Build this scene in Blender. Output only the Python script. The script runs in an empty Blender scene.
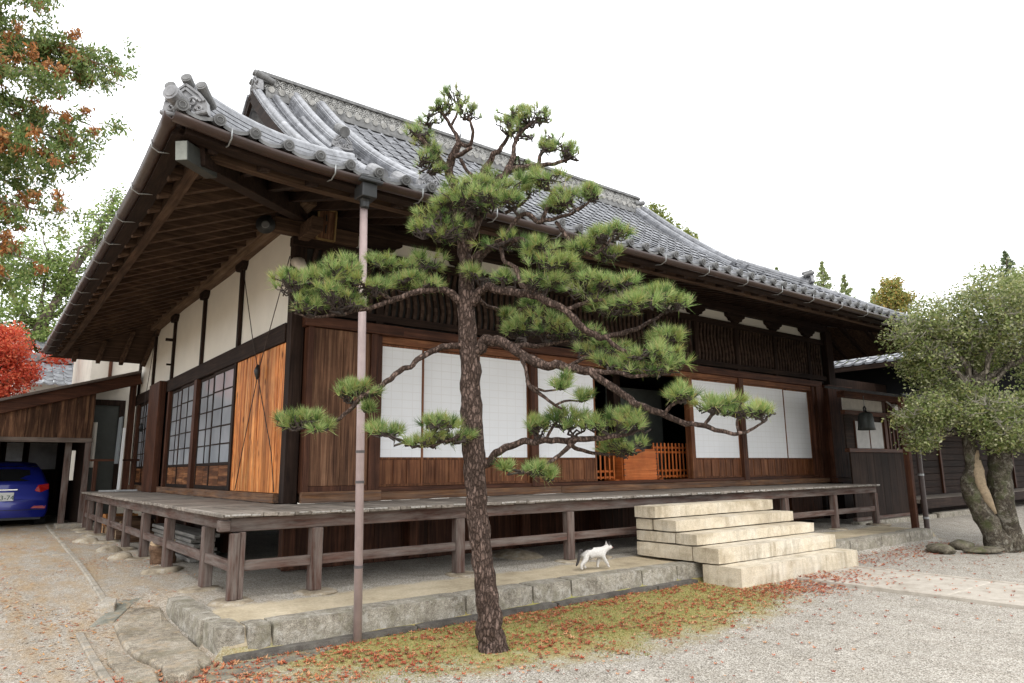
import bpy, bmesh, math, random
import numpy as np
from mathutils import Vector, Matrix, noise as mnoise

S = bpy.context.scene
COL = S.collection
# ------------------------------------------------------------------ camera
cam_data = bpy.data.cameras.new('camera')
cam = bpy.data.objects.new('camera', cam_data)
COL.objects.link(cam)
S.camera = cam
cam_data.sensor_width = 36.0
cam_data.lens = 24.152
cam_data.clip_start = 0.05
cam_data.clip_end = 2000
cam.matrix_world = Matrix(((0.793251, -0.102651, -0.60018, -2.0619), (-0.608798, -0.151332, -0.778758, -7.2118), (-0.010886, 0.983139, -0.182537, 1.45), (0, 0, 0, 1)))

# ------------------------------------------------------------------ world and sun (overcast)
SUN_EL, SUN_AZ = math.radians(52), math.radians(205)      # azimuth measured from +Y, clockwise
w = bpy.data.worlds.new('World')
S.world = w
w.use_nodes = True
wn = w.node_tree
bg = wn.nodes['Background']
sky = wn.nodes.new('ShaderNodeTexSky')
sky.sky_type = 'NISHITA'
sky.sun_disc = False
sky.sun_elevation = SUN_EL
sky.sun_rotation = SUN_AZ
hs = wn.nodes.new('ShaderNodeMix'); hs.data_type = 'RGBA'
hs.inputs[0].default_value = 0.90                          # a closed layer of bright cloud over the blue
wn.links.new(sky.outputs[0], hs.inputs[6])
hs.inputs[7].default_value = (14.2, 14.4, 14.7, 1)
wn.links.new(hs.outputs[2], bg.inputs[0])
bg.inputs[1].default_value = 0.11
sd = bpy.data.lights.new('sun', 'SUN')
sun = bpy.data.objects.new('sun', sd)
COL.objects.link(sun)
sd.energy = 1.1
sd.angle = math.radians(28)
sd.color = (1.0, 0.95, 0.88)
sun.location = (-10, -20, 30)
_d = Vector((math.sin(SUN_AZ) * math.cos(SUN_EL), math.cos(SUN_AZ) * math.cos(SUN_EL), math.sin(SUN_EL)))
sun.rotation_euler = _d.to_track_quat('Z', 'Y').to_euler()
S.view_settings.view_transform = 'Standard'
S.view_settings.look = 'None'
S.view_settings.gamma = 1.0
S.view_settings.use_curve_mapping = False
S.view_settings.exposure = 0.6
S.cycles.max_bounces = 8
S.cycles.diffuse_bounces = 4
S.cycles.transparent_max_bounces = 6

# ------------------------------------------------------------------ mesh helpers
class MB:
    """collects faces and links them as ONE mesh object"""
    def __init__(s):
        s.v = []; s.f = []; s.mi = []; s.m = 0
    def face(s, pts):
        i = len(s.v)
        s.v.extend([tuple(p) for p in pts])
        s.f.append(tuple(range(i, i + len(pts)))); s.mi.append(s.m)
    def hexa(s, p):                                        # 8 corners: bottom ring, top ring
        i = len(s.v)
        s.v.extend([tuple(q) for q in p])
        for q in ((0, 3, 2, 1), (4, 5, 6, 7), (0, 1, 5, 4), (1, 2, 6, 5), (2, 3, 7, 6), (3, 0, 4, 7)):
            s.f.append(tuple(i + k for k in q)); s.mi.append(s.m)
    def box(s, x0, x1, y0, y1, z0, z1):
        s.hexa([(x0, y0, z0), (x1, y0, z0), (x1, y1, z0), (x0, y1, z0), (x0, y0, z1), (x1, y0, z1), (x1, y1, z1), (x0, y1, z1)])
    def beam(s, a, b, w, h, up=(0, 0, 1)):
        a = Vector(a); b = Vector(b); d = (b - a).normalized(); u = Vector(up)
        r = d.cross(u)
        if r.length < 1e-4: r = d.cross(Vector((0, 1, 0)))
        r.normalize(); u = r.cross(d).normalized()
        r *= w / 2; u *= h / 2
        s.hexa([a - r - u, a + r - u, b + r - u, b - r - u, a - r + u, a + r + u, b + r + u, b - r + u])
    def tube(s, pts, rad, n=8, caps=True, jit=0.0, rnd=None):
        pts = [Vector(p) for p in pts]
        if not hasattr(rad, '__len__'): rad = [rad] * len(pts)
        ref = None; rings = []
        for k, p in enumerate(pts):
            a = pts[max(0, k - 1)]; b = pts[min(len(pts) - 1, k + 1)]
            d = (b - a)
            if d.length < 1e-7: d = Vector((0, 0, 1))
            d.normalize()
            if ref is None:
                ref = d.orthogonal().normalized()
            else:
                ref = (ref - d * ref.dot(d))
                ref = ref.normalized() if ref.length > 1e-5 else d.orthogonal().normalized()
            o = d.cross(ref)
            i0 = len(s.v); rings.append(i0)
            for q in range(n):
                t = 2 * math.pi * q / n
                rr = rad[k]
                if jit: rr *= 1 + jit * mnoise.noise(Vector((p.x * 9 + math.cos(t) * 2.1, p.y * 9 + math.sin(t) * 2.1, p.z * 9)))
                s.v.append(tuple(p + (ref * math.cos(t) + o * math.sin(t)) * rr))
        for k in range(len(pts) - 1):
            for q in range(n):
                s.f.append((rings[k] + q, rings[k] + (q + 1) % n, rings[k + 1] + (q + 1) % n, rings[k + 1] + q)); s.mi.append(s.m)
        if caps:
            s.f.append(tuple(rings[0] + q for q in reversed(range(n)))); s.mi.append(s.m)
            s.f.append(tuple(rings[-1] + q for q in range(n))); s.mi.append(s.m)
    def cyl(s, a, b, r0, r1=None, n=16):
        s.tube([a, b], [r0, r0 if r1 is None else r1], n)
    def prism(s, poly, vec):
        n = len(poly); i = len(s.v); vec = Vector(vec)
        s.v.extend([tuple(p) for p in poly]); s.v.extend([tuple(Vector(p) + vec) for p in poly])
        s.f.append(tuple(i + k for k in reversed(range(n)))); s.mi.append(s.m)
        s.f.append(tuple(i + n + k for k in range(n))); s.mi.append(s.m)
        for k in range(n):
            s.f.append((i + k, i + (k + 1) % n, i + n + (k + 1) % n, i + n + k)); s.mi.append(s.m)
    def sweep(s, prof, path, up=(0, 0, 1), caps=True):
        """prof: closed (u sideways, v up) polygon carried along path"""
        up = Vector(up); path = [Vector(p) for p in path]; rings = []; n = len(prof)
        for k, p in enumerate(path):
            d = (path[min(len(path) - 1, k + 1)] - path[max(0, k - 1)]).normalized()
            r = d.cross(up).normalized(); u = r.cross(d).normalized()
            rings.append(len(s.v))
            for (a, b) in prof: s.v.append(tuple(p + r * a + u * b))
        for k in range(len(path) - 1):
            for q in range(n):
                s.f.append((rings[k] + q, rings[k] + (q + 1) % n, rings[k + 1] + (q + 1) % n, rings[k + 1] + q)); s.mi.append(s.m)
        if caps:
            s.f.append(tuple(rings[0] + q for q in reversed(range(n)))); s.mi.append(s.m)
            s.f.append(tuple(rings[-1] + q for q in range(n))); s.mi.append(s.m)
    def build(s, name, mats, parent=None, smooth=False, bevel=0.0, fixn=False):
        me = bpy.data.meshes.new(name)
        off = Vector(parent['_w']) if parent is not None and '_w' in parent else Vector((0, 0, 0))
        vv = np.array(s.v, dtype=np.float32).reshape(-1, 3) - np.array(off, dtype=np.float32)
        me.from_pydata([], [], [])
        nf = len(s.f); tot = np.array([len(f) for f in s.f], dtype=np.int32)
        me.vertices.add(len(vv)); me.vertices.foreach_set('co', vv.ravel())
        me.loops.add(int(tot.sum())); me.polygons.add(nf)
        me.loops.foreach_set('vertex_index', np.array([i for f in s.f for i in f], dtype=np.int32))
        st = np.zeros(nf, dtype=np.int32); st[1:] = np.cumsum(tot)[:-1]
        me.polygons.foreach_set('loop_start', st)
        me.polygons.foreach_set('loop_total', tot)
        if not isinstance(mats, (list, tuple)): mats = [mats]
        for m in mats: me.materials.append(m)
        me.polygons.foreach_set('material_index', np.array(s.mi, dtype=np.int32))
        me.polygons.foreach_set('use_smooth', np.full(nf, bool(smooth), dtype=bool))
        me.update(calc_edges=True)
        me.validate()
        if fixn:
            bm = bmesh.new(); bm.from_mesh(me); bmesh.ops.recalc_face_normals(bm, faces=bm.faces); bm.to_mesh(me); bm.free()
        o = bpy.data.objects.new(name, me)
        COL.objects.link(o)
        if parent is not None:
            o.parent = parent
            o['_w'] = tuple(off)
        else:
            o['_w'] = (0.0, 0.0, 0.0)
        if bevel:
            b = o.modifiers.new('bevel', 'BEVEL'); b.width = bevel; b.segments = 1; b.limit_method = 'ANGLE'; b.angle_limit = math.radians(40)
        return o

def tag(o, label=None, cat=None, group=None, kind=None):
    if label: o['label'] = label
    if cat: o['category'] = cat
    if group: o['group'] = group
    if kind: o['kind'] = kind
    return o

def thing(name, loc, label, cat, group=None):
    o = bpy.data.objects.new(name, None)
    o.empty_display_size = 0.2
    COL.objects.link(o); o.location = loc; o['_w'] = tuple(float(c) for c in loc)
    return tag(o, label, cat, group)

def bx(name, mats, parent, *boxes, bevel=0.004):
    m = MB()
    for b in boxes: m.box(*b)
    return m.build(name, mats, parent, bevel=bevel)

def smoothstep(a, b, x):
    t = min(1.0, max(0.0, (x - a) / (b - a))); return t * t * (3 - 2 * t)

def catmull(pts, sub=4):
    """smooth a polyline of (x,y,z[,r...]) tuples"""
    P = [np.array(p, dtype=float) for p in pts]
    if len(P) < 3: return [tuple(p) for p in P]
    P = [2 * P[0] - P[1]] + P + [2 * P[-1] - P[-2]]
    out = []
    for k in range(1, len(P) - 2):
        a, b, c, d = P[k - 1:k + 3]
        for q in range(sub):
            t = q / sub
            out.append(tuple(0.5 * (2 * b + (c - a) * t + (2 * a - 5 * b + 4 * c - d) * t * t + (3 * b - a - 3 * c + d) * t ** 3)))
    out.append(tuple(P[-2]))
    return out

# ------------------------------------------------------------------ materials
def nodes(name):
    m = bpy.data.materials.new(name); m.use_nodes = True
    nt = m.node_tree; return m, nt, nt.nodes['Principled BSDF']

def nn(nt, typ, **kw):
    n = nt.nodes.new(typ)
    for k, v in kw.items():
        if k.startswith('i_'):
            key = k[2:]; key = int(key) if key.isdigit() else key.replace('_', ' ')
            n.inputs[key].default_value = v
        else: setattr(n, k, v)
    return n

def ramp(nt, src, stops, interp='LINEAR'):
    r = nt.nodes.new('ShaderNodeValToRGB'); r.color_ramp.interpolation = interp
    e = r.color_ramp.elements
    while len(e) < len(stops): e.new(0.5)
    for k, (p, c) in enumerate(stops):
        e[k].position = p; e[k].color = (*c, 1) if len(c) == 3 else c
    nt.links.new(src, r.inputs[0]); return r.outputs[0]

def mixc(nt, fac, a, b, blend='MIX'):
    n = nt.nodes.new('ShaderNodeMix'); n.data_type = 'RGBA'; n.blend_type = blend
    for sock, v in ((0, fac), (6, a), (7, b)):
        if hasattr(v, 'links') or hasattr(v, 'is_linked'): nt.links.new(v, n.inputs[sock])
        elif sock == 0: n.inputs[0].default_value = v
        else: n.inputs[sock].default_value = (*v, 1)
    return n.outputs[2]

def mth(nt, op, a, b=0.0, clamp=False):
    n = nt.nodes.new('ShaderNodeMath'); n.operation = op; n.use_clamp = clamp
    for k, v in ((0, a), (1, b)):
        if hasattr(v, 'is_linked'): nt.links.new(v, n.inputs[k])
        else: n.inputs[k].default_value = v
    return n.outputs[0]

def bump(nt, bsdf, h, strength=0.3, dist=0.01):
    b = nn(nt, 'ShaderNodeBump', i_Strength=strength, i_Distance=dist)
    nt.links.new(h, b.inputs['Height']); nt.links.new(b.outputs[0], bsdf.inputs['Normal'])

def coords(nt, scale=(1, 1, 1), rnd_off=True):
    tc = nt.nodes.new('ShaderNodeTexCoord'); mp = nt.nodes.new('ShaderNodeMapping')
    mp.inputs['Scale'].default_value = scale
    nt.links.new(tc.outputs['Object'], mp.inputs[0])
    geo = nt.nodes.new('ShaderNodeNewGeometry')
    if rnd_off:
        s = mth(nt, 'MULTIPLY', geo.outputs['Random Per Island'], 37.0)
        cb = nt.nodes.new('ShaderNodeCombineXYZ')
        for k in range(3): nt.links.new(s, cb.inputs[k])
        nt.links.new(cb.outputs[0], mp.inputs['Location'])
    return tc, mp.outputs[0], geo

_W = {}
def wood(name, dark, mid, light, axis='X', rough=0.65, grey=None, greyamt=0.0, grain=26, contrast=1.0, vary=0.25, bumpamt=0.25, knots=False):
    key = name + axis
    if key in _W: return _W[key]
    m, nt, b = nodes(key)
    along = 1.1
    sc = {'X': (along, grain, grain), 'Y': (grain, along, grain), 'Z': (grain, grain, along)}[axis]
    tc, v, geo = coords(nt, sc)
    n1 = nn(nt, 'ShaderNodeTexNoise', i_Scale=1.0, i_Detail=6.0, i_Roughness=0.65, i_Distortion=0.6); nt.links.new(v, n1.inputs['Vector'])
    lo, hi = 0.5 - 0.22 / contrast, 0.5 + 0.22 / contrast
    col = ramp(nt, n1.outputs['Fac'], [(lo, dark), (0.5, mid), (hi, light)])
    n2 = nn(nt, 'ShaderNodeTexNoise', i_Scale=2.3, i_Detail=5.0, i_Roughness=0.6); nt.links.new(tc.outputs['Object'], n2.inputs['Vector'])
    blot = ramp(nt, n2.outputs['Fac'], [(0.32, (0.55, 0.55, 0.55)), (0.65, (1.12, 1.12, 1.12))])
    col = mixc(nt, 0.75, col, blot, 'MULTIPLY')
    rv = mth(nt, 'ADD', mth(nt, 'MULTIPLY', geo.outputs['Random Per Island'], 2 * vary), 1 - vary)
    cb = nt.nodes.new('ShaderNodeCombineColor')
    for k in range(3): nt.links.new(rv, cb.inputs[k])
    col = mixc(nt, 1.0, col, cb.outputs[0], 'MULTIPLY')
    if knots:
        vo = nn(nt, 'ShaderNodeTexVoronoi', i_Scale=1.0)
        mp = nt.nodes.new('ShaderNodeMapping'); mp.inputs['Scale'].default_value = {'X': (1.6, 5, 5), 'Y': (5, 1.6, 5), 'Z': (5, 5, 2.6)}[axis]
        nt.links.new(tc.outputs['Object'], mp.inputs[0]); nt.links.new(mp.outputs[0], vo.inputs['Vector'])
        k = ramp(nt, vo.outputs['Distance'], [(0.07, (1, 1, 1)), (0.18, (0, 0, 0))])
        col = mixc(nt, mth(nt, 'MULTIPLY', k, 0.8), col, tuple(c * 0.3 for c in dark))
    if grey:
        n3 = nn(nt, 'ShaderNodeTexNoise', i_Scale=1.0, i_Detail=7.0, i_Roughness=0.7)
        mp = nt.nodes.new('ShaderNodeMapping'); mp.inputs['Scale'].default_value = tuple(0.55 * c + 1.2 for c in sc)
        nt.links.new(tc.outputs['Object'], mp.inputs[0]); nt.links.new(mp.outputs[0], n3.inputs['Vector'])
        f = ramp(nt, n3.outputs['Fac'], [(0.38, (0, 0, 0)), (0.68, (1, 1, 1))])
        col = mixc(nt, mth(nt, 'MULTIPLY', f, greyamt), col, grey)
    nt.links.new(col, b.inputs['Base Color'])
    b.inputs['Roughness'].default_value = rough
    b.inputs['Specular IOR Level'].default_value = 0.14
    bump(nt, b, n1.outputs['Fac'], bumpamt, 0.006)
    _W[key] = m; return m

def plain(name, c, rough=0.5, metal=0.0, spec=0.5, noise_amt=0.15, scale=6.0, bumpamt=0.0):
    if name in _W: return _W[name]
    m, nt, b = nodes(name)
    tc = nt.nodes.new('ShaderNodeTexCoord')
    n1 = nn(nt, 'ShaderNodeTexNoise', i_Scale=scale, i_Detail=6.0, i_Roughness=0.65); nt.links.new(tc.outputs['Object'], n1.inputs['Vector'])
    lo = tuple(x * (1 - noise_amt) for x in c); hi = tuple(min(1, x * (1 + noise_amt)) for x in c)
    nt.links.new(ramp(nt, n1.outputs['Fac'], [(0.3, lo), (0.7, hi)]), b.inputs['Base Color'])
    b.inputs['Roughness'].default_value = rough; b.inputs['Metallic'].default_value = metal
    b.inputs['Specular IOR Level'].default_value = spec
    if bumpamt: bump(nt, b, n1.outputs['Fac'], bumpamt, 0.01)
    _W[name] = m; return m

def stone(name, dark, mid, light, scale=14.0, rough=0.85, lichen=None, lich_amt=0.5, moss=None, bumpamt=0.6, speck=0.25, streak=0.0):
    m, nt, b = nodes(name)
    tc, v, geo = coords(nt, (1, 1, 1))
    n1 = nn(nt, 'ShaderNodeTexNoise', i_Scale=scale, i_Detail=8.0, i_Roughness=0.7); nt.links.new(v, n1.inputs['Vector'])
    n2 = nn(nt, 'ShaderNodeTexNoise', i_Scale=scale * 0.18, i_Detail=4.0); nt.links.new(v, n2.inputs['Vector'])
    f = mth(nt, 'ADD', mth(nt, 'MULTIPLY', n1.outputs['Fac'], 0.6), mth(nt, 'MULTIPLY', n2.outputs['Fac'], 0.4))
    col = ramp(nt, f, [(0.36, dark), (0.5, mid), (0.64, light)])
    n4 = nn(nt, 'ShaderNodeTexNoise', i_Scale=120.0, i_Detail=2.0); nt.links.new(v, n4.inputs['Vector'])
    col = mixc(nt, speck, col, ramp(nt, n4.outputs['Fac'], [(0.35, (0.25, 0.25, 0.25)), (0.65, (1.6, 1.6, 1.6))]), 'MULTIPLY')
    if streak:
        ms = nt.nodes.new('ShaderNodeMapping'); ms.inputs['Scale'].default_value = (11, 11, 1.6); nt.links.new(v, ms.inputs[0])
        n6 = nn(nt, 'ShaderNodeTexNoise', i_Scale=1.0, i_Detail=7.0, i_Roughness=0.7); nt.links.new(ms.outputs[0], n6.inputs['Vector'])
        n7 = nn(nt, 'ShaderNodeTexNoise', i_Scale=1.7, i_Detail=5.0); nt.links.new(v, n7.inputs['Vector'])
        col = mixc(nt, streak, col, ramp(nt, mth(nt, 'ADD', mth(nt, 'MULTIPLY', n6.outputs['Fac'], .6), mth(nt, 'MULTIPLY', n7.outputs['Fac'], .4)), [(0.36, (0.36, 0.32, 0.26)), (0.5, (0.95, 0.93, 0.9)), (0.62, (1.08, 1.06, 1.02))]), 'MULTIPLY')
    if lichen:
        n3 = nn(nt, 'ShaderNodeTexNoise', i_Scale=9.0, i_Detail=9.0, i_Roughness=0.75, i_Distortion=0.5); nt.links.new(v, n3.inputs['Vector'])
        col = mixc(nt, mth(nt, 'MULTIPLY', ramp(nt, n3.outputs['Fac'], [(0.52, (0, 0, 0)), (0.6, (1, 1, 1))]), lich_amt), col, lichen)
    if moss:
        n5 = nn(nt, 'ShaderNodeTexNoise', i_Scale=4.0, i_Detail=8.0, i_Roughness=0.7); nt.links.new(v, n5.inputs['Vector'])
        col = mixc(nt, mth(nt, 'MULTIPLY', ramp(nt, n5.outputs['Fac'], [(0.5, (0, 0, 0)), (0.66, (1, 1, 1))]), 0.7), col, moss)
    nt.links.new(col, b.inputs['Base Color'])
    b.inputs['Roughness'].default_value = rough; b.inputs['Specular IOR Level'].default_value = 0.2
    bump(nt, b, n1.outputs['Fac'], bumpamt, 0.009)
    return m

def foliage(name, cols, rough=0.55, trans=0.35, spec=0.3):
    """colour chosen per leaf from a ramp"""
    m, nt, b = nodes(name)
    geo = nt.nodes.new('ShaderNodeNewGeometry')
    n = len(cols)
    col = ramp(nt, geo.outputs['Random Per Island'], [(k / n, c) for k, c in enumerate(cols)], 'CONSTANT')
    nt.links.new(col, b.inputs['Base Color']); b.inputs['Roughness'].default_value = rough
    b.inputs['Specular IOR Level'].default_value = spec
    if trans:
        tr = nt.nodes.new('ShaderNodeBsdfTranslucent'); nt.links.new(col, tr.inputs[0])
        mx = nt.nodes.new('ShaderNodeMixShader'); mx.inputs[0].default_value = trans
        nt.links.new(b.outputs[0], mx.inputs[1]); nt.links.new(tr.outputs[0], mx.inputs[2])
        nt.links.new(mx.outputs[0], nt.nodes['Material Output'].inputs[0])
    return m

W_FAC = lambda ax: wood('facade_wood', (0.022, 0.009, 0.006), (0.062, 0.025, 0.014), (0.12, 0.05, 0.028), ax, rough=0.55)
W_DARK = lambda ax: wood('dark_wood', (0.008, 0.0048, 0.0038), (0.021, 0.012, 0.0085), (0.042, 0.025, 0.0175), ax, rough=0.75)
W_SOF = lambda ax: wood('soffit_wood', (0.022, 0.012, 0.008), (0.062, 0.037, 0.024), (0.12, 0.076, 0.050), ax, rough=0.8)
W_PANEL = lambda ax: wood('panel_wood', (0.042, 0.019, 0.011), (0.118, 0.057, 0.031), (0.225, 0.122, 0.07), ax, rough=0.6, contrast=1.2)
W_NEW = lambda ax: wood('fresh_cedar', (0.20, 0.05, 0.012), (0.56, 0.195, 0.05), (0.80, 0.39, 0.145), ax, rough=0.55, contrast=1.4, knots=True, vary=0.28, grain=17)
W_KOSHI = lambda ax: wood('skirting_wood', (0.05, 0.018, 0.009), (0.145, 0.056, 0.025), (0.28, 0.125, 0.057), ax, rough=0.55, vary=0.2)
W_VER = lambda ax: wood('veranda_wood', (0.03, 0.015, 0.011), (0.07, 0.037, 0.028), (0.12, 0.068, 0.054), ax, rough=0.75, grey=(0.22, 0.20, 0.18), greyamt=0.65)
W_FLOOR = lambda ax: wood('floor_boards', (0.10, 0.085, 0.07), (0.22, 0.19, 0.16), (0.36, 0.32, 0.28), ax, rough=0.7, grain=20, vary=0.2, bumpamt=0.4)
W_SILL = lambda ax: wood('sill_wood', (0.04, 0.018, 0.010), (0.125, 0.06, 0.029), (0.27, 0.14, 0.065), ax, rough=0.7, grey=(0.14, 0.11, 0.092), greyamt=0.6)
W_OR = lambda ax: wood('orange_lacquer_wood', (0.30, 0.07, 0.018), (0.48, 0.13, 0.032), (0.60, 0.20, 0.06), ax, rough=0.4, vary=0.12)
W_SHED = lambda ax: wood('shed_boards', (0.022, 0.011, 0.007), (0.085, 0.042, 0.025), (0.26, 0.14, 0.075), ax, rough=0.8, grain=14, vary=0.4)
PLASTER = plain('plaster', (0.76, 0.72, 0.64), 0.9, noise_amt=0.05, scale=1.5, spec=0.1)
GUTTER = plain('gutter_metal', (0.034, 0.017, 0.012), 0.36, noise_amt=0.35, scale=5, spec=0.5)
PIPE = plain('downspout_paint', (0.37, 0.29, 0.28), 0.45, noise_amt=0.12, scale=8)
STEEL = plain('hook_steel', (0.30, 0.31, 0.31), 0.45, metal=0.7)
BLACKMETAL = plain('black_metal', (0.02, 0.021, 0.022), 0.45, noise_amt=0.3)
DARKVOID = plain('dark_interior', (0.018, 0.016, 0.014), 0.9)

def tile_material():
    m, nt, b = nodes('roof_tile')
    tc = nt.nodes.new('ShaderNodeTexCoord')
    n1 = nn(nt, 'ShaderNodeTexNoise', i_Scale=7.0, i_Detail=7.0, i_Roughness=0.7); nt.links.new(tc.outputs['Object'], n1.inputs['Vector'])
    vo = nn(nt, 'ShaderNodeTexVoronoi', i_Scale=3.6); nt.links.new(tc.outputs['Object'], vo.inputs['Vector'])
    sep = nt.nodes.new('ShaderNodeSeparateColor'); nt.links.new(vo.outputs['Color'], sep.inputs[0])
    c = ramp(nt, n1.outputs['Fac'], [(0.3, (0.11, 0.113, 0.121)), (0.5, (0.20, 0.206, 0.219)), (0.7, (0.30, 0.307, 0.324))])
    v = ramp(nt, sep.outputs[0], [(0.0, (0.72, 0.72, 0.73)), (1.0, (1.15, 1.15, 1.16))])
    nt.links.new(mixc(nt, 1.0, c, v, 'MULTIPLY'), b.inputs['Base Color'])
    b.inputs['Roughness'].default_value = 0.36; b.inputs['Specular IOR Level'].default_value = 0.6
    bump(nt, b, n1.outputs['Fac'], 0.15, 0.01)
    return m
TILE = tile_material()
TILE_DARK = plain('weathered_tile', (0.13, 0.13, 0.128), 0.55, noise_amt=0.5, scale=9)
TILE_ORN = plain('ornament_tile', (0.20, 0.20, 0.205), 0.5, noise_amt=0.4, scale=11)

def paper_material(name, base, line, cx, cz, lw=0.06, axis='X'):
    """white paper over a light lattice whose bars just show"""
    m, nt, b = nodes(name)
    tc = nt.nodes.new('ShaderNodeTexCoord'); sp = nt.nodes.new('ShaderNodeSeparateXYZ'); nt.links.new(tc.outputs['Object'], sp.inputs[0])
    u = mth(nt, 'FRACT', mth(nt, 'DIVIDE', sp.outputs[axis], cx)); v = mth(nt, 'FRACT', mth(nt, 'DIVIDE', sp.outputs['Z'], cz))
    g = mth(nt, 'MAXIMUM', mth(nt, 'LESS_THAN', u, lw * 0.7), mth(nt, 'LESS_THAN', v, lw))
    n1 = nn(nt, 'ShaderNodeTexNoise', i_Scale=2.0, i_Detail=5.0); nt.links.new(tc.outputs['Object'], n1.inputs['Vector'])
    bc = ramp(nt, n1.outputs['Fac'], [(0.3, tuple(c * 0.94 for c in base)), (0.7, base)])
    nt.links.new(mixc(nt, g, bc, line), b.inputs['Base Color'])
    b.inputs['Roughness'].default_value = 0.85; b.inputs['Specular IOR Level'].default_value = 0.1
    return m
PAPER = paper_material('shoji_paper', (0.84, 0.85, 0.86), (0.76, 0.76, 0.755), 0.172, 0.118, 0.09)

# ================================================================== SETTING: ground
def gz(x, y):
    base = 0.2 * smoothstep(-1.0, 5.0, y)
    if x > 12.9: return max(base, 0.12 * smoothstep(-1.4, 0.0, y))
    if y > -1.28 and x > -0.34: return 0.212
    if x <= -0.34 and y > 0.3:
        k = smoothstep(-1.3, -0.34, x) * smoothstep(0.3, 1.3, y)
        return base * (1 - k) + 0.212 * k
    return base

def gzn(x, y):
    return gz(x, y) + 0.012 * mnoise.noise(Vector((x * 1.7, y * 1.7, 0))) + 0.008 * mnoise.noise(Vector((x * 5, y * 5, 3)))

def ground_material():
    m, nt, b = nodes('gravel_ground')
    tc = nt.nodes.new('ShaderNodeTexCoord'); P = tc.outputs['Object']
    sp = nt.nodes.new('ShaderNodeSeparateXYZ'); nt.links.new(P, sp.inputs[0])
    X, Y = sp.outputs['X'], sp.outputs['Y']
    def noise(sc, det=5.0, ro=0.6):
        n = nn(nt, 'ShaderNodeTexNoise', i_Scale=sc, i_Detail=det, i_Roughness=ro); nt.links.new(P, n.inputs['Vector']); return n.outputs['Fac']
    big, mid, fine = noise(0.8, 6), noise(3.5, 8, 0.7), noise(45.0, 4)
    vo = nn(nt, 'ShaderNodeTexVoronoi', i_Scale=105.0); nt.links.new(P, vo.inputs['Vector'])
    sc = nt.nodes.new('ShaderNodeSeparateColor'); nt.links.new(vo.outputs['Color'], sc.inputs[0])
    grav = ramp(nt, sc.outputs[0], [(0.0, (0.17, 0.157, 0.135)), (0.35, (0.345, 0.32, 0.28)), (0.7, (0.46, 0.433, 0.385)), (1.0, (0.63, 0.605, 0.555))])
    grav = mixc(nt, 0.75, grav, ramp(nt, mid, [(0.3, (0.70, 0.67, 0.63)), (0.7, (1.12, 1.1, 1.08))]), 'MULTIPLY')
    trk = nn(nt, 'ShaderNodeTexWave', i_Scale=0.42, i_Distortion=5.0, i_Detail=3.0); trk.bands_direction = 'X'; nt.links.new(P, trk.inputs['Vector']); trk.inputs['Detail Scale'].default_value = 0.6
    grav = mixc(nt, 0.22, grav, ramp(nt, trk.outputs['Fac'], [(0.0, (0.80, 0.77, 0.72)), (0.45, (1.0, 1.0, 1.0)), (1.0, (1.06, 1.05, 1.04))]), 'MULTIPLY')
    # tan needle litter, mostly on the left drive
    left = nn(nt, 'ShaderNodeMapRange', interpolation_type='SMOOTHSTEP'); nt.links.new(X, left.inputs[0])
    left.inputs[1].default_value = 1.0; left.inputs[2].default_value = -1.2
    far = nn(nt, 'ShaderNodeMapRange', interpolation_type='SMOOTHSTEP'); nt.links.new(Y, far.inputs[0])
    far.inputs[1].default_value = -4.0; far.inputs[2].default_value = 4.0
    lit = mth(nt, 'MULTIPLY', left.outputs[0], mth(nt, 'ADD', mth(nt, 'MULTIPLY', far.outputs[0], 0.45), 0.55))
    wv = nn(nt, 'ShaderNodeTexNoise', i_Scale=1.0, i_Detail=8.0, i_Roughness=0.72)
    mp = nt.nodes.new('ShaderNodeMapping'); mp.inputs['Scale'].default_value = (4.2, 1.2, 1.0); mp.inputs['Rotation'].default_value = (0, 0, 0.35)
    nt.links.new(P, mp.inputs[0]); nt.links.new(mp.outputs[0], wv.inputs['Vector'])
    litf = mth(nt, 'MULTIPLY', lit, ramp(nt, wv.outputs['Fac'], [(0.42, (0.10, 0.10, 0.10)), (0.62, (0.95, 0.95, 0.95))]))
    tan = ramp(nt, fine, [(0.3, (0.20, 0.13, 0.07)), (0.5, (0.38, 0.275, 0.165)), (0.7, (0.53, 0.42, 0.29))])
    col = mixc(nt, litf, grav, tan)
    # moss lawn in front of the kerb
    dx = mth(nt, 'DIVIDE', mth(nt, 'SUBTRACT', X, 3.0), 3.5); dy = mth(nt, 'DIVIDE', mth(nt, 'ADD', Y, 1.35), 1.85)
    d = mth(nt, 'ADD', mth(nt, 'MULTIPLY', dx, dx), mth(nt, 'MULTIPLY', dy, dy))
    d = mth(nt, 'ADD', d, mth(nt, 'MULTIPLY', mth(nt, 'SUBTRACT', mid, 0.5), 1.5))
    d = mth(nt, 'ADD', d, mth(nt, 'MULTIPLY', mth(nt, 'SUBTRACT', fine, 0.5), 0.7))
    mr = nn(nt, 'ShaderNodeMapRange', interpolation_type='SMOOTHSTEP'); nt.links.new(d, mr.inputs[0])
    mr.inputs[1].default_value = 1.25; mr.inputs[2].default_value = 0.5
    front = mth(nt, 'LESS_THAN', Y, -1.25)
    mossf = mth(nt, 'MULTIPLY', mr.outputs[0], front)
    mossc = ramp(nt, mth(nt, 'ADD', mth(nt, 'MULTIPLY', mid, 0.55), mth(nt, 'MULTIPLY', fine, 0.45)),
                 [(0.33, (0.20, 0.14, 0.065)), (0.43, (0.34, 0.26, 0.10)), (0.50, (0.35, 0.30, 0.095)), (0.58, (0.27, 0.275, 0.07)), (0.7, (0.44, 0.41, 0.17))])
    col = mixc(nt, mth(nt, 'MULTIPLY', mossf, 0.9), col, mossc)
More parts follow.
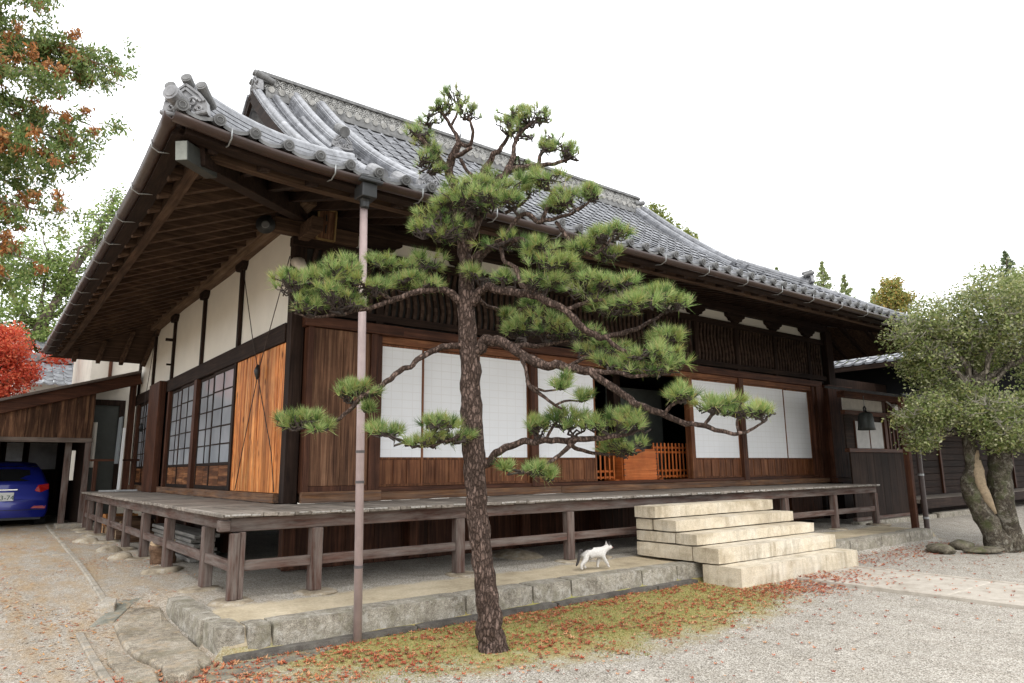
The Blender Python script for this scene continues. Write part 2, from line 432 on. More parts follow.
    # sandy paving on top of the platform, gravel and bare earth under the floor
    plat = mth(nt, 'MULTIPLY', mth(nt, 'GREATER_THAN', Y, -1.27), mth(nt, 'MULTIPLY', mth(nt, 'GREATER_THAN', X, -0.33), mth(nt, 'LESS_THAN', X, 13.2)))
    edge = mth(nt, 'ADD', Y, mth(nt, 'MULTIPLY', mth(nt, 'SUBTRACT', mid, 0.5), 0.6))
    strip = nn(nt, 'ShaderNodeMapRange', interpolation_type='SMOOTHSTEP'); nt.links.new(edge, strip.inputs[0])
    strip.inputs[1].default_value = -0.12; strip.inputs[2].default_value = -0.3
    sand = ramp(nt, mth(nt, 'ADD', mth(nt, 'MULTIPLY', big, 0.5), mth(nt, 'MULTIPLY', mid, 0.5)), [(0.33, (0.23, 0.19, 0.13)), (0.5, (0.43, 0.36, 0.25)), (0.66, (0.56, 0.48, 0.35))])
    sand = mixc(nt, 0.35, sand, ramp(nt, fine, [(0.3, (0.5, 0.5, 0.5)), (0.7, (1.3, 1.3, 1.3))]), 'MULTIPLY')
    col = mixc(nt, mth(nt, 'MULTIPLY', plat, strip.outputs[0]), col, sand)
    nt.links.new(col, b.inputs['Base Color']); b.inputs['Roughness'].default_value = 0.95; b.inputs['Specular IOR Level'].default_value = 0.1
    h = mth(nt, 'ADD', mth(nt, 'MULTIPLY', vo.outputs['Distance'], mth(nt, 'SUBTRACT', 1.0, mth(nt, 'MULTIPLY', plat, strip.outputs[0]))), mth(nt, 'MULTIPLY', fine, 0.6))
    bump(nt, b, h, 0.75, 0.012)
    return m

def make_ground():
    xs = [-320, -160, -80, -40, -24, -16, -11] + list(np.arange(-8, 15.01, 0.14)) + [16, 18, 21, 25, 32, 45, 80, 160, 320]
    ys = [-320, -160, -80, -40, -24, -16, -12] + list(np.arange(-10, 14.01, 0.14)) + [15, 17, 20, 25, 32, 45, 80, 160, 320]
    m = MB()
    for y in ys:
        for x in xs:
            z = gz(x, y)
            if abs(x) < 20 and abs(y) < 20:
                z += 0.012 * mnoise.noise(Vector((x * 1.7, y * 1.7, 0))) + 0.008 * mnoise.noise(Vector((x * 5, y * 5, 3)))
            m.v.append((float(x), float(y), z))
    nx = len(xs)
    for j in range(len(ys) - 1):
        for i in range(nx - 1):
            m.f.append((j * nx + i, j * nx + i + 1, (j + 1) * nx + i + 1, (j + 1) * nx + i)); m.mi.append(0)
    return tag(m.build('ground', ground_material(), smooth=True), 'pale gravel yard with a mossy patch in front of the temple', 'ground', kind='structure')
make_ground()

# concrete garden path leading away from the steps
def make_path():
    mat = stone('path_concrete', (0.27, 0.235, 0.19), (0.40, 0.36, 0.305), (0.48, 0.44, 0.38), 5, speck=0.12, bumpamt=.25)
    m = MB()
    y = -2.08
    rnd = random.Random(4)
    while y > -13:
        L = 1.75
        m.box(6.52 + rnd.uniform(-.02, .02), 7.95 + rnd.uniform(-.02, .02), y - L + 0.014, y, -0.05, 0.034 + rnd.uniform(0, .006)); y -= L
    for xk in (6.47, 7.955):
        m.box(xk, xk + .045, -13, -2.09, -.05, .048)
    tag(m.build('path', mat, bevel=0.012), 'grey concrete path running from the steps across the gravel', 'path', kind='structure')
make_path()

# ================================================================== THE TEMPLE HALL
FZ = 1.05                     # veranda floor height
FX, FY = 1.1, 1.6             # wall planes
XL, XR, YF, YB = -1.05, 16.0, -1.35, 12.35   # eave lines
GL, GR = 1.5, 12.4            # gable edges
RY = 5.5                      # ridge line
hall = thing('temple_hall', (7.0, 5.5, 0.2), 'large old wooden temple hall with grey tiled hip-and-gable roof and white paper screens', 'temple')

def zt(t): return 4.30 + 0.3356 * t + 0.0448 * t * t
def lift(s): return 0.13 * max(0.0, 1 - s / 1.7) ** 2 if s < 1.7 else 0.0
def roof_z(t, s):
    # s: distance to the nearer corner, negative at the right end, where the hip sweeps up more
    z = zt(t) + lift(abs(s)) * max(0.0, 1 - t / 2.5)
    if s < 0: z += 0.24 * (1 - smoothstep(2.0, 5.5, -s)) * min(1.0, t / 2.2) * (1 - smoothstep(4.0, 6.2, t))
    return z

roof_parts = []
def pantile(u):
    """height across one tile, u in 0..1: a round rib and a shallow trough"""
    if u < 0.08: return 0.041 + 0.004 * u / 0.08
    if u < 0.42: return 0.045 * 0.5 * (1 + math.cos((u - 0.08) / 0.34 * math.pi))
    if u < 0.62: return -0.003 * math.sin((u - 0.42) / 0.2 * math.pi)
    return 0.009 * 0.5 * (1 - math.cos((u - 0.62) / 0.42 * math.pi))

def slope(name, parent, tmax, a_lo, a_hi, mp, period=0.30, course=0.235, na=9, full=True):
    """tiled slope: t = plan distance from the eave, a = along the eave"""
    m = MB()
    A0 = min(a_lo(t) for t in np.linspace(0, tmax, 30)); A1 = max(a_hi(t) for t in np.linspace(0, tmax, 30))
    ncol = int(math.ceil((A1 - A0) / period)); ncr = int(tmax / course)
    rnd = random.Random(hash(name) % 1000 if False else len(name))
    us = [0.0, 0.0] + [1.04 * k / na for k in range(1, na + 1)] if na > 6 else [1.04 * k / na for k in range(na + 1)]
    for c in range(ncr + 1):
        t0 = c * course; t1 = min(tmax, t0 + course)
        if t1 - t0 < 0.02: break
        tm = 0.5 * (t0 + t1)
        lo, hi = a_lo(tm), a_hi(tm)
        for k in range(ncol):
            b0 = A0 + k * period
            if b0 + period <= lo or b0 >= hi: continue
            j0 = rnd.uniform(-.006, .006); j1 = rnd.uniform(-.005, .005)
            i0 = len(m.v); cnt = 0
            for iu, u in enumerate(us):
                lip = -0.011 if (iu == 0 and na > 6) else 0.0
                a = min(hi, max(lo, b0 + u * period))
                s = -max(.001, A1 - a) if (mp is not map_left and (mp is map_right or A1 - a < a - A0)) else a - A0
                if mp is map_right: s = -max(.001, min(a - A0, A1 - a))
                if mp is map_left: s = min(a - A0, A1 - a)
                p = pantile(u) + lip
                z0 = roof_z(t0, s) + p + 0.034 + j0; z1 = roof_z(t1, s) + p + 0.0 + j1
                m.v.append(mp(a, t0 - 0.010, z0 - 0.033)); m.v.append(mp(a, t0 - 0.012, z0)); m.v.append(mp(a, t1 + 0.07, roof_z(t1 + 0.07, s) + p - 0.006 + j1))
            for q in range(len(us) - 1):
                r = i0 + 3 * q
                m.f.append((r, r + 3, r + 4, r + 1)); m.mi.append(0)
                m.f.append((r + 1, r + 4, r + 5, r + 2)); m.mi.append(0)
    return m.build(name, TILE, parent, smooth=False)

map_front = lambda a, t, z: (a, YF + t, z)
map_back = lambda a, t, z: (a, YB - t, z)
map_left = lambda a, t, z: (XL + t, a, z)
map_right = lambda a, t, z: (XR - t, a, z)
roof = slope('roof', hall, RY - YF, lambda t: min(XL + t, GL), lambda t: max(XR - t, GR), map_front)
slope('roof_slope', roof, YB - RY, lambda t: min(XL + t, GL), lambda t: max(XR - t, GR), map_back, period=0.6, course=0.5, na=6)
slope('roof_slope', roof, 3.2, lambda t: YF + t, lambda t: YB - t, map_left, na=6)
slope('roof_slope', roof, 3.7, lambda t: YF + t, lambda t: YB - t, map_right, period=0.3, course=0.3, na=5)

# round end tiles along the eaves
def eave_ends():
    m = MB()
    def row(A0, A1, mp, sgn):
        n = int(math.ceil((A1 - A0) / 0.30))
        for k in range(n):
            a = A0 + k * 0.30 + 0.13 * 0.30
            if a > A1 - .1: continue
            z = roof_z(0, min(a - A0, A1 - a)) + 0.035
            p0 = Vector(mp(a, 0.10, z + .02)); p1 = Vector(mp(a, -0.06 if mp is map_front else 0.0, z - 0.006))
            m.m = 0; m.cyl(p0, p1, 0.052, 0.052, 14); dd = (p1 - p0).normalized(); m.m = 1; m.cyl(p1 + dd * .001, p1 + dd * .003, 0.041, 0.041, 12); m.m = 0
            e1 = dd.cross(Vector((0, 0, 1))).normalized(); e2 = e1.cross(dd)
            m.tube([p1 + dd * .004 + (e1 * math.cos(q_ * math.pi / 5) + e2 * math.sin(q_ * math.pi / 5)) * .026 for q_ in range(11)], .005, 5)
            # hanging lip of the flat tile beside it
            for q in range(6):
                u0 = 0.36 + q * 0.125; u1 = u0 + 0.125
                sag = lambda u: -0.03 * math.sin((u - 0.36) / 0.75 * math.pi)
                a0 = A0 + (k + u0 - .1) * .30; a1 = A0 + (k + u1 - .1) * .30
                if a1 > A1 or mp is not map_front: continue
                m.face([mp(a0, -0.022, z - .018 + sag(u0)), mp(a1, -0.022, z - .018 + sag(u1)), mp(a1, -0.022, z - .05 + sag(u1)), mp(a0, -0.022, z - .05 + sag(u0))])
    row(XL, XR, map_front, 1); row(YF, YB, map_left, 1)
    return m.build('eave_end_tiles', [TILE_DARK, plain('tile_recess_shade', (.07, .07, .07), .7)], roof, smooth=False)  # flat dark discs paint the shade of hollow tile centres
eave_ends()

def ridge_profile(wd, h, layers=3, cap=0.075):
    """stepped flat ridge tiles with a round cap, as half outline mirrored"""
    pts = []
    for k in range(layers):
        z0 = h * k / layers; z1 = h * (k + 1) / layers
        x = wd / 2 * (1 - 0.10 * k)
        pts += [(x, z0), (x, z1 - 0.018), (x - 0.022, z1 - 0.018), (x - 0.022, z1)]
    top = [(cap * math.cos(t), h + cap * 0.75 * math.sin(t) + 0.01) for t in np.linspace(0, math.pi, 9)]
    right = pts + top[:5]
    left = [(-a, b) for (a, b) in reversed(pts + top[:4])]
    return [(a, b) for a, b in right] + left

def oni_board(parent, pos, d, s=1.0, horns=True):
    """ridge-end tile: gabled shield with mouldings, a flower, scrolls and three round horns"""
    d = Vector((d[0], d[1], 0)).normalized(); up = Vector((0, 0, 1)); e = d.cross(up) * -1; pos = Vector(pos)
    L = lambda a, f, z: pos + e * (a * s) + d * (f * s) + up * (z * s)
    m = MB()
    out = [(-.30, -.16), (.30, -.16), (.27, .02), (.20, .12), (0, .27), (-.20, .12), (-.27, .02)]
    m.prism([L(a, 0, z) for a, z in out], d * 0.10 * s)
    for k, off in enumerate((0.0, 0.055)):
        r = 0.016
        path = [(-.25 + off * .8, .02 - off * .2), (-.18 + off * .5, .115 - off), (0, .25 - off), (.18 - off * .5, .115 - off), (.25 - off * .8, .02 - off * .2)]
        for q in range(4):
            m.beam(L(path[q][0], .115, path[q][1]), L(path[q + 1][0], .115, path[q + 1][1]), 0.03 * s, 0.022 * s, up=d)
    # flower
    m.cyl(L(-.06, .10, -.0), L(-.06, .155, -.0), 0.022 * s, 0.018 * s, 10)
    for q in range(8):
        t = q * math.pi / 4
        m.cyl(L(-.06 + .045 * math.cos(t), .10, .045 * math.sin(t)), L(-.06 + .045 * math.cos(t), .14, .045 * math.sin(t)), 0.022 * s, 0.012 * s, 8)
    # scrolls
    for (ca, cz, r0, sg, ph) in ((.10, .0, .07, 1, 0.4), (.03, -.09, .06, -1, 2.2), (-.16, -.08, .055, 1, 1.0), (.19, -.10, .05, -1, 0.0)):
        pts = [L(ca + sg * r0 * (1 - q / 16) * math.cos(ph + q * 0.55), .118, cz + r0 * (1 - q / 16) * math.sin(ph + q * 0.55)) for q in range(14)]
        m.tube(pts, [0.019 * s] * 10 + [0.024 * s] * 4, 6)
    m.tube([L(-.30 + .6 * q / 12, .11, -.13 - .05 * math.sin(q / 12 * math.pi)) for q in range(13)], 0.03 * s, 8)
    if horns:
        m.m = 1
        for a, z in ((-.20, .20), (0, .31), (.20, .20)):
            m.tube([L(a, -.24, z - .07), L(a, .04, z), L(a, .13, z + .03)], [0.06 * s, .068 * s, .072 * s], 14)
            m.cyl(L(a, .13, z + .03), L(a, .14, z + .033), 0.055 * s, 0.05 * s, 14)
        m.beam(L(-.2, -.06, .15), L(.2, -.06, .15), .13 * s, .12 * s)
    return m.build('ridge_end_ornament', [TILE_ORN, TILE_DARK], roof, smooth=False, fixn=True)

def rmb(name, path, prof, mat=None):
    m = MB(); m.sweep(prof, path)
    return m.build(name, mat or TILE, roof, smooth=False, fixn=True)

P3 = ridge_profile(0.30, 0.20, 3); P4 = ridge_profile(0.27, 0.24, 5, .06)
P2 = ridge_profile(0.24, 0.13, 2, 0.065)
# hip ridges
def hip(sx, n, tmax, lowt=0.0, extra=0.0):
    x0 = XL if sx > 0 else XR
    return [(x0 + sx * (lowt + (tmax - lowt) * k / n), YF + lowt + (tmax - lowt) * k / n, roof_z(lowt + (tmax - lowt) * k / n, sx * (lowt + (tmax - lowt) * k / n)) + 0.02 + extra) for k in range(n + 1)]
rmb('hip_ridge', hip(1, 14, 2.85, 0.14), P4)
rmb('hip_ridge', hip(-1, 16, 3.7, 0.1), ridge_profile(.22, .06, 1, .06))
rmb('hip_ridge', [(p[0], p[1], p[2] + .06) for p in hip(-1, 12, 3.7, 2.55)], ridge_profile(.22, .10, 2, .06))
rmb('hip_ridge', [(p[0], YB + YF - p[1], p[2]) for p in hip(1, 14, 2.95, 0.12)], P3)
rmb('hip_ridge', [(p[0], YB + YF - p[1], p[2]) for p in hip(-1, 14, 3.7, 0.12)], P3)
oni_board(roof, (XL + .12, YF + .12, roof_z(0, 0) + .11), (-.6, -.8), 0.66)
mm = MB(); c0 = Vector((XL + .1, YF + .1, roof_z(0, 0) + .07)); mm.cyl(c0, c0 + Vector((-.16, -.16, .035)), .066, .07, 16); c1 = c0 + Vector((-.16, -.16, .035)); mm.cyl(c1, c1 + Vector((-.006, -.006, .001)), .05, .045, 16)
mm.build('corner_end_tile', TILE_ORN, roof)
q = hip(-1, 12, 3.7, 2.55)[0]
oni_board(roof, (q[0] + .05, q[1] - .05, q[2] + .20), (1, -1), 0.62)
# descending ridges beside both gables, tiled gable edges
def desc(x, y0, y1, n=14, extra=0.02):
    return [(x, y0 + (y1 - y0) * k / n, zt(y0 + (y1 - y0) * k / n - YF) + extra) for k in range(n + 1)]
rmb('gable_edge_ridge', desc(GL, RY - .1, 1.62), ridge_profile(0.17, 0.09, 2, .055))
rmb('gable_edge_ridge', desc(GL + .33, RY - .1, 1.75), ridge_profile(0.19, 0.08, 2, .06))
rmb('descending_ridge', desc(GL + .72, RY - .1, 3.0), P3)
rmb('descending_ridge', desc(2.75, RY - .1, 1.05), P3)
oni_board(roof, (GL + .72, 2.95, zt(2.95 - YF) + .24), (0, -1), 0.62, horns=False)
oni_board(roof, (2.75, 1.0, zt(1.0 - YF) + .22), (0, -1), 0.72, horns=False)
mm = MB(); mm.cyl((GL + .72, 3.1, zt(3.1 - YF) + .48), (GL + .72, 2.82, zt(2.9 - YF) + .44), .085, .09, 14); mm.build('ridge_cap_tile', TILE_DARK, roof)
mm = MB()
for x in (2.12, 2.42):
    yy = 1.05 if x > 2.2 else 1.25
    mm.cyl((x, yy + .3, zt(yy + .3 - YF) + .15), (x, yy, zt(yy - YF) + .13), .11, .115, 14)
mm.build('ridge_cap_tile', TILE_ORN, roof)
rmb('descending_ridge', desc(2.12, RY - 1, 1.3), ridge_profile(.2, .06, 1, .09))
rmb('gable_edge_ridge', desc(GR, RY - .1, 2.2), P3)
rmb('gable_edge_ridge', desc(GR - .3, RY - .1, 2.4), P2)
rmb('gable_edge_ridge', [(p[0], 2 * RY - p[1], p[2]) for p in desc(GL, RY - .1, 1.62)], P2)
rmb('gable_edge_ridge', [(p[0], 2 * RY - p[1], p[2]) for p in desc(GR, RY - .1, 2.2)], P2)

# main ridge with a band of interlocking half-round tiles
def main_ridge():
    zb = zt(RY - YF) - 0.02
    m = MB()
    x0, x1 = GL + .12, GR - .12
    m.sweep([(.27, -.15), (.27, .03), (.19, .05), (.17, .09), (-.17, .09), (-.19, .05), (-.27, .03), (-.27, -.15)], [(x0, RY, zb), (x1, RY, zb)])
    m.box(x0, x1, RY - .12, RY + .12, zb + .08, zb + .36)
    body = m.build('main_ridge', TILE_DARK, roof, bevel=.004)
    m = MB(); rnd = random.Random(2)
    r = 0.075
    for row in range(3):
        n = int((x1 - x0) / (2 * r))
        for k in range(n):
            xc = x0 + r + 2 * r * k + (r if row % 2 else 0); zc = zb + .115 + row * .085
            if xc > x1 - r: continue
            for (ra, rb) in ((1.0, .72), (.5, .18)):
                ang = np.linspace(0, math.pi, 7) if ra == 1.0 else np.linspace(0, 2 * math.pi, 9)
                y = RY - .125 - rnd.uniform(0, .02)
                for q in range(len(ang) - 1):
                    a, b = ang[q], ang[q + 1]
                    m.prism([(xc + r * ra * math.cos(a), y, zc + r * ra * math.sin(a)), (xc + r * ra * math.cos(b), y, zc + r * ra * math.sin(b)),
                             (xc + r * rb * math.cos(b), y, zc + r * rb * math.sin(b)), (xc + r * rb * math.cos(a), y, zc + r * rb * math.sin(a))], (0, .022, 0))
    m.build('ridge_wave_tiles', plain('ridge_wave_tile', (0.30, 0.298, 0.285), 0.7, noise_amt=.8, scale=13), roof)
    m = MB()
    n = int((x1 - x0) / .2)
    for k in range(n):
        x = x0 + .1 + k * .2
        m.cyl((x, RY - .2, zb + .05), (x, RY - .30, zb + .02), .058, .06, 12)
    m.build('ridge_round_tiles', plain('ridge_round_tile', (0.33, 0.325, 0.305), 0.7, noise_amt=.5, scale=9), roof)
    m = MB()
    m.sweep(ridge_profile(.36, .07, 1, .10), [(x0 - .05, RY, zb + .355), (x1 + .05, RY, zb + .355)])
    m.build('ridge_cap', TILE_DARK, roof, fixn=True)
    oni_board(roof, (x0 - .05, RY, zb + .12), (-1, 0), .95)
    oni_board(roof, (x1 + .02, RY, zb + .05), (1, 0), .95)
main_ridge()

# gable walls and barge boards
for sx, gx in ((1, GL), (-1, GR)):
    m = MB()
    pts = [(gx + sx * .62, y, zt(RY - YF - abs(y - RY)) - .05) for y in np.linspace(1.7, 2 * RY - 1.7, 21)]
    m.prism(pts, (sx * .08, 0, 0)); m.build('gable_wall', PLASTER, hall, fixn=True)
    for sg in (-1, 1):
        m = MB()
        path = [(gx - sx * .06, RY + sg * (RY - y), zt(y - YF) - .14) for y in np.linspace(RY, 1.75, 12)]
        m.sweep([(.03, -.06), (.03, .14), (-.03, .14), (-.03, -.06)], path); m.build('barge_board', W_DARK('Y'), hall, fixn=True)

# ------------------------------------------------------------------ eaves: soffit boards, rafters, fascia, gutters
def sof(t, over):  return 4.17 + 0.90 * t / over         # soffit height
OF, OL = FY - YF, FX - XL
def eaves():
    zlo = lambda s: lift(s) * .9
    # soffit sheets (boards) in strips, mitred at the corner
    m = MB()
    n = 40
    for k in range(n):                                  # front
        a0 = XL + (XR - XL) * k / n; a1 = XL + (XR - XL) * (k + 1) / n
        q = []
        for a, t in ((a0, 0.06), (a1, 0.06), (a1, OF), (a0, OF)):
            lo = XL + t * OL / OF; hi = XR - t
            aa = min(max(a, lo), hi); s = min(aa - XL, XR - aa)
            q.append((aa, YF + t, sof(t, OF) + zlo(s) * (1 - t / OF)))
        m.face(q); m.face([(p[0], p[1], p[2] + .03) for p in q])
    m.build('soffit', W_SOF('Y'), hall)
    m = MB()
    nb = 9
    for k in range(nb):                                  # left, boards stepped like clapboards, running front to back
        t0, t1 = 0.06 + (OL - .06) * k / nb, 0.06 + (OL - .06) * (k + 1) / nb
        for j in range(24):
            b0 = YF + (YB - YF) * j / 24; b1 = YF + (YB - YF) * (j + 1) / 24
            q = []
            for b, t, o in ((b0, t0, 0), (b1, t0, 0), (b1, t1, .006), (b0, t1, .006)):
                lo = YF + t * OF / OL; hi = YB - t
                bb = min(max(b, lo), hi); s = min(bb - YF, YB - bb)
                q.append((XL + t, bb, sof(t, OL) + zlo(s) * (1 - t / OL) + o))
            m.face(q)
    m.build('soffit', W_SOF('Y'), hall)
    for sgn in (1,):                                     # right and back eaves, plain
        m = MB()
        m.face([(XR - .06, YF, 4.2), (XR - .06, YB, 4.2), (14.6, YB - 2, 4.95), (14.6, FY, 4.95)])
        m.face([(XL + .06, YB - .06, 4.19), (XR - .06, YB - .06, 4.19), (14.6, YB - OL, 5.06), (FX - .02, YB - OL, 5.06)])
        m.build('soffit', W_SOF('X'), hall)
    # rafters, each a part
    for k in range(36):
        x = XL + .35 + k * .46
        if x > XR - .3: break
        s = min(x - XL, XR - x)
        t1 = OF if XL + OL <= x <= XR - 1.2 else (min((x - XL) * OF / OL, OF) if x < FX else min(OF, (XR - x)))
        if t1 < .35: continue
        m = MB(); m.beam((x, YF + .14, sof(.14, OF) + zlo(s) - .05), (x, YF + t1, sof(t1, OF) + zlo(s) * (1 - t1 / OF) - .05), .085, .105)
        m.build('rafter', W_DARK('Y'), hall, bevel=.004)  # darker wood than the left rafters, under-eave shade put into the colour
    for k in range(30):
        y = YF + .4 + k * .47
        if y > YB - .3: break
        s = min(y - YF, YB - y)
        t1 = OL if y > FY else (y - YF) * OL / OF
        t1 = min(t1, YB - y)
        if t1 < .3: continue
        m = MB(); m.beam((XL + .12, y, sof(.12, OL) + zlo(s) - .055), (XL + t1, y, sof(t1, OL) + zlo(s) * (1 - t1 / OL) - .055), .09, .11)
        m.build('rafter', W_SOF('X'), hall, bevel=.004)
    for k in range(8):
        y = .6 + k * .5
        m = MB(); m.beam((14.6, y, 4.9), (XR - .1, y, 4.26), .09, .11); m.build('rafter', W_DARK('X'), hall, bevel=.004)
    for k in range(6):
        x = XL + .6 + k * .5; t_ = min(OL, x - XL)
        m = MB(); m.beam((x, YB - .1, 4.16), (x, YB - t_, 4.12 + .87 * t_ / OL), .09, .11); m.build('rafter', W_SOF('Y'), hall, bevel=.004)
    # hip rafter and its metal-capped nose
    m = MB(); m.beam((FX + .3, FY + .3, 4.98), (XL + .22, YF + .24, 4.19), .17, .22); m.build('hip_rafter', W_DARK('X'), hall, bevel=.006)  # darker wood here too, its colour deepens the shade under the eave
    m = MB(); m.beam((XL + .42, YF + .47, 4.175), (XL + .09, YF + .11, 4.125), .11, .17)
    cp_ = m.build('hip_rafter_cap', plain('aged_copper_cap', (0.035, 0.037, 0.033), 0.6, noise_amt=.3), hall, bevel=.006)
    m = MB(); m.beam((XL + .091, YF + .1112, 4.125), (XL + .086, YF + .1057, 4.124), .10, .16); m.build('cap_face', plain('pale_cap_face', (.24, .25, .22), .6, noise_amt=.3), cp_)
    # fascia boards along the eaves (front, left), following the corner lift
    for nm, pts in (('fascia', [(a, YF + .08, 4.215 + zlo(min(a - XL, XR - a))) for a in np.linspace(XL + .1, XR - .1, 60)]),
                    ('fascia', [(XL + .075, b, 4.215 + zlo(min(b - YF, YB - b))) for b in np.linspace(YF + .1, YB - .1, 50)])):
        m = MB(); m.sweep([(.07, -.075), (.07, .085), (-.07, .085), (-.07, -.075)], pts); m.build(nm, W_DARK('X' if pts[0][1] == pts[1][1] else 'Y'), hall, fixn=True)
    for nm, pts in (('fascia', [(a, YF + .34, 4.24 + zlo(min(a - XL, XR - a)) * .8) for a in np.linspace(XL + .35, XR - .3, 60)]),
                    ('fascia', [(XL + .30, b, 4.23 + zlo(min(b - YF, YB - b)) * .8) for b in np.linspace(YF + .35, YB - .3, 50)])):
        m = MB(); m.sweep([(.05, -.09), (.05, .05), (-.05, .05), (-.05, -.09)], pts); m.build(nm, W_SOF('X' if pts[0][1] == pts[1][1] else 'Y'), hall, fixn=True)
    # gutters: half-round metal, with brackets
    r = .064
    prof = [(r * math.cos(t), r * math.sin(t)) for t in np.linspace(math.pi, 2 * math.pi, 10)]
    prof += [(r * .86 * math.cos(t), r * .86 * math.sin(t) + .004) for t in np.linspace(2 * math.pi, math.pi, 10)]
    gf = [(a, YF - .06, 4.215 + lift(min(a - XL, XR - a))) for a in list(np.linspace(XL - .02, XL + 2, 14)) + list(np.linspace(XL + 2.5, XR, 30))]
    gl = [(XL - .03, b, 4.215 + lift(min(b - YF, YB - b))) for b in list(np.linspace(YF - .06, YF + 2, 14)) + list(np.linspace(YF + 2.5, YB - 2, 20)) + list(np.linspace(YB - 1.9, YB + .05, 10))]
    for path in (gf, gl):
        m = MB(); m.sweep(prof, path); g = m.build('gutter', GUTTER, hall, smooth=True, fixn=True)
        L = (path[-1][0] - path[0][0]) + (path[-1][1] - path[0][1])
        k = .42
        while k < L - .4:
            if path is gf:
                a = XL + k; z = 4.215 + lift(min(a - XL, XR - a))
                pts = [(a, YF + .16, z - .045), (a, YF - .06, z - .092), (a, YF - .145, z - .06), (a, YF - .15, z + .03)]
            else:
                b = YF + k; z = 4.215 + lift(min(b - YF, YB - b))
                pts = [(XL + .2, b, z - .05), (XL - .03, b, z - .092), (XL - .09, b, z - .06), (XL - .098, b, z + .01)]
            mb = MB(); mb.tube(pts, .0065, 6); mb.build('gutter_bracket', STEEL, g, smooth=True)
            k += .93
eaves()

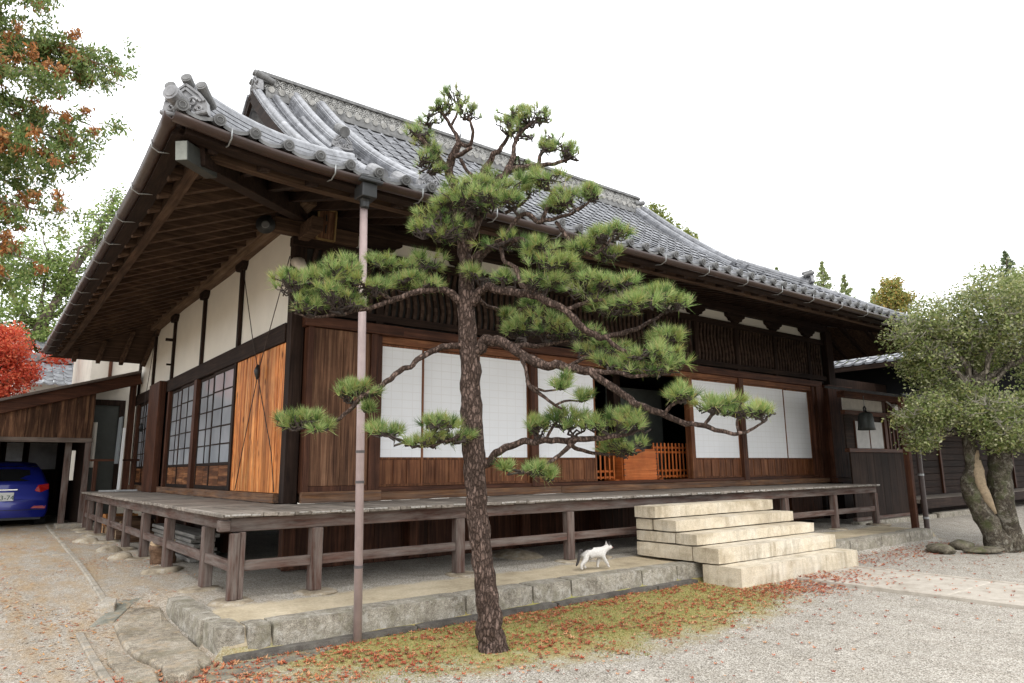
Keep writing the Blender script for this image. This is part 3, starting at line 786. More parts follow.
# ------------------------------------------------------------------ posts, beams, infill of the front wall (y = FY)
def front():
    Y0 = FY
    # corner post, eave beam
    bx('corner_post', W_DARK('Z'), hall, (1.04, 1.21, 1.56, 1.74, FZ, 4.78))
    bx('eave_beam', W_DARK('X'), hall, (.78, 15.1, 1.47, 1.68, 4.77, 5.02), bevel=.01)
    bx('tie_beam', W_DARK('X'), hall, (1.0, 14.95, 1.53, 1.66, 4.44, 4.565))
    bx('sill_beam', W_SILL('X'), hall, (1.26, 5.6, 1.44, 1.66, FZ + .002, 1.165), (5.605, 10.9, 1.44, 1.66, FZ + .002, 1.163), (10.905, 14.15, 1.44, 1.66, FZ + .002, 1.165), bevel=.008)
    bx('sill_track', W_FAC('X'), hall, (2.2, 14.2, 1.52, 1.70, 1.166, 1.225))
    bx('lintel', W_FAC('X'), hall, (1.18, 2.62, 1.40, 1.62, 3.335, 3.475), bevel=.006)
    bx('lintel', W_FAC('X'), hall, (2.45, 14.25, 1.47, 1.66, 3.345, 3.485), bevel=.006)
    bx('head_track', W_KOSHI('X'), hall, (2.25, 14.2, 1.53, 1.68, 3.235, 3.342))
    bx('transom_rail', W_DARK('X'), hall, (1.2, 14.95, 1.52, 1.64, 3.53, 3.64))
    # shutter box: two wide boards in a frame
    bx('shutter_box', W_PANEL('Z'), hall, (1.31, 1.73, 1.46, 1.56, 1.26, 3.33), (1.736, 2.13, 1.462, 1.56, 1.26, 3.33))
    bx('shutter_box_frame', W_FAC('Z'), hall, (1.23, 1.305, 1.42, 1.6, 1.17, 3.33), (2.135, 2.235, 1.43, 1.6, 1.17, 3.33), (1.307, 2.133, 1.45, 1.57, 1.17, 1.258))
    bx('shutter_box_foot', W_SILL('X'), hall, (1.2, 2.3, 1.36, 1.435, FZ + .003, 1.19), bevel=.006)
    # posts
    for a, b in ((2.24, 2.335), (5.04, 5.19), (10.83, 10.99), (13.80, 13.92)):
        bx('post', W_FAC('Z'), hall, (a, b, 1.50, 1.68, 1.168, 3.34))
    bx('post', W_FAC('Z'), hall, (13.93, 14.28, 1.46, 1.7, FZ, 3.34))
    bx('post', W_DARK('Z'), hall, (14.60, 14.9, 1.45, 1.72, 3.0, 4.77), bevel=.006)
    bx('shutter_box', W_FAC('Z'), hall, (14.3, 14.9, 1.36, 1.6, 1.165, 3.33), (14.906, 15.42, 1.36, 1.6, 1.165, 3.33))
    bx('shutter_box_foot', W_FAC('X'), hall, (14.26, 15.5, 1.30, 1.62, FZ, 1.16))
    bx('shutter_box_head', W_FAC('X'), hall, (14.27, 15.48, 1.34, 1.62, 3.335, 3.40))
    # sliding screens
    def screen(x0, x1, y, ndiv, vis=(True, True)):
        fr = MB(); st = .035
        fr.box(x0, x0 + st, y, y + .03, 1.228, 3.232); fr.box(x1 - st, x1, y, y + .03, 1.228, 3.232)
        fr.box(x0 + st, x1 - st, y, y + .03, 3.20, 3.232); fr.box(x0 + st, x1 - st, y, y + .03, 1.60, 1.632); fr.box(x0 + st, x1 - st, y, y + .03, 1.228, 1.262)
        o = fr.build('paper_screen', W_KOSHI('Z'), hall, bevel=.003)
        p = MB(); p.box(x0 + st, x1 - st, y + .010, y + .018, 1.632, 3.20); p.build('paper', PAPER, o)
        k = MB()
        L = (x1 - x0 - 2 * st) / ndiv
        for q in range(ndiv):
            k.box(x0 + st + q * L + .003, x0 + st + (q + 1) * L - .003, y + .014, y + .022, 1.263, 1.598)
        k.build('skirting_panel', W_KOSHI('Z'), o)
        b = MB()
        for q in range(1, ndiv): b.box(x0 + st + q * L - .011, x0 + st + q * L + .011, y + .003, y + .014, 1.263, 1.598)
        b.build('skirting_batten', W_KOSHI('Z'), o)
    screen(2.34, 3.06, 1.57, 3); screen(3.03, 4.06, 1.615, 4); screen(4.03, 5.035, 1.57, 4)
    screen(5.195, 6.56, 1.57, 5)
    screen(9.28, 10.825, 1.57, 6); screen(10.995, 12.66, 1.57, 6); screen(12.63, 13.795, 1.615, 5)
    bx('jamb', W_KOSHI('Z'), hall, (9.16, 9.275, 1.54, 1.68, 1.228, 3.232)); 
    # transom: wavy slats before a dark board
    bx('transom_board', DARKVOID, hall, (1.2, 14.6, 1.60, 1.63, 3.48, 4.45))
    tp = [1.22, 2.3, 3.7, 5.11, 6.6, 8.05, 9.5, 10.91, 12.4, 13.87, 14.6]
    wl = wood('transom_slat', (0.02, 0.012, 0.009), (0.055, 0.034, 0.025), (0.10, 0.068, 0.05), 'Z', rough=.8)
    for i in range(len(tp) - 1):
        m = MB(); x = tp[i] + .10
        while x < tp[i + 1] - .07:
            ph = 0.0
            zs = np.linspace(3.642, 4.438, 15)
            for q in range(14):
                o0 = .022 * math.sin((zs[q] - 3.64) * 9.0); o1 = .022 * math.sin((zs[q + 1] - 3.64) * 9.0)
                m.hexa([(x + o0 - .028, 1.555, zs[q]), (x + o0 + .028, 1.555, zs[q]), (x + o0 + .028, 1.598, zs[q]), (x + o0 - .028, 1.598, zs[q]),
                        (x + o1 - .028, 1.555, zs[q + 1]), (x + o1 + .028, 1.555, zs[q + 1]), (x + o1 + .028, 1.598, zs[q + 1]), (x + o1 - .028, 1.598, zs[q + 1])])
            x += .118
        m.build('transom_lattice', wl, hall)
        if i: bx('transom_post', W_DARK('Z'), hall, (tp[i] - .055, tp[i] + .055, 1.525, 1.65, 3.486, 4.44))
    # white strip and boat-shaped bracket arms
    bx('plaster_strip', PLASTER, hall, (1.21, 14.6, 1.59, 1.62, 4.56, 4.78))
    for i in range(1, len(tp) - 1):
        x = tp[i]; m = MB()
        m.prism([(x - .33, 1.50, 4.768), (x - .32, 1.50, 4.70), (x - .22, 1.50, 4.655), (x - .20, 1.50, 4.61), (x - .1, 1.50, 4.60), (x - .1, 1.50, 4.567), (x + .1, 1.50, 4.567), (x + .1, 1.50, 4.60), (x + .20, 1.50, 4.61), (x + .22, 1.50, 4.655), (x + .32, 1.50, 4.70), (x + .33, 1.50, 4.768)], (0, .085, 0))
        m.build('bracket_arm', W_DARK('X'), hall, fixn=True)
    # interior seen through the opening
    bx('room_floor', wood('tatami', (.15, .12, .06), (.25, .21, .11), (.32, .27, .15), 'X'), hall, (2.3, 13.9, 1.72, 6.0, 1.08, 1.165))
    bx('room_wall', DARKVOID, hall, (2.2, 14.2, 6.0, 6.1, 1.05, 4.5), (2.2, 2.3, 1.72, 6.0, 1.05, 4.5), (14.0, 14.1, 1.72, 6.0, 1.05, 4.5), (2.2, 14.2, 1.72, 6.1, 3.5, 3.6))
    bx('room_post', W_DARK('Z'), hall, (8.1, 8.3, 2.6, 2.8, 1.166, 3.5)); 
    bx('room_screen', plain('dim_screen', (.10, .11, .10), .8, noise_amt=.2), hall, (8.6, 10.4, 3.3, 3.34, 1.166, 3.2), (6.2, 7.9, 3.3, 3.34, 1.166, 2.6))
front()

# ------------------------------------------------------------------ left wall (x = FX)
def left():
    x = FX
    bx('sill_beam', W_SILL('Y'), hall, (.98, 1.14, 1.78, 12.75, FZ + .002, 1.17), bevel=.006)
    bx('lintel', W_DARK('Y'), hall, (1.02, 1.16, 1.75, 12.8, 3.15, 3.41), bevel=.006)
    m = MB(); rnd = random.Random(8)
    pts = [(1.0 + .012 * math.sin(y * 1.3), y, 4.96 + .02 * math.sin(y)) for y in np.linspace(1.0, 12.9, 16)]
    m.sweep([(.10, -.14), (.125, -.05), (.125, .06), (.08, .14), (-.08, .14), (-.125, .06), (-.125, -.05), (-.10, -.14)], pts)
    m.build('eave_beam', wood('purlin_wood', (0.05, .03, .02), (.13, .085, .055), (.22, .155, .11), 'Y', rough=.8), hall, fixn=True)
    # fresh cedar boards
    m = MB(); y = 1.765
    while y < 3.93:
        wd = rnd.uniform(.11, .21); y1 = min(y + wd, 3.945)
        if 3.945 - y1 < .06: y1 = 3.945
        m.box(1.055 + rnd.uniform(-.006, .006), 1.09, y + .007, y1, 1.175, 3.15); y = y1
    m.build('board_cladding', W_NEW('Z'), hall, bevel=.003)
    bx('post', W_DARK('Z'), hall, (1.03, 1.15, 3.95, 4.06, 1.172, 3.15)); bx('post', W_FAC('Z'), hall, (1.02, 1.16, 6.36, 6.56, 1.172, 3.15))
    bx('post', W_FAC('Z'), hall, (1.03, 1.15, 8.72, 8.84, 1.172, 3.15)); bx('post', W_FAC('Z'), hall, (1.03, 1.15, 10.22, 10.34, 1.172, 3.15)); bx('post', W_FAC('Z'), hall, (1.03, 1.15, 12.3, 12.42, 1.172, 3.15))
    bx('post', W_FAC('Z'), hall, (.88, 1.02, 9.0, 10.1, FZ + .002, 3.40), bevel=.008)
    bx('plaster_strip', PLASTER, hall, (1.05, 1.1, 12.425, 12.76, 1.172, 3.15))
    bx('wall_board', W_DARK('Z'), hall, (1.06, 1.1, 8.84, 10.22, 1.172, 3.15))
    # windows
    m_, nt, b = nodes('window_glass')
    tc = nt.nodes.new('ShaderNodeTexCoord')
    n1 = nn(nt, 'ShaderNodeTexNoise', i_Scale=1.3, i_Detail=3.0); nt.links.new(tc.outputs['Object'], n1.inputs['Vector'])
    wvt = nn(nt, 'ShaderNodeTexWave', i_Scale=9.0, i_Distortion=1.5); wvt.bands_direction = 'Y'; nt.links.new(tc.outputs['Object'], wvt.inputs['Vector'])
    c = ramp(nt, n1.outputs['Fac'], [(.3, (.26, .28, .305)), (.7, (.42, .445, .475))])
    nt.links.new(mixc(nt, .45, c, ramp(nt, wvt.outputs['Fac'], [(0, (.7, .7, .7)), (1, (1.25, 1.25, 1.25))]), 'MULTIPLY'), b.inputs['Base Color'])
    b.inputs['Roughness'].default_value = .08; b.inputs['Specular IOR Level'].default_value = .8
    bump(nt, b, n1.outputs['Fac'], .05, .02)
    def window(y0, y1, xo, cols=2, rows=5):
        st = .05
        f = MB()
        f.box(xo, xo + .035, y0, y0 + st, 1.175, 3.145); f.box(xo, xo + .035, y1 - st, y1, 1.175, 3.145)
        f.box(xo, xo + .035, y0 + st, y1 - st, 3.09, 3.145); f.box(xo, xo + .035, y0 + st, y1 - st, 1.56, 1.61); f.box(xo, xo + .035, y0 + st, y1 - st, 1.175, 1.235)
        o = f.build('window', W_DARK('Z'), hall, bevel=.003)
        g = MB(); g.box(xo + .014, xo + .020, y0 + st, y1 - st, 1.61, 3.09); g.build('pane', m_, o)
        mu = MB(); H = (3.09 - 1.61) / rows; L = (y1 - y0 - 2 * st) / cols
        for r in range(1, rows): mu.box(xo + .004, xo + .014, y0 + st, y1 - st, 1.61 + r * H - .011, 1.61 + r * H + .011)
        for r in range(1, cols): mu.box(xo + .002, xo + .012, y0 + st + r * L - .013, y0 + st + r * L + .013, 1.61, 3.09)
        mu.build('muntin', W_DARK('Z'), o)
        pn = MB()
        for r in range(cols): pn.box(xo + .012, xo + .022, y0 + st + r * L + .008, y0 + st + (r + 1) * L - .008, 1.235, 1.56)
        pn.build('lower_panel', wood('worn_panel', (.04, .016, .008), (.14, .055, .023), (.36, .165, .07), 'Y', contrast=1.2, grain=16), o)
    window(4.07, 5.30, 1.05); window(5.26, 6.355, 1.09, 2)
    window(6.565, 7.68, 1.05); window(7.64, 8.715, 1.09, 2)
    window(10.345, 11.36, 1.05); window(11.32, 12.295, 1.09, 2)
    # plaster and thin posts above
    bx('plaster_wall', PLASTER, hall, (1.10, 1.14, 1.75, 12.8, 3.412, 4.86), bevel=0)
    for y in (4.04, 6.37, 8.86, 10.89, 12.7):
        bx('thin_post', W_DARK('Z'), hall, (1.045, 1.098, y - .055, y + .055, 3.412, 4.80))
        m = MB(); z = 4.70
        m.prism([(1.0, y - .2, 4.82), (1.0, y - .19, 4.76), (1.0, y - .12, 4.68), (1.0, y + .12, 4.68), (1.0, y + .19, 4.76), (1.0, y + .2, 4.82)], (.12, 0, 0))
        m.build('bracket_arm', W_DARK('Y'), hall, fixn=True)
    bx('nail_peg', W_DARK('X'), hall, (.90, 1.10, 8.83, 8.89, 4.25, 4.31)); bx('nail_peg', W_DARK('X'), hall, (.95, 1.10, 8.84, 8.88, 3.72, 3.76))
    # beam noses at the corner
    m = MB(); m.tube([(1.07, 1.60, 4.22), (1.05, 1.40, 4.16), (1.04, 1.22, 4.02)], [.07, .075, .06], 10); m.build('beam_nose', plain('pale_painted_wood', (.62, .57, .50), .7), hall, smooth=True)
    m = MB(); m.beam((.72, 1.52, 4.66), (1.9, 1.52, 4.66), .15, .2); m.beam((1.12, 1.0, 4.60), (1.12, 1.5, 4.60), .15, .2); m.build('beam_nose', W_SOF('X'), hall, bevel=.01)
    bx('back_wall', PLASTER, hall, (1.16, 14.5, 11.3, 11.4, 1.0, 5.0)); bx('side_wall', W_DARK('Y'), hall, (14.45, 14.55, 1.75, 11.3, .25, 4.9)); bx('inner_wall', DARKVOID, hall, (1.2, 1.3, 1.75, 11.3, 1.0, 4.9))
left()

# ------------------------------------------------------------------ veranda
def veranda():
    rnd = random.Random(5)
    m = MB(); x = -.10                                    # front boards run out towards the yard
    while x < 13.32:
        wd = rnd.uniform(.14, .2); x1 = min(x + wd, 13.33)
        y0 = -.085 + rnd.uniform(-.012, .012)
        d = rnd.uniform(-.004, .004)
        m.box(x + .002, x1 - .002, y0, 1.5, 1.008 + d, FZ + d - .002); x = x1
    o = m.build('veranda_floor', W_FLOOR('Y'), hall, bevel=.006)
    e = MB(); x = -.10                                   # pale worn end grain patches
    while x < 13.3:
        wd = rnd.uniform(.02, .19)
        e.box(x, min(x + wd, 13.32), -.100, -.089, 1.018 + rnd.uniform(0, .012), 1.046 - rnd.uniform(0, .010)); x += wd + rnd.choice((.01, .015, .02, .05, .3))
    e.build('worn_board_end', plain('pale_board_end', (.34, .32, .29), .85, noise_amt=.5, scale=40), o, bevel=.003)
    m = MB(); y = 1.505
    while y < 11.5:
        wd = rnd.uniform(.14, .2); y1 = min(y + wd, 11.55); d = rnd.uniform(-.004, .004)
        m.box(-.085 + rnd.uniform(-.012, .012), 1.0, y + .002, y1 - .002, 1.008 + d, FZ + d - .002); y = y1
    m.box(-.116, -.102, -.07, 1.5, 1.01, 1.043)
    m.build('veranda_floor', W_FLOOR('X'), hall, bevel=.006)
    V = W_VER
    def edge_beam(name, b): bx(name, V('X' if b[1] - b[0] > b[3] - b[2] else 'Y'), hall, b, bevel=.006)
    fx = [.02, .87, 2.67, 4.47, 6.25, 8.05, 9.82, 11.57, 13.27]
    ly = [1.02, 2.92, 4.53, 6.09, 7.76, 9.45, 10.77, 11.45]
    edge_beam('edge_beam', (-.02, 13.33, .0, .09, .87, 1.005)); edge_beam('edge_beam', (.0, .09, .092, 11.5, .87, 1.004))
    bx('beam_end', V('X'), hall, (-.13, -.022, -.03, .08, .875, .985), bevel=.01)
    for k, xx in enumerate(fx):
        zb = gz(xx, 0) + .02
        if k == 0:
            bx('veranda_post', V('Z'), hall, (-.03, .068, -.06, -.002, zb, .86), bevel=.008); bx('veranda_post', V('Z'), hall, (.071, .125, -.045, .05, zb, .868), bevel=.008)
        else: bx('veranda_post', V('Z'), hall, (xx - .062, xx + .062, -.02, .095, zb, .868), bevel=.008)
    for yy in ly:
        zb = gz(0, yy) + .02
        bx('veranda_post', V('Z'), hall, (-.02, .095, yy - .064, yy + .064, zb, .868), bevel=.008)
    for a, b in zip(fx[:-1], fx[1:]):
        bx('rail', V('X'), hall, (a + .06, b - .06, .0, .055, .49, .59), bevel=.006)
    yy = [.02] + ly
    for a, b in zip(yy[:-1], yy[1:]):
        bx('rail', V('Y'), hall, (.0, .055, a + .06, b - .06, .49, .59), bevel=.006)
    # darkness below the rooms: boarded base and inner posts
    bx('base_boards', W_FAC('Z'), hall, *[(1.1 + k * .42, 1.515 + k * .42, 1.66, 1.70, .22, 1.0) for k in range(31)])
    bx('base_boards', W_DARK('Z'), hall, (1.14, 1.18, 4.4, 11.3, .22, 1.0))
    for xx in (1.12, 2.9, 4.9, 6.6, 8.1, 9.6, 11.0, 12.6):
        bx('base_post', W_FAC('Z'), hall, (xx - .08, xx + .08, 1.5, 1.655, .26, 1.005))
    for yy in (4.0, 6.4, 8.8):
        bx('base_post', W_FAC('Z'), hall, (1.0, 1.13, yy - .08, yy + .08, .26, 1.005))
    bx('joist', W_DARK('Y'), hall, *[(xx - .05, xx + .05, .10, 1.5, .86, 1.0) for xx in fx[1:]], bevel=0)
    bx('joist', W_DARK('X'), hall, *[(.1, 1.0, yy - .05, yy + .05, .86, 1.0) for yy in ly[1:]], bevel=0)
veranda()

# ------------------------------------------------------------------ downspout on the front eave
def downspout():
    x, y = .665, YF - .09
    m = MB(); m.cyl((x + .01, y + .12, 3.98), (x + .035, -1.40, 0.0), .037, .037, 16)
    o = m.build('downspout', PIPE, hall, smooth=False)
    for pl in o.data.polygons: pl.use_smooth = len(pl.vertices) == 4
    m = MB()
    z = 4.03
    m.tube([(x, y + .08, 3.95), (x, y + .08, 4.02), (x, y + .06, 4.05)], [.042, .05, .055], 14)
    m.prism([(x - .075, y - .03, z + .0), (x + .075, y - .03, z), (x + .09, y + .13, z), (x - .09, y + .13, z)], (0, 0, .14))
    m.prism([(x - .12, y - .07, z + .14), (x + .12, y - .07, z + .14), (x + .13, y + .15, z + .14), (x - .13, y + .15, z + .14)], (0, 0, .03))
    m.prism([(x - .10, y - .05, z + .17), (x + .10, y - .05, z + .17), (x + .11, y + .13, z + .17), (x - .11, y + .13, z + .17)], (0, 0, .035))
    m.build('rain_hopper', BLACKMETAL, o, bevel=.006, fixn=True)
    for zz in (.62, 1.35, 1.62):
        k = zz / 3.98; px_, py_ = x + .035 - .025 * k, -1.40 + (y + .12 + 1.40) * k
        m = MB(); m.cyl((px_, py_, zz - .012), (px_, py_, zz + .012), .041, .041, 14); m.build('pipe_joint', plain('dark_joint', (.08, .07, .07), .5), o)
downspout()

# ================================================================== STONES, STEPS
ST_KERB = stone('kerb_granite', (0.14, 0.125, 0.10), (0.275, 0.25, 0.205), (0.40, 0.375, 0.32), 24, lichen=(0.48, 0.46, 0.41), lich_amt=.5, moss=(0.19, 0.175, 0.12), bumpamt=.8, speck=.5, streak=.4)
ST_STEP = stone('step_granite', (0.36, 0.30, 0.21), (0.56, 0.495, 0.385), (0.66, 0.61, 0.515), 3.0, lichen=(0.30, 0.23, 0.15), lich_amt=.22, bumpamt=.4, speck=.25, streak=.6)
ST_FIELD = stone('field_stone', (0.15, 0.12, 0.085), (0.30, 0.25, 0.18), (0.44, 0.38, 0.28), 9, lichen=(0.42, 0.41, 0.38), lich_amt=.4)
ST_SLAB = stone('slab_stone', (0.12, 0.10, 0.075), (0.26, 0.225, 0.175), (0.39, 0.35, 0.285), 15, lichen=(.36,.27,.17), lich_amt=.5, moss=(0.17, 0.15, 0.10), bumpamt=.5, speck=.5)
ST_MOSSY = stone('mossy_rock', (0.035, 0.03, 0.022), (0.10, 0.085, 0.062), (0.21, 0.185, 0.14), 14, lichen=(.24, .22, .17), moss=(0.10, 0.11, 0.035), bumpamt=1.0, speck=.5)

def rough_block(m, x0, x1, y0, y1, z0, z1, seed, amp=.004, n=5):
    """a hewn block: box faces subdivided and pushed about by noise"""
    sx, sy, sz = x1 - x0, y1 - y0, z1 - z0
    dims = [max(1, min(14, int(s / .09))) for s in (sx, sy, sz)]
    idx = {}
    def vert(i, j, k):
        key = (i, j, k)
        if key in idx: return idx[key]
        p = Vector((x0 + sx * i / dims[0], y0 + sy * j / dims[1], z0 + sz * k / dims[2]))
        c = Vector(((x0 + x1) / 2, (y0 + y1) / 2, (z0 + z1) / 2))
        nrm = Vector(((i == dims[0]) - (i == 0), (j == dims[1]) - (j == 0), (k == dims[2]) - (k == 0)))
        edges = abs(nrm.x) + abs(nrm.y) + abs(nrm.z)
        o = mnoise.noise(p * 7 + Vector((seed, 0, 0))) * amp + mnoise.noise(p * 19 + Vector((0, seed, 0))) * amp * .6
        if nrm.length: p = p + nrm.normalized() * (o - (edges - 1) * .009)
        idx[key] = len(m.v); m.v.append(tuple(p)); return idx[key]
    def grid(fn, a, b):
        for u in range(a):
            for v in range(b):
                m.f.append((fn(u, v), fn(u + 1, v), fn(u + 1, v + 1), fn(u, v + 1))); m.mi.append(m.m)
    A, B, Cc = dims
    grid(lambda u, v: vert(u, 0, v), A, Cc); grid(lambda u, v: vert(A - u, B, v), A, Cc)
    grid(lambda u, v: vert(0, B - u, v), B, Cc); grid(lambda u, v: vert(A, u, v), B, Cc)
    grid(lambda u, v: vert(u, v, Cc), A, B); grid(lambda u, v: vert(u, B - v, 0), A, B)

kerb = thing('stone_kerb', (2.6, -1.25, 0.0), 'long kerb of grey lichened granite blocks edging the platform under the veranda', 'kerb')
def kerbs():
    rnd = random.Random(3)
    cuts = [-.2, .0, 1.9, 2.75, 3.3, 4.45, 5.1, 5.9]
    cuts2 = [8.34, 9.5, 10.6, 11.7, 12.7]
    for cc in (cuts, cuts2):
        for k, (a, b) in enumerate(zip(cc[:-1], cc[1:])):
            m = MB(); rough_block(m, a + .004, b - .004, -1.29, -1.01, -.06, .236 + rnd.uniform(-.006, .006), a * 3.1)
            m.build('kerb_stone', ST_KERB, kerb, smooth=False)
    m = MB(); rough_block(m, -.42, -.205, -1.26, -.80, -.06, .235, 9.3); m.build('kerb_stone', ST_KERB, kerb)
    m = MB(); rough_block(m, -.44, -.26, -.79, -.40, -.05, .238, 4.4); m.build('kerb_stone', ST_KERB, kerb)
    m = MB(); rough_block(m, -.42, -.22, -.39, .62, -.04, .232, 6.4, .01); m.build('kerb_stone', ST_KERB, kerb)
    # low plinth course at the foot
    for a, b in ((-.40, 1.3), (1.31, 3.0), (3.01, 4.6), (4.61, 5.38)):
        m = MB(); rough_block(m, a, b, -1.40, -1.28, -.06, .052, a * 2.2, .008); m.build('foot_stone', stone('foot_stone', (.05, .045, .04), (.10, .09, .08), (.16, .15, .13), 10) if 'FOOT' not in globals() else FOOT, kerb)
        globals()['FOOT'] = bpy.data.materials['foot_stone']
kerbs()

steps = thing('stone_steps', (6.86, -1.2, 0), 'flight of five cream granite steps with weathered sides up to the veranda', 'steps')
for k, (zt_, zb_, yf) in enumerate(((.925, .757, -.70), (.752, .597, -1.04), (.592, .445, -1.37), (.440, .242, -1.69), (.237, -.03, -2.0))):
    m = MB(); yb = -.31 if k < 4 else -1.42
    x0_ = 5.40 if k == 0 else 5.42
    if k in (0, 4): rough_block(m, x0_, 8.29 + .005 * k, yf, yb, zb_, zt_, k * 2.0, .0045)
    else:
        rough_block(m, x0_, 8.29 + .005 * k, yf, yf + .36 + .05 * (k % 2), zb_, zt_, k * 2.0 + .7, .0045); rough_block(m, x0_ + .004, 8.285 + .005 * k, yf + .366 + .05 * (k % 2), yb, zb_, zt_ - .002, k * 2.0, .0045)
    m.build('step', ST_STEP, steps)

def rock(name, c, r, seed, mat, label, cat='stone', group=None, sub=3, rough=.22, flat=None):
    bm = bmesh.new(); bmesh.ops.create_icosphere(bm, subdivisions=sub, radius=1.0)
    for v in bm.verts:
        p = v.co.copy(); n = mnoise.noise(p * 1.3 + Vector((seed, 0, 0))) * rough + mnoise.noise(p * 3.7 + Vector((0, seed, 0))) * rough * .4
        q = p * (1 + n)
        if flat is not None: q.z = min(q.z, flat + .05 * n)
        v.co = Vector((q.x * r[0], q.y * r[1], q.z * r[2]))
    me = bpy.data.meshes.new(name); bm.to_mesh(me); bm.free(); me.materials.append(mat)
    for p in me.polygons: p.use_smooth = True
    o = bpy.data.objects.new(name, me); COL.objects.link(o); o.location = c; o.rotation_euler = (0, 0, seed)
    return tag(o, label, cat, group)

# base stones under the veranda posts
gp = 'flat base stones under the veranda posts'
front_names = ['corner post nearest the camera', 'second front post, left of the downspout', 'front post just left of the pine trunk', 'front post beside the cat', None, None, 'first front post right of the steps', 'second front post right of the steps', 'last front post at the right end']
for k, xx in enumerate([.02, .87, 2.67, 4.47, 6.25, 8.05, 9.82, 11.57, 13.27]):
    if front_names[k] is None: continue
    rock('base_stone', (xx + .02, .0, .205), (.24, .2, .055), k * 1.7 + 1, ST_FIELD, 'flat tan base stone under the ' + front_names[k], 'base stone', gp, flat=.5)
left_names = ['first side post behind the corner', 'second side post behind the corner', 'third side post behind the corner', 'middle side post of the left veranda', 'fifth side post along the left veranda', 'sixth side post along the left veranda', 'second last side post by the shed', 'last side post by the shed']
for k, yy in enumerate([1.02, 2.92, 4.53, 6.09, 7.76, 9.45, 10.77, 11.45]):
    rock('base_stone', (-.02, yy - .05, .20), (.22 if k not in (1, 4) else .33, .24, .06 + .03 * (k % 2)), k * 2.3 + 5, ST_FIELD, 'tan base stone under the ' + left_names[k], 'base stone', gp, flat=.6)
rock('garden_stone', (4.95, -.05, .20), (.22, .14, .07), 3.3, ST_FIELD, 'low pale stone lying on the platform in front of the cat', 'stone')
rock('garden_stone', (4.3, 1.0, .19), (.55, .35, .1), 7.7, ST_FIELD, 'broad low stone in the shade under the veranda left of the cat', 'stone')

def flat_stone(name, poly, z0, z1, mat, label, seed):
    m = MB(); c = Vector((sum(p[0] for p in poly) / len(poly), sum(p[1] for p in poly) / len(poly), 0))
    ring = []
    for k in range(len(poly)):
        a, b = Vector((*poly[k], 0)), Vector((*poly[(k + 1) % len(poly)], 0))
        for q in range(3):
            p = a.lerp(b, q / 3); p += (p - c).normalized() * .02 * mnoise.noise(p * 6 + Vector((seed, 0, 0))); ring.append(p)
    n = len(ring)
    for k in range(n): m.v.append((ring[k].x, ring[k].y, z0 - .08))
    for k in range(n): m.v.append((ring[k].x, ring[k].y, z1 - .015 + gz(ring[k].x, ring[k].y) * .9))
    for k in range(n):
        p = c.lerp(ring[k], .93); m.v.append((p.x, p.y, z1 + .003 * mnoise.noise(p * 4) + gz(p.x, p.y) * .9))
    for k in range(n):
        p = c.lerp(ring[k], .5); m.v.append((p.x, p.y, z1 + .004 * mnoise.noise(p * 4) + gz(p.x, p.y) * .9))
    m.v.append((c.x, c.y, z1 + gz(c.x, c.y) * .9))
    for r in range(3):
        for k in range(n): m.f.append((r * n + k, r * n + (k + 1) % n, (r + 1) * n + (k + 1) % n, (r + 1) * n + k)); m.mi.append(0)
    for k in range(n): m.f.append((3 * n + k, 3 * n + (k + 1) % n, 4 * n)); m.mi.append(0)
    return tag(m.build(name, mat, smooth=False, bevel=.006), label, 'stone slab')
flat_stone('paving_slab', [(-.89, .47), (-.71, .84), (-.45, .74), (-.45, .32), (-.45, -.33), (-.47, -1.33), (-.56, -1.47), (-.68, -1.16), (-.82, -1.28), (-.94, -.49)], 0, .045, ST_SLAB, 'large irregular flat paving slab beside the platform corner', 1)
flat_stone('paving_slab', [(-1.08, .58), (-.86, 1.05), (-.5, 1.55), (-.4, 1.2), (-.66, .98), (-.87, .6)], 0, .016, stone('dark_slab', (.08, .08, .065), (.17, .17, .14), (.27, .26, .22), 8, lichen=(.34,.24,.14), lich_amt=.5), 'narrow dark green-grey slab between the drive edging and the big slab', 2)
flat_stone('paving_slab', [(-.82, -1.32), (-.70, -1.2), (-.57, -1.33), (-.60, -1.55), (-.74, -1.70), (-.86, -1.6)], 0, .06, ST_SLAB, 'small rounded flat stone below the platform corner', 3)
flat_stone('paving_slab', [(-1.05, -.3), (-.97, -.55), (-.86, -1.32), (-.9, -1.75), (-1.08, -1.4), (-1.1, -.8)], 0, .02, ST_SLAB, 'thin sunken slab along the right side of the near edging strip', 4)
flat_stone('paving_slab', [(-.55, -1.56), (-.3, -1.44), (.5, -1.43), (.3, -1.58), (-.35, -1.78), (-.7, -1.85)], 0, .012, stone('dark_slab_low', (.08, .075, .06), (.17, .155, .12), (.27, .245, .2), 8, lichen=(.30,.22,.12), lich_amt=.6), 'dark flush stone strip at the foot of the kerb by the corner', 5)

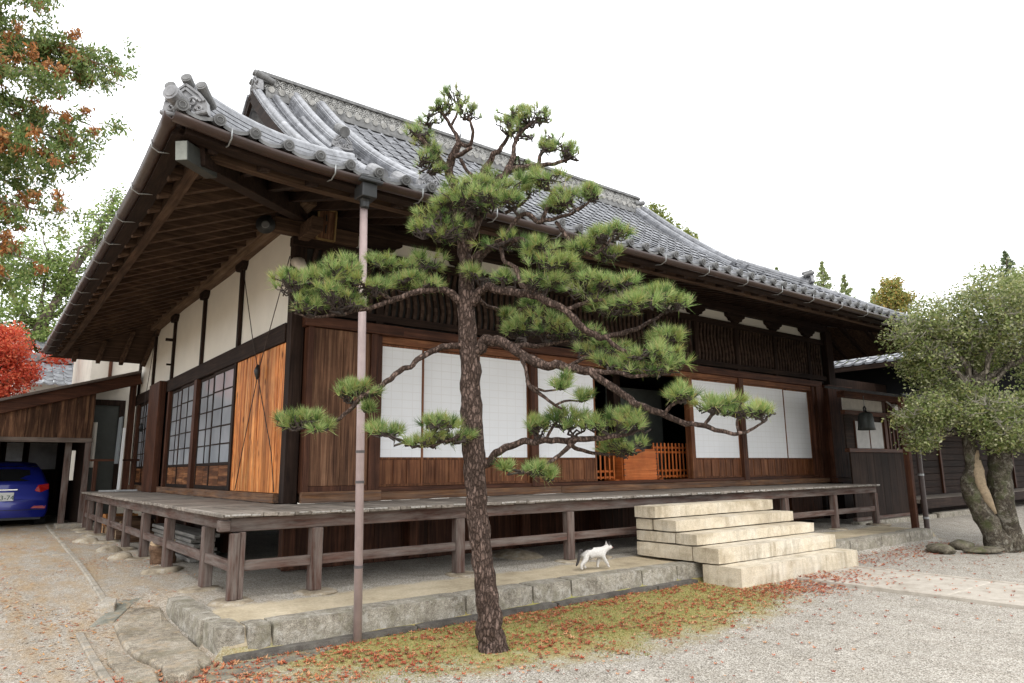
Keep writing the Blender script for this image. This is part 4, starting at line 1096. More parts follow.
ST_EDGE = stone('edging_concrete', (.18, .16, .125), (.31, .28, .235), (.42, .39, .335), 9, lichen=(.36, .26, .15), lich_amt=.5, speck=.4)
def edging(a, b, label):
    m = MB(); n = max(1, int((Vector(b) - Vector(a)).length / .6)); 
    for k in range(n):
        p = Vector((*a, 0)).lerp(Vector((*b, 0)), k / n); q = Vector((*a, 0)).lerp(Vector((*b, 0)), (k + 1) / n)
        p.z = gz(p.x, p.y) - .02; q.z = gz(q.x, q.y) - .02
        m.beam(p - Vector((0, 0, .015)), q - Vector((0, 0, .015)), .065, .12)
    tag(m.build('edging_strip', ST_EDGE, bevel=.01), label, 'edging')
edging((-.55, 13.4), (-.86, 1.0), 'long pale concrete edging strip running back along the drive to the shed')
edging((-1.17, .37), (-1.17, -2.2), 'short pale concrete edging strip in the near left foreground')
flat_stone('paving_slab', [(-.98, .98), (-.83, .88), (-.78, 1.05), (-.86, 1.25)], 0, .09, ST_EDGE, 'small pale stone block at the near end of the long edging strip', 6)
flat_stone('paving_slab', [(-.98, 6.0), (-.7, 5.9), (-.7, 6.15), (-.95, 6.2)], 0, .03, ST_EDGE, 'thin pale stone lying across the far edging strip', 6)

# ---------------------------------------------------------------- things kept under the left veranda
def log(name, a, b, r, label, cat='log', group=None, bark=True):
    o = thing(name, a, label, cat, group)
    m = MB(); a = Vector(a); b = Vector(b)
    m.tube([a.lerp(b, k / 5) for k in range(6)], [r * (1 + .06 * math.sin(k * 2.1)) for k in range(6)], 12, jit=.12)
    m.build('bark', wood('log_bark', (.05, .03, .02), (.13, .075, .045), (.22, .14, .09), 'X', grain=18), o, smooth=True)
    m = MB(); d = (b - a).normalized(); m.cyl(a - d * .004, a + d * .01, r * .94, r * .94, 14); m.cyl(b - d * .01, b + d * .004, r * .94, r * .94, 14)
    m.build('cut_end', plain('cut_wood', (.42, .30, .18), .8, noise_amt=.3, scale=20), o)
    return o
log('log', (.16, 3.75, .2), (.12, 3.68, .50), .17, 'thick reddish log stump standing under the left veranda', 'log')
g2 = 'firewood logs stacked under the left veranda'
rnd = random.Random(12)
for k in range(7):
    y = 7.3 + k * .42; z = .29 + (.2 if k % 3 == 1 else 0)
    log('firewood_log', (.18, y, z), (.75, y + rnd.uniform(-.05, .05), z), .10 + rnd.uniform(-.015, .02), 'cut firewood log lying end-out under the far part of the left veranda', 'log', g2)
t = thing('wooden_crate', (.4, 9.9, .21), 'orange-brown wooden crate under the far end of the left veranda', 'crate')
bx('crate_board', wood('crate_wood', (.25, .09, .03), (.46, .19, .06), (.58, .3, .12), 'Z'), t, (.2, .24, 9.7, 10.15, .21, .33), (.2, .24, 9.7, 10.15, .34, .46), (.2, .24, 9.7, 10.15, .47, .60), (.24, .8, 9.7, 9.73, .21, .6), (.24, .8, 10.12, 10.15, .21, .6))
t = thing('board_stack', (.6, 4.7, .21), 'stack of grey weathered boards under the left veranda', 'boards')
for k in range(6):
    bx('board', wood('grey_board', (.12, .11, .10), (.24, .23, .21), (.38, .36, .34), 'Y'), t, (.42 + .02 * (k % 2), .72 + .03 * (k % 3), 3.4 - .1 * (k % 2), 6.0 + .1 * (k % 3), .22 + .065 * k, .27 + .065 * k))
for k, (x, y, r) in enumerate(((-.2, 8.3, .22), (-.12, 6.3, .2), (-.12, 5.0, .17))):
    rock('garden_stone', (x - .1, y - .35, .2), (r, r * 1.2, .11), k * 3.1 + .4, ST_FIELD, ['rounded tan stone beside the far side posts of the veranda', 'rounded tan stone beside the middle side posts of the veranda', 'grey-green stone in front of the stump under the veranda'][k], 'stone')

# ---------------------------------------------------------------- offering box and lattice barriers in the opening
OR = W_OR
t = thing('offering_box', (7.87, 1.95, 1.166), 'orange wooden offering box with dark dovetailed corners in the open doorway', 'offering box')
z0 = 1.168
m = MB()
pts = [(7.62, z0), (7.86, z0), (7.90, z0 + .04), (7.98, z0 + .06), (8.06, z0 + .035), (8.12, z0 + .06), (8.18, z0 + .035), (8.26, z0 + .06), (8.34, z0 + .04), (8.38, z0), (8.62, z0), (8.62, z0 + .60), (7.62, z0 + .60)]
m.prism([(7.42 + (a - 7.62) * .9, 1.74, b) for a, b in pts], (0, .035, 0)); m.build('front_board', OR('X'), t, fixn=True, bevel=.003)
bx('side_board', OR('Y'), t, (7.40, 7.435, 1.776, 2.2, z0, z0 + .60), (8.305, 8.34, 1.776, 2.2, z0, z0 + .60), (7.44, 8.30, 2.165, 2.2, z0, z0 + .6))
bx('top_slat', OR('X'), t, *[(7.4, 8.34, 1.78 + k * .075, 1.81 + k * .075, z0 + .601, z0 + .63) for k in range(6)])
bx('iron_corner', BLACKMETAL, t, *[(xx, xx + .04, 1.728, 1.742, z0 + .14 + k * .1, z0 + .155 + k * .1) for k in range(5) for xx in (7.4, 8.30)], bevel=0)
def barrier(x0, x1, y, label):
    t = thing('lattice_barrier', ((x0 + x1) / 2, y, 1.166), label, 'barrier')
    bx('foot', OR('Y'), t, (x0 + .02, x0 + .12, y - .16, y + .16, z0, z0 + .07), (x1 - .12, x1 - .02, y - .16, y + .16, z0, z0 + .07), bevel=.008)
    bx('rail', OR('X'), t, *[(x0, x1, y - .014, y + .014, z0 + zz, z0 + zz + .04) for zz in (.09, .20, .56, .65)])
    n = int((x1 - x0) / .115)
    for k in range(n + 1):
        x = x0 + .02 + (x1 - x0 - .04) * k / n
        bx('slat', OR('Z'), t, (x - .018, x + .018, y - .032, y - .015, z0 + .07, z0 + .76))
barrier(6.62, 7.36, 1.95, 'orange slatted lattice barrier left of the offering box')
barrier(8.44, 9.6, 1.95, 'orange slatted lattice barrier right of the offering box')
bx_ = None

# ---------------------------------------------------------------- fittings on the hall
t = thing('loudspeaker', (.56, 1.35, 4.5), 'small black round loudspeaker under the eave at the front left corner', 'loudspeaker')
m = MB(); m.tube([(.62, 1.45, 4.55), (.58, 1.36, 4.55), (.54, 1.27, 4.54)], [.05, .075, .12], 18); m.build('horn', BLACKMETAL, t, smooth=True)
m = MB(); m.cyl((.538, 1.264, 4.54), (.535, 1.258, 4.54), .05, .04, 14); m.build('driver_cap', plain('grey_cap', (.12, .12, .12), .4), t)
m = MB(); m.beam((.62, 1.45, 4.55), (.66, 1.50, 4.75), .04, .04); m.build('speaker_bracket', BLACKMETAL, t)
t = thing('name_plaque', (1.38, 1.38, 4.74), 'small framed wooden plaque hanging tilted under the front eave near the corner', 'plaque')
m = MB(); R = lambda u, v, f: (1.38 + u, 1.36 - f + v * -.10, 4.74 + v)
m.prism([R(-.115, -.2, 0), R(.115, -.2, 0), R(.115, .2, 0), R(-.115, .2, 0)], (0, .02, 0)); m.build('plaque_board', W_PANEL('Z'), t, fixn=True)
m = MB()
for a, b in (((-.125, -.21), (.125, -.21)), ((.125, -.21), (.125, .21)), ((.125, .21), (-.125, .21)), ((-.125, .21), (-.125, -.21))): m.beam(R(*a, .012), R(*b, .012), .022, .03, up=(0, 1, 0))
m.build('plaque_frame', plain('gilt_frame', (.20, .13, .05), .5), t)
m = MB(); m.tube([R(-.01, .14, .008), R(.0, .05, .008)], .008, 5); m.tube([R(.0, .0, .008), R(-.005, -.12, .008)], .008, 5); m.build('plaque_strokes', BLACKMETAL, t)

def cable(name, paths, label, cat, mat, r=.0065, extra=None):
    t = thing(name, paths[0][0], label, cat)
    for p in paths:
        m = MB(); m.tube(p, r, 6); m.build('cable', mat, t, smooth=True)
    if extra:
        m = MB(); m.tube(extra[0], extra[1], 10); m.build('pulley_block', BLACKMETAL, t, smooth=True)
    return t
ROPE = plain('dark_rope', (.05, .035, .028), .8)
cable('hanging_rope', [[(1.0, 1.64, 4.30), (.99, 2.66, 2.88)], [(1.0, 3.76, 4.62), (1.0, 3.1, 3.45), (.99, 2.70, 2.88)], [(.985, 2.68, 2.8), (.99, 1.95, 1.7), (1.0, 1.80, 1.19)], [(.985, 2.68, 2.8), (.985, 3.2, 1.75), (.99, 3.46, 1.19)]], 'dark crossed ropes with a knot stretched over the cedar boards of the left wall', 'rope', ROPE, extra=([(.98, 2.67, 2.95), (.97, 2.67, 2.86), (.98, 2.67, 2.74)], [.02, .045, .02]))
cable('hanging_rope', [[(1.0, 10.55, 4.8), (.98, 11.1, 3.2), (.98, 11.3, 2.5)]], 'thin dark rope hanging down the far end of the left wall', 'rope', ROPE, extra=([(.98, 11.28, 2.62), (.97, 11.3, 2.52), (.98, 11.3, 2.42)], [.02, .05, .02]))

# ---------------------------------------------------------------- stand and rack at the far end of the veranda
t = thing('folding_stand', (.75, 11.0, FZ), 'grey panel on a white folding metal stand at the far end of the left veranda', 'stand')
WH = plain('white_paint', (.75, .76, .76), .4, noise_amt=.05)
m = MB(); m.beam((.52, 10.7, FZ + .04), (.54, 10.7, FZ + 1.42), .06, .05); m.build('upright', WH, t)
m = MB(); m.beam((.15, 10.75, FZ + .02), (.9, 10.65, FZ + .02), .06, .035); m.beam((.47, 10.4, FZ + .02), (.52, 11.1, FZ + .02), .05, .03); m.build('base', plain('grey_metal', (.36, .37, .37), .45), t)
m = MB(); m.beam((.47, 10.95, FZ + .62), (.49, 10.95, FZ + 1.68), .42, .03, up=(1, 0, 0)); m.build('panel', plain('grey_panel', (.13, .145, .15), .5), t)
t = thing('wooden_rack', (.5, 11.35, FZ), 'low brown wooden rack standing at the far end of the left veranda', 'rack')
bx('rack_top', W_FAC('X'), t, (.0, 1.0, 11.3, 11.5, FZ + .68, FZ + .73)); bx('rack_leg', W_FAC('Z'), t, (.08, .16, 11.34, 11.44, FZ, FZ + .68)); bx('rack_leg', W_FAC('Z'), t, (.86, .94, 11.34, 11.44, FZ, FZ + .68))

# ================================================================== LEFT: shed, car, outbuildings
GY = lambda y: gz(-2.0, y)
shed = thing('garage_shed', (-2.2, 15.0, .2), 'lean-to garage shed clad in stained dark boards with an open front', 'shed')
def make_shed():
    y = 12.4
    # sloping top beam and roof: right (1.02, 3.95) to left (-1.78, 3.09), continuing past the frame
    sl = (3.95 - 3.09) / (1.02 + 1.78)
    top = lambda x: 3.95 + (x - 1.02) * sl
    m = MB(); m.beam((1.04, y - .05, top(1.04) - .14), (-4.6, y - .05, top(-4.6) - .14), .12, .27); m.build('verge_beam', W_FAC('X'), shed, bevel=.008)
    m = MB(); m.hexa([(-4.7, y - .3, top(-4.7)), (1.0, y - .3, top(1.0) + .0), (1.0, 19.5, top(1.0)), (-4.7, 19.5, top(-4.7)), (-4.7, y - .3, top(-4.7) + .06), (1.0, y - .3, top(1.0) + .06), (1.0, 19.5, top(1.0) + .06), (-4.7, 19.5, top(-4.7) + .06)])
    m.build('roof', plain('shed_roof_metal', (.10, .075, .06), .6), shed)
    rnd = random.Random(1); m = MB(); x = -4.6
    while x < .10:
        w_ = rnd.uniform(.16, .24); x1 = min(x + w_, .11)
        m.hexa([(x + .003, y, 2.27), (x1 - .003, y, 2.27), (x1 - .003, y + .025, 2.27), (x + .003, y + .025, 2.27), (x + .003, y, top(x) - .15), (x1 - .003, y, top(x1) - .15), (x1 - .003, y + .025, top(x1) - .15), (x + .003, y + .025, top(x) - .15)])
        x = x1
    m.build('front_boards', W_SHED('Z'), shed, bevel=.003)
    bx('header_beam', wood('grey_beam', (.05, .038, .03), (.11, .085, .07), (.18, .145, .12), 'X'), shed, (-4.6, .12, y - .06, y - .002, 2.19, 2.30), bevel=.006)
    bx('post', W_VER('Z'), shed, (-.02, .10, y - .05, y + .08, .27, 2.19), bevel=.006); bx('post', W_VER('Z'), shed, (-.40, -.27, y + .2, y + .34, .27, 2.6), bevel=.006); bx('post', W_VER('Z'), shed, (-4.5, -4.35, y - .05, y + .1, .27, 2.19))
    bx('post', W_FAC('Z'), shed, (.86, 1.0, y + .1, y + .24, 1.05, 3.8))
    bx('foundation', ST_EDGE, shed, (-.45, .14, y - .12, y + .42, .12, .30), bevel=.01)
    bx('side_wall', W_DARK('Z'), shed, (.02, .07, y + .1, 18.6, .2, 3.4)); bx('side_wall', W_DARK('Z'), shed, (-4.6, -4.52, y + .1, 18.6, .2, 2.4))
    bx('back_wall', W_DARK('Z'), shed, (-4.6, .07, 18.70, 18.76, .2, 3.8), (-4.6, .07, 18.6, 18.69, .2, 1.55), (-4.6, .07, 18.6, 18.69, 2.45, 3.8))
    for a, b, c in ((-4.5, -3.1, 0), (-3.0, -2.15, 1), (-2.05, -1.5, 0), (-1.44, -.93, 1), (-.87, -.06, 2)):
        f = bx('window', W_DARK('Z'), shed, (a, a + .05, 18.58, 18.64, 1.55, 2.45), (b - .05, b, 18.58, 18.64, 1.55, 2.45), (a + .05, b - .05, 18.58, 18.64, 1.55, 1.6), (a + .05, b - .05, 18.58, 18.64, 2.4, 2.45))
        bx('pane', plain(['dim_pane', 'bright_pane', 'mid_pane'][c], [(.10, .085, .08), (.62, .63, .66), (.25, .24, .25)][c], .3, noise_amt=.25, scale=3), f, (a + .05, b - .05, 18.60, 18.61, 1.6, 2.4), bevel=0)
    bx('wall_patch', PLASTER, shed, (-.28, -.2, y - .02, y + .0, 1.3, 2.0))
    bx('wall_patch', PLASTER, shed, (.13, .22, y + .2, y + .24, 1.6, 2.7))
make_shed()

# ---------------------------------------------------------------- car
car = thing('car', (-1.45, 14.2, GY(14.2)), 'shiny dark blue hatchback seen from behind inside the garage shed', 'car')
def make_car():
    cx, y0, g = -1.45, 13.75, GY(14.2) + .02
    BLUE = bpy.data.materials.new('blue_paint'); BLUE.use_nodes = True; b = BLUE.node_tree.nodes['Principled BSDF']
    b.inputs['Base Color'].default_value = (.008, .018, .25, 1); b.inputs['Roughness'].default_value = .28; b.inputs['Coat Weight'].default_value = 1.0; b.inputs['Metallic'].default_value = .35
    GLASS = plain('car_glass', (.012, .013, .014), .06, spec=.8, noise_amt=.1)
    H = 1.40
    # (y, half width at sill, at waist, at shoulder, at roof edge, z waist, z top)
    st = [(0, .80, .84, .80, .50, .52, .66), (.03, .84, .89, .87, .62, .56, .74), (.07, .86, .91, .88, .70, .72, .95), (.14, .87, .92, .88, .72, .78, 1.04), (.30, .87, .92, .86, .68, .80, 1.26), (.46, .87, .92, .84, .62, .82, 1.37), (.75, .88, .92, .83, .60, .83, 1.42),
          (1.5, .88, .92, .82, .59, .84, 1.44), (2.2, .88, .92, .82, .59, .84, 1.42), (2.9, .88, .92, .86, .66, .82, 1.10), (3.2, .87, .91, .86, .70, .80, .94), (3.8, .85, .88, .82, .62, .66, .80), (4.0, .78, .80, .74, .5, .45, .62)]
    rows = []
    for (y, a, b_, c, d, zw, ztop) in st:
        zw *= 1.04; ztop = ztop * 1.09 if ztop > 1 else ztop
        zs = zw + .12 if ztop > 1.2 else zw + (ztop - zw) * .5
        half = [(a, .20), (b_, .34), (b_, zw - .08), (c + .02, zw + .04), (c, zs), (c * .35 + d * .65 + .02, zs + (ztop - zs) * .72), (d, ztop - .03), (d * .55, ztop), (0, ztop + .012)]
        ring = [(cx + xx, y0 + y, g + zz) for xx, zz in half] + [(cx - xx, y0 + y, g + zz) for xx, zz in reversed(half[:-1])]
        rows.append(ring)
    m = MB(); n = len(rows[0])
    for r in rows: m.v.extend(r)
    for k in range(len(rows) - 1):
        for q in range(n - 1): m.f.append((k * n + q, k * n + q + 1, (k + 1) * n + q + 1, (k + 1) * n + q)); m.mi.append(0)
    m.f.append(tuple(range(n))); m.mi.append(0); m.f.append(tuple((len(rows) - 1) * n + q for q in range(n))); m.mi.append(0)
    body = m.build('body', BLUE, car, smooth=True, fixn=True, bevel=0)
    # rear window: curved patch proud of the hatch, side glass
    m = MB()
    prev = None
    for (yy, zz, hw) in ((.115, 1.07, .70), (.20, 1.22, .685), (.28, 1.34, .665), (.385, 1.435, .62)):
        row = [(cx + hw * u, y0 + yy - .022 + .05 * u * u, g + zz) for u in np.linspace(-1, 1, 9)]
        if prev:
            for q in range(8): m.face([prev[q], prev[q + 1], row[q + 1], row[q]])
        prev = row
    m.build('rear_window', GLASS, car, smooth=True)
    for sx in (1, -1):
        m = MB(); m.prism([(cx + sx * .90, y0 + .55, g + .97), (cx + sx * .90, y0 + 2.75, g + .96), (cx + sx * .74, y0 + 2.2, g + 1.33), (cx + sx * .735, y0 + .75, g + 1.34)], (sx * .012, 0, .003)); m.build('side_window', GLASS, car, fixn=True)
        m = MB(); m.prism([(cx + sx * .885, y0 + .10, g + 1.0), (cx + sx * .66, y0 + .06, g + .97), (cx + sx * .60, y0 + .045, g + .83), (cx + sx * .72, y0 + .035, g + .79), (cx + sx * .90, y0 + .10, g + .86)], (0, -.022, 0))
        m.build('tail_light', plain('red_lens', (.42, .012, .010), .15, spec=.8, noise_amt=.1), car, bevel=.008, fixn=True)
        m = MB(); m.prism([(cx + sx * .86, y0 + .02, g + .47), (cx + sx * .62, y0 - .005, g + .47), (cx + sx * .55, y0 - .005, g + .415), (cx + sx * .84, y0 + .01, g + .40)], (0, -.015, 0)); m.build('reflector', plain('pink_lens', (.45, .10, .10), .2, noise_amt=.2), car, fixn=True)
        m = MB(); m.tube([(cx + sx * .90, y0 + 2.55, g + .98), (cx + sx * 1.0, y0 + 2.5, g + 1.0), (cx + sx * 1.08, y0 + 2.5, g + 1.0)], [.04, .09, .07], 10); m.build('side_mirror', BLACKMETAL, car, smooth=True)
        for yy in (.62, 3.2):
            m = MB(); m.cyl((cx + sx * .70, y0 + yy, g + .29), (cx + sx * .925, y0 + yy, g + .29), .30, .30, 24); w_ = m.build('wheel', plain('tyre', (.02, .02, .02), .8), car, bevel=.02)
            m = MB(); m.cyl((cx + sx * .92, y0 + yy, g + .29), (cx + sx * .935, y0 + yy, g + .29), .19, .17, 18); m.build('rim', STEEL, w_)
    bx('bumper_seam', BLACKMETAL, car, (cx - .84, cx + .84, y0 - .012, y0 + .03, g + .37, g + .385)); bx('underbody', BLACKMETAL, car, (cx - .78, cx + .78, y0 + .03, y0 + 3.8, g + .14, g + .26))
    bx('chrome_strip', plain('chrome', (.75, .75, .76), .15, metal=1.0, noise_amt=.05), car, (cx - .26, cx + .26, y0 + .005, y0 + .05, g + .845, g + .885), bevel=.01)
    p = bx('licence_plate', plain('plate_white', (.78, .79, .76), .4, noise_amt=.03), car, (cx - .19, cx + .19, y0 - .012, y0 + .03, g + .60, g + .80), bevel=.004)
    fc = bpy.data.curves.new('plate_number', 'FONT'); fc.body = '33-74'; fc.size = .155; fc.align_x = 'CENTER'; fc.extrude = .002
    fo = bpy.data.objects.new('plate_number', fc); COL.objects.link(fo)
    dg = bpy.context.evaluated_depsgraph_get(); me = bpy.data.meshes.new_from_object(fo.evaluated_get(dg)); bpy.data.objects.remove(fo)
    R_ = Matrix.Translation(Vector((cx + .02, y0 - .015, g + .625)) - Vector(car['_w'])) @ Matrix.Rotation(math.pi / 2, 4, 'X')
    me.transform(R_); me.materials.append(plain('plate_green', (.03, .10, .06), .5)); o = bpy.data.objects.new('plate_number', me); COL.objects.link(o); o.parent = p; o['_w'] = p['_w']
make_car()

# ---------------------------------------------------------------- white storehouse and tiled outbuilding behind the shed
store = thing('plaster_storehouse', (2.2, 15.5, .2), 'white plastered storehouse standing behind the far end of the hall and shed', 'storehouse')
bx('wall', plain('shaded_store_plaster', (.56, .52, .45), .9, noise_amt=.12, scale=2), store, (.12, 5.0, 14.1, 14.3, .2, 5.6), (.12, .32, 14.3, 19, .2, 5.6), bevel=0)  # plaster greyed so the storehouse looks shaded
bx('door', plain('dark_door', (.045, .05, .045), .6), store, (.22, .86, 14.05, 14.098, .2, 3.25)); bx('door_frame', W_DARK('Z'), store, (.14, .22, 14.02, 14.098, .2, 3.4), (.86, 1.0, 14.02, 14.098, .2, 3.4), (.22, .86, 14.02, 14.098, 3.25, 3.4))
bx('eave_post', W_FAC('Z'), store, (.52, .6, 14.0, 14.09, 3.9, 5.3))
def small_roof(name, parent, x0, x1, y0, y1, ze, zr, over=0):
    """tiled pent slope rising from y0 (eave) to y1"""
    m = MB(); n = int((x1 - x0) / .3)
    for k in range(n):
        for q in range(6):
            u0, u1 = q / 6, (q + 1) / 6; a0 = x0 + (k + u0) * .3; a1 = x0 + (k + u1) * .3
            nr = max(2, int((y1 - y0) / .35))
            for r in range(nr):
                t0, t1 = r / nr, (r + 1) / nr
                za = lambda t, u, st: ze + (zr - ze) * t + pantile(u) + st
                m.face([(a0, y0 + (y1 - y0) * t0, za(t0, u0, .035)), (a1, y0 + (y1 - y0) * t0, za(t0, u1, .035)), (a1, y0 + (y1 - y0) * t1, za(t1, u1, 0)), (a0, y0 + (y1 - y0) * t1, za(t1, u0, 0))])
                m.face([(a0, y0 + (y1 - y0) * t0, za(t0, u0, -.01)), (a1, y0 + (y1 - y0) * t0, za(t0, u1, -.01)), (a1, y0 + (y1 - y0) * t0, za(t0, u1, .035)), (a0, y0 + (y1 - y0) * t0, za(t0, u0, .035))])
    return m.build(name, TILE, parent)
outb = thing('outbuilding', (-.6, 21.5, .2), 'outbuilding with white walls and grey tiled roof behind the red maple', 'outbuilding')
small_roof('roof', outb, -1.5, 3.5, 19.9, 22.0, 4.35, 5.35); bx('wall', PLASTER, outb, (-1.3, 3.4, 20.5, 24, .2, 4.5), bevel=0); 
m = MB(); m.sweep(ridge_profile(.4, .25, 3), [(-1.6, 22.0, 5.35), (3.6, 22.0, 5.35)]); m.build('ridge', TILE_DARK, outb, fixn=True)
small_roof('upper_roof', outb, -.8, 3.0, 22.3, 24.0, 5.9, 6.5); bx('upper_wall', W_DARK('Z'), outb, (-.6, 2.8, 22.8, 24, 5.0, 6.0))

# ================================================================== RIGHT: entrance wing
wing = thing('entrance_wing', (18, 1.5, .1), 'dark boarded entrance wing with tiled roof joining the right end of the hall', 'wing')
def make_wing():
    y = .62
    bx('wall', W_DARK('Z'), wing, *[(13.62 + k * .36, 13.975 + k * .36, y, y + .04, .30, 1.74) for k in range(8)], bevel=.003)
    bx('ground_sill', W_VER('X'), wing, (13.55, 16.55, y - .04, y + .06, .22, .298), bevel=.006)
    bx('rail', W_FAC('X'), wing, (13.5, 16.55, y - .05, y + .07, 1.742, 1.83), bevel=.006)
    bx('plaster_strip', plain('shade_dimmed_plaster', (.42, .40, .36), .9), wing, (13.55, 15.45, y + .03, y + .06, 2.70, 2.98))  # plaster colour dimmed to stand in for shade under the eave
    bx('lintel', W_FAC('X'), wing, (13.5, 16.6, y - .02, y + .08, 2.60, 2.70)); bx('head_beam', W_FAC('X'), wing, (13.4, 16.8, y - .1, y + .08, 2.985, 3.12))
    bx('post', W_FAC('Z'), wing, (15.36, 15.5, y - .03, y + .1, 1.832, 2.598)); bx('post', W_FAC('Z'), wing, (16.4, 16.56, y - .06, y + .1, .2, 2.98))
    bx('lattice_bar', W_FAC('Z'), wing, *[(15.62 + k * .2, 15.68 + k * .2, y - .01, y + .03, 1.832, 2.98) for k in range(4)])
    bx('dark_panel', W_DARK('X'), wing, (13.55, 13.95, y + .03, y + .06, 1.832, 2.60), (13.95, 15.36, y + .05, y + .07, 1.832, 2.598))
    f = bx('window', W_FAC('Z'), wing, (13.95, 13.985, y + .0, y + .045, 1.835, 2.47), (14.62, 14.655, y, y + .045, 1.835, 2.47), (15.3, 15.335, y, y + .045, 1.835, 2.47)); bx('pane', plain('shade_dimmed_paper', (.40, .395, .38), .8), f, (13.985, 14.62, y + .01, y + .02, 1.835, 2.46), (14.655, 15.3, y + .01, y + .02, 1.835, 2.46), bevel=0)  # white paper painted grey for the shade behind the eave
    # canopy
    m = MB(); m.hexa([(12.75, -.95, 2.80), (22, -.95, 2.76), (22, .75, 3.14), (13.0, .75, 3.18), (12.75, -.95, 2.86), (22, -.95, 2.82), (22, .75, 3.2), (13.0, .75, 3.24)]); m.build('canopy', plain('dark_canopy_metal', (.05, .05, .052), .45, noise_amt=.4), wing)
    m = MB(); m.tube([(12.7, -1.0, 2.82), (22, -1.0, 2.78)], .06, 10); m.build('gutter', BLACKMETAL, wing, smooth=True)
    # hidden side and inner walls of the recess
    bx('recess_wall', W_DARK('X'), wing, *[(16.9, 60, 1.5, 1.55, .62 + k * .19, .80 + k * .19) for k in range(9)])
    bx('recess_wall', W_DARK('X'), wing, (16.9, 60, 1.5, 1.55, .1, .618), (16.9, 60, 1.5, 1.55, 2.34, 3.4))
    bx('recess_rail', W_FAC('Z'), wing, *[(18.6 + k * 2.0, 18.7 + k * 2.0, 1.44, 1.495, .62, 2.33) for k in range(12)])
    bx('recess_floor', W_FLOOR('X'), wing, (16.6, 60, .5, 1.44, .50, .60)); bx('recess_floor_edge', W_DARK('X'), wing, (16.6, 60, .46, .498, .36, .598))
    bx('recess_ceiling', W_DARK('X'), wing, (16.6, 60, -.2, 1.5, 2.60, 2.64))
    bx('back_wall', W_DARK('Z'), wing, (15.45, 60, 1.8, 6, .1, 3.7))
    # tiled upper roof facing the hall, eave running front to back
    m = MB(); n = 30
    for k in range(n):
        b0 = -2.6 + k * .3
        for q in range(6):
            u0, u1 = q / 6, (q + 1) / 6
            for r in range(9):
                t0, t1 = r * .3, (r + 1) * .3
                za = lambda t, u, st: 4.26 + .5 * t + pantile(u) + st
                m.face([(17.5 + t0, b0 + u0 * .3, za(t0, u0, .035)), (17.5 + t0, b0 + u1 * .3, za(t0, u1, .035)), (17.5 + t1, b0 + u1 * .3, za(t1, u1, 0)), (17.5 + t1, b0 + u0 * .3, za(t1, u0, 0))])
                m.face([(17.5 + t0, b0 + u0 * .3, za(t0, u0, -.02)), (17.5 + t0, b0 + u1 * .3, za(t0, u1, -.02)), (17.5 + t0, b0 + u1 * .3, za(t0, u1, .035)), (17.5 + t0, b0 + u0 * .3, za(t0, u0, .035))])
    m.build('roof', TILE, wing)
    bx('roof_edge', W_DARK('Y'), wing, (17.52, 17.62, -2.6, 6.4, 4.1, 4.235)); 
    m = MB(); m.face([(17.6, -2.6, 4.18), (17.6, 6.4, 4.18), (19.2, 6.4, 4.6), (19.2, -2.6, 4.6)]); m.build('soffit', W_DARK('X'), wing)
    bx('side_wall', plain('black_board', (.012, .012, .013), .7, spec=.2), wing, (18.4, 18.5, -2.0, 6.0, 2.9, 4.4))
    # second roof slope lower to the right
    small_roof('front_roof', wing, 19.0, 27.5, -1.2, 2.6, 3.1, 5.0)
    bx('foundation_stone', ST_KERB, wing, (13.4, 14.6, .45, .66, .0, .218), (14.62, 16.0, .44, .66, .0, .215), (16.02, 17.4, .46, .66, 0, .21), (17.42, 20.0, .4, .6, 0, .24), bevel=.02)
make_wing()
t = thing('entrance_post', (12.65, -1.0, .08), 'dark brown square post with a downpipe strapped to it by the entrance wing', 'post')
bx('post', W_FAC('Z'), t, (12.60, 12.71, -1.05, -.94, .02, 2.80), bevel=.006)
m = MB(); m.cyl((12.84, -1.13, .0), (12.84, -1.13, 2.76), .05, .05, 14); p = m.build('downpipe', plain('brown_pipe', (.05, .03, .025), .4), t, smooth=False)
for zz in (.42, 1.25, 2.2):
    m = MB(); m.cyl((12.84, -1.13, zz - .02), (12.84, -1.13, zz + .02), .056, .056, 14); m.build('pipe_strap', STEEL, p)
m = MB(); m.tube([(12.84, -1.13, 2.75), (13.02, -1.06, 2.83), (13.05, -1.0, 2.84)], .045, 10); m.build('pipe_elbow', bpy.data.materials['brown_pipe'], p, smooth=True)

# hanging bell
t = thing('hanging_bell', (13.78, .28, 2.25), 'dark bronze temple bell hanging under the eave of the entrance wing', 'bell')
m = MB()
prof = [(.08, .40), (.12, .385), (.15, .34), (.165, .2), (.172, .08), (.19, .0), (.16, -.005), (.13, .1)]
ctr = (13.78, .28, 2.23); n = 24
rings = []
for r, z in prof:
    rings.append(len(m.v)); m.v.extend([(ctr[0] + r * math.cos(2 * math.pi * q / n), ctr[1] + r * math.sin(2 * math.pi * q / n), ctr[2] + z) for q in range(n)])
for a, b in zip(rings[:-1], rings[1:]):
    for q in range(n): m.f.append((a + q, a + (q + 1) % n, b + (q + 1) % n, b + q)); m.mi.append(0)
m.f.append(tuple(rings[0] + q for q in range(n))); m.mi.append(0)
m.build('bell_body', plain('bronze', (.035, .04, .036), .5, metal=.3, noise_amt=.4), t, smooth=True, fixn=True)
m = MB(); m.tube([(13.74, .28, 2.64), (13.73, .28, 2.72), (13.78, .28, 2.76), (13.83, .28, 2.72), (13.82, .28, 2.64)], .02, 8); m.build('bell_loop', BLACKMETAL, t, smooth=True)
m = MB(); m.tube([(13.78, .28, 2.76), (13.78, .28, 3.0)], .012, 6); m.build('bell_chain', STEEL, t, smooth=True)
t = thing('security_light', (15.75, .35, 2.72), 'tiny white lamp fitting under the canopy of the entrance wing', 'lamp')
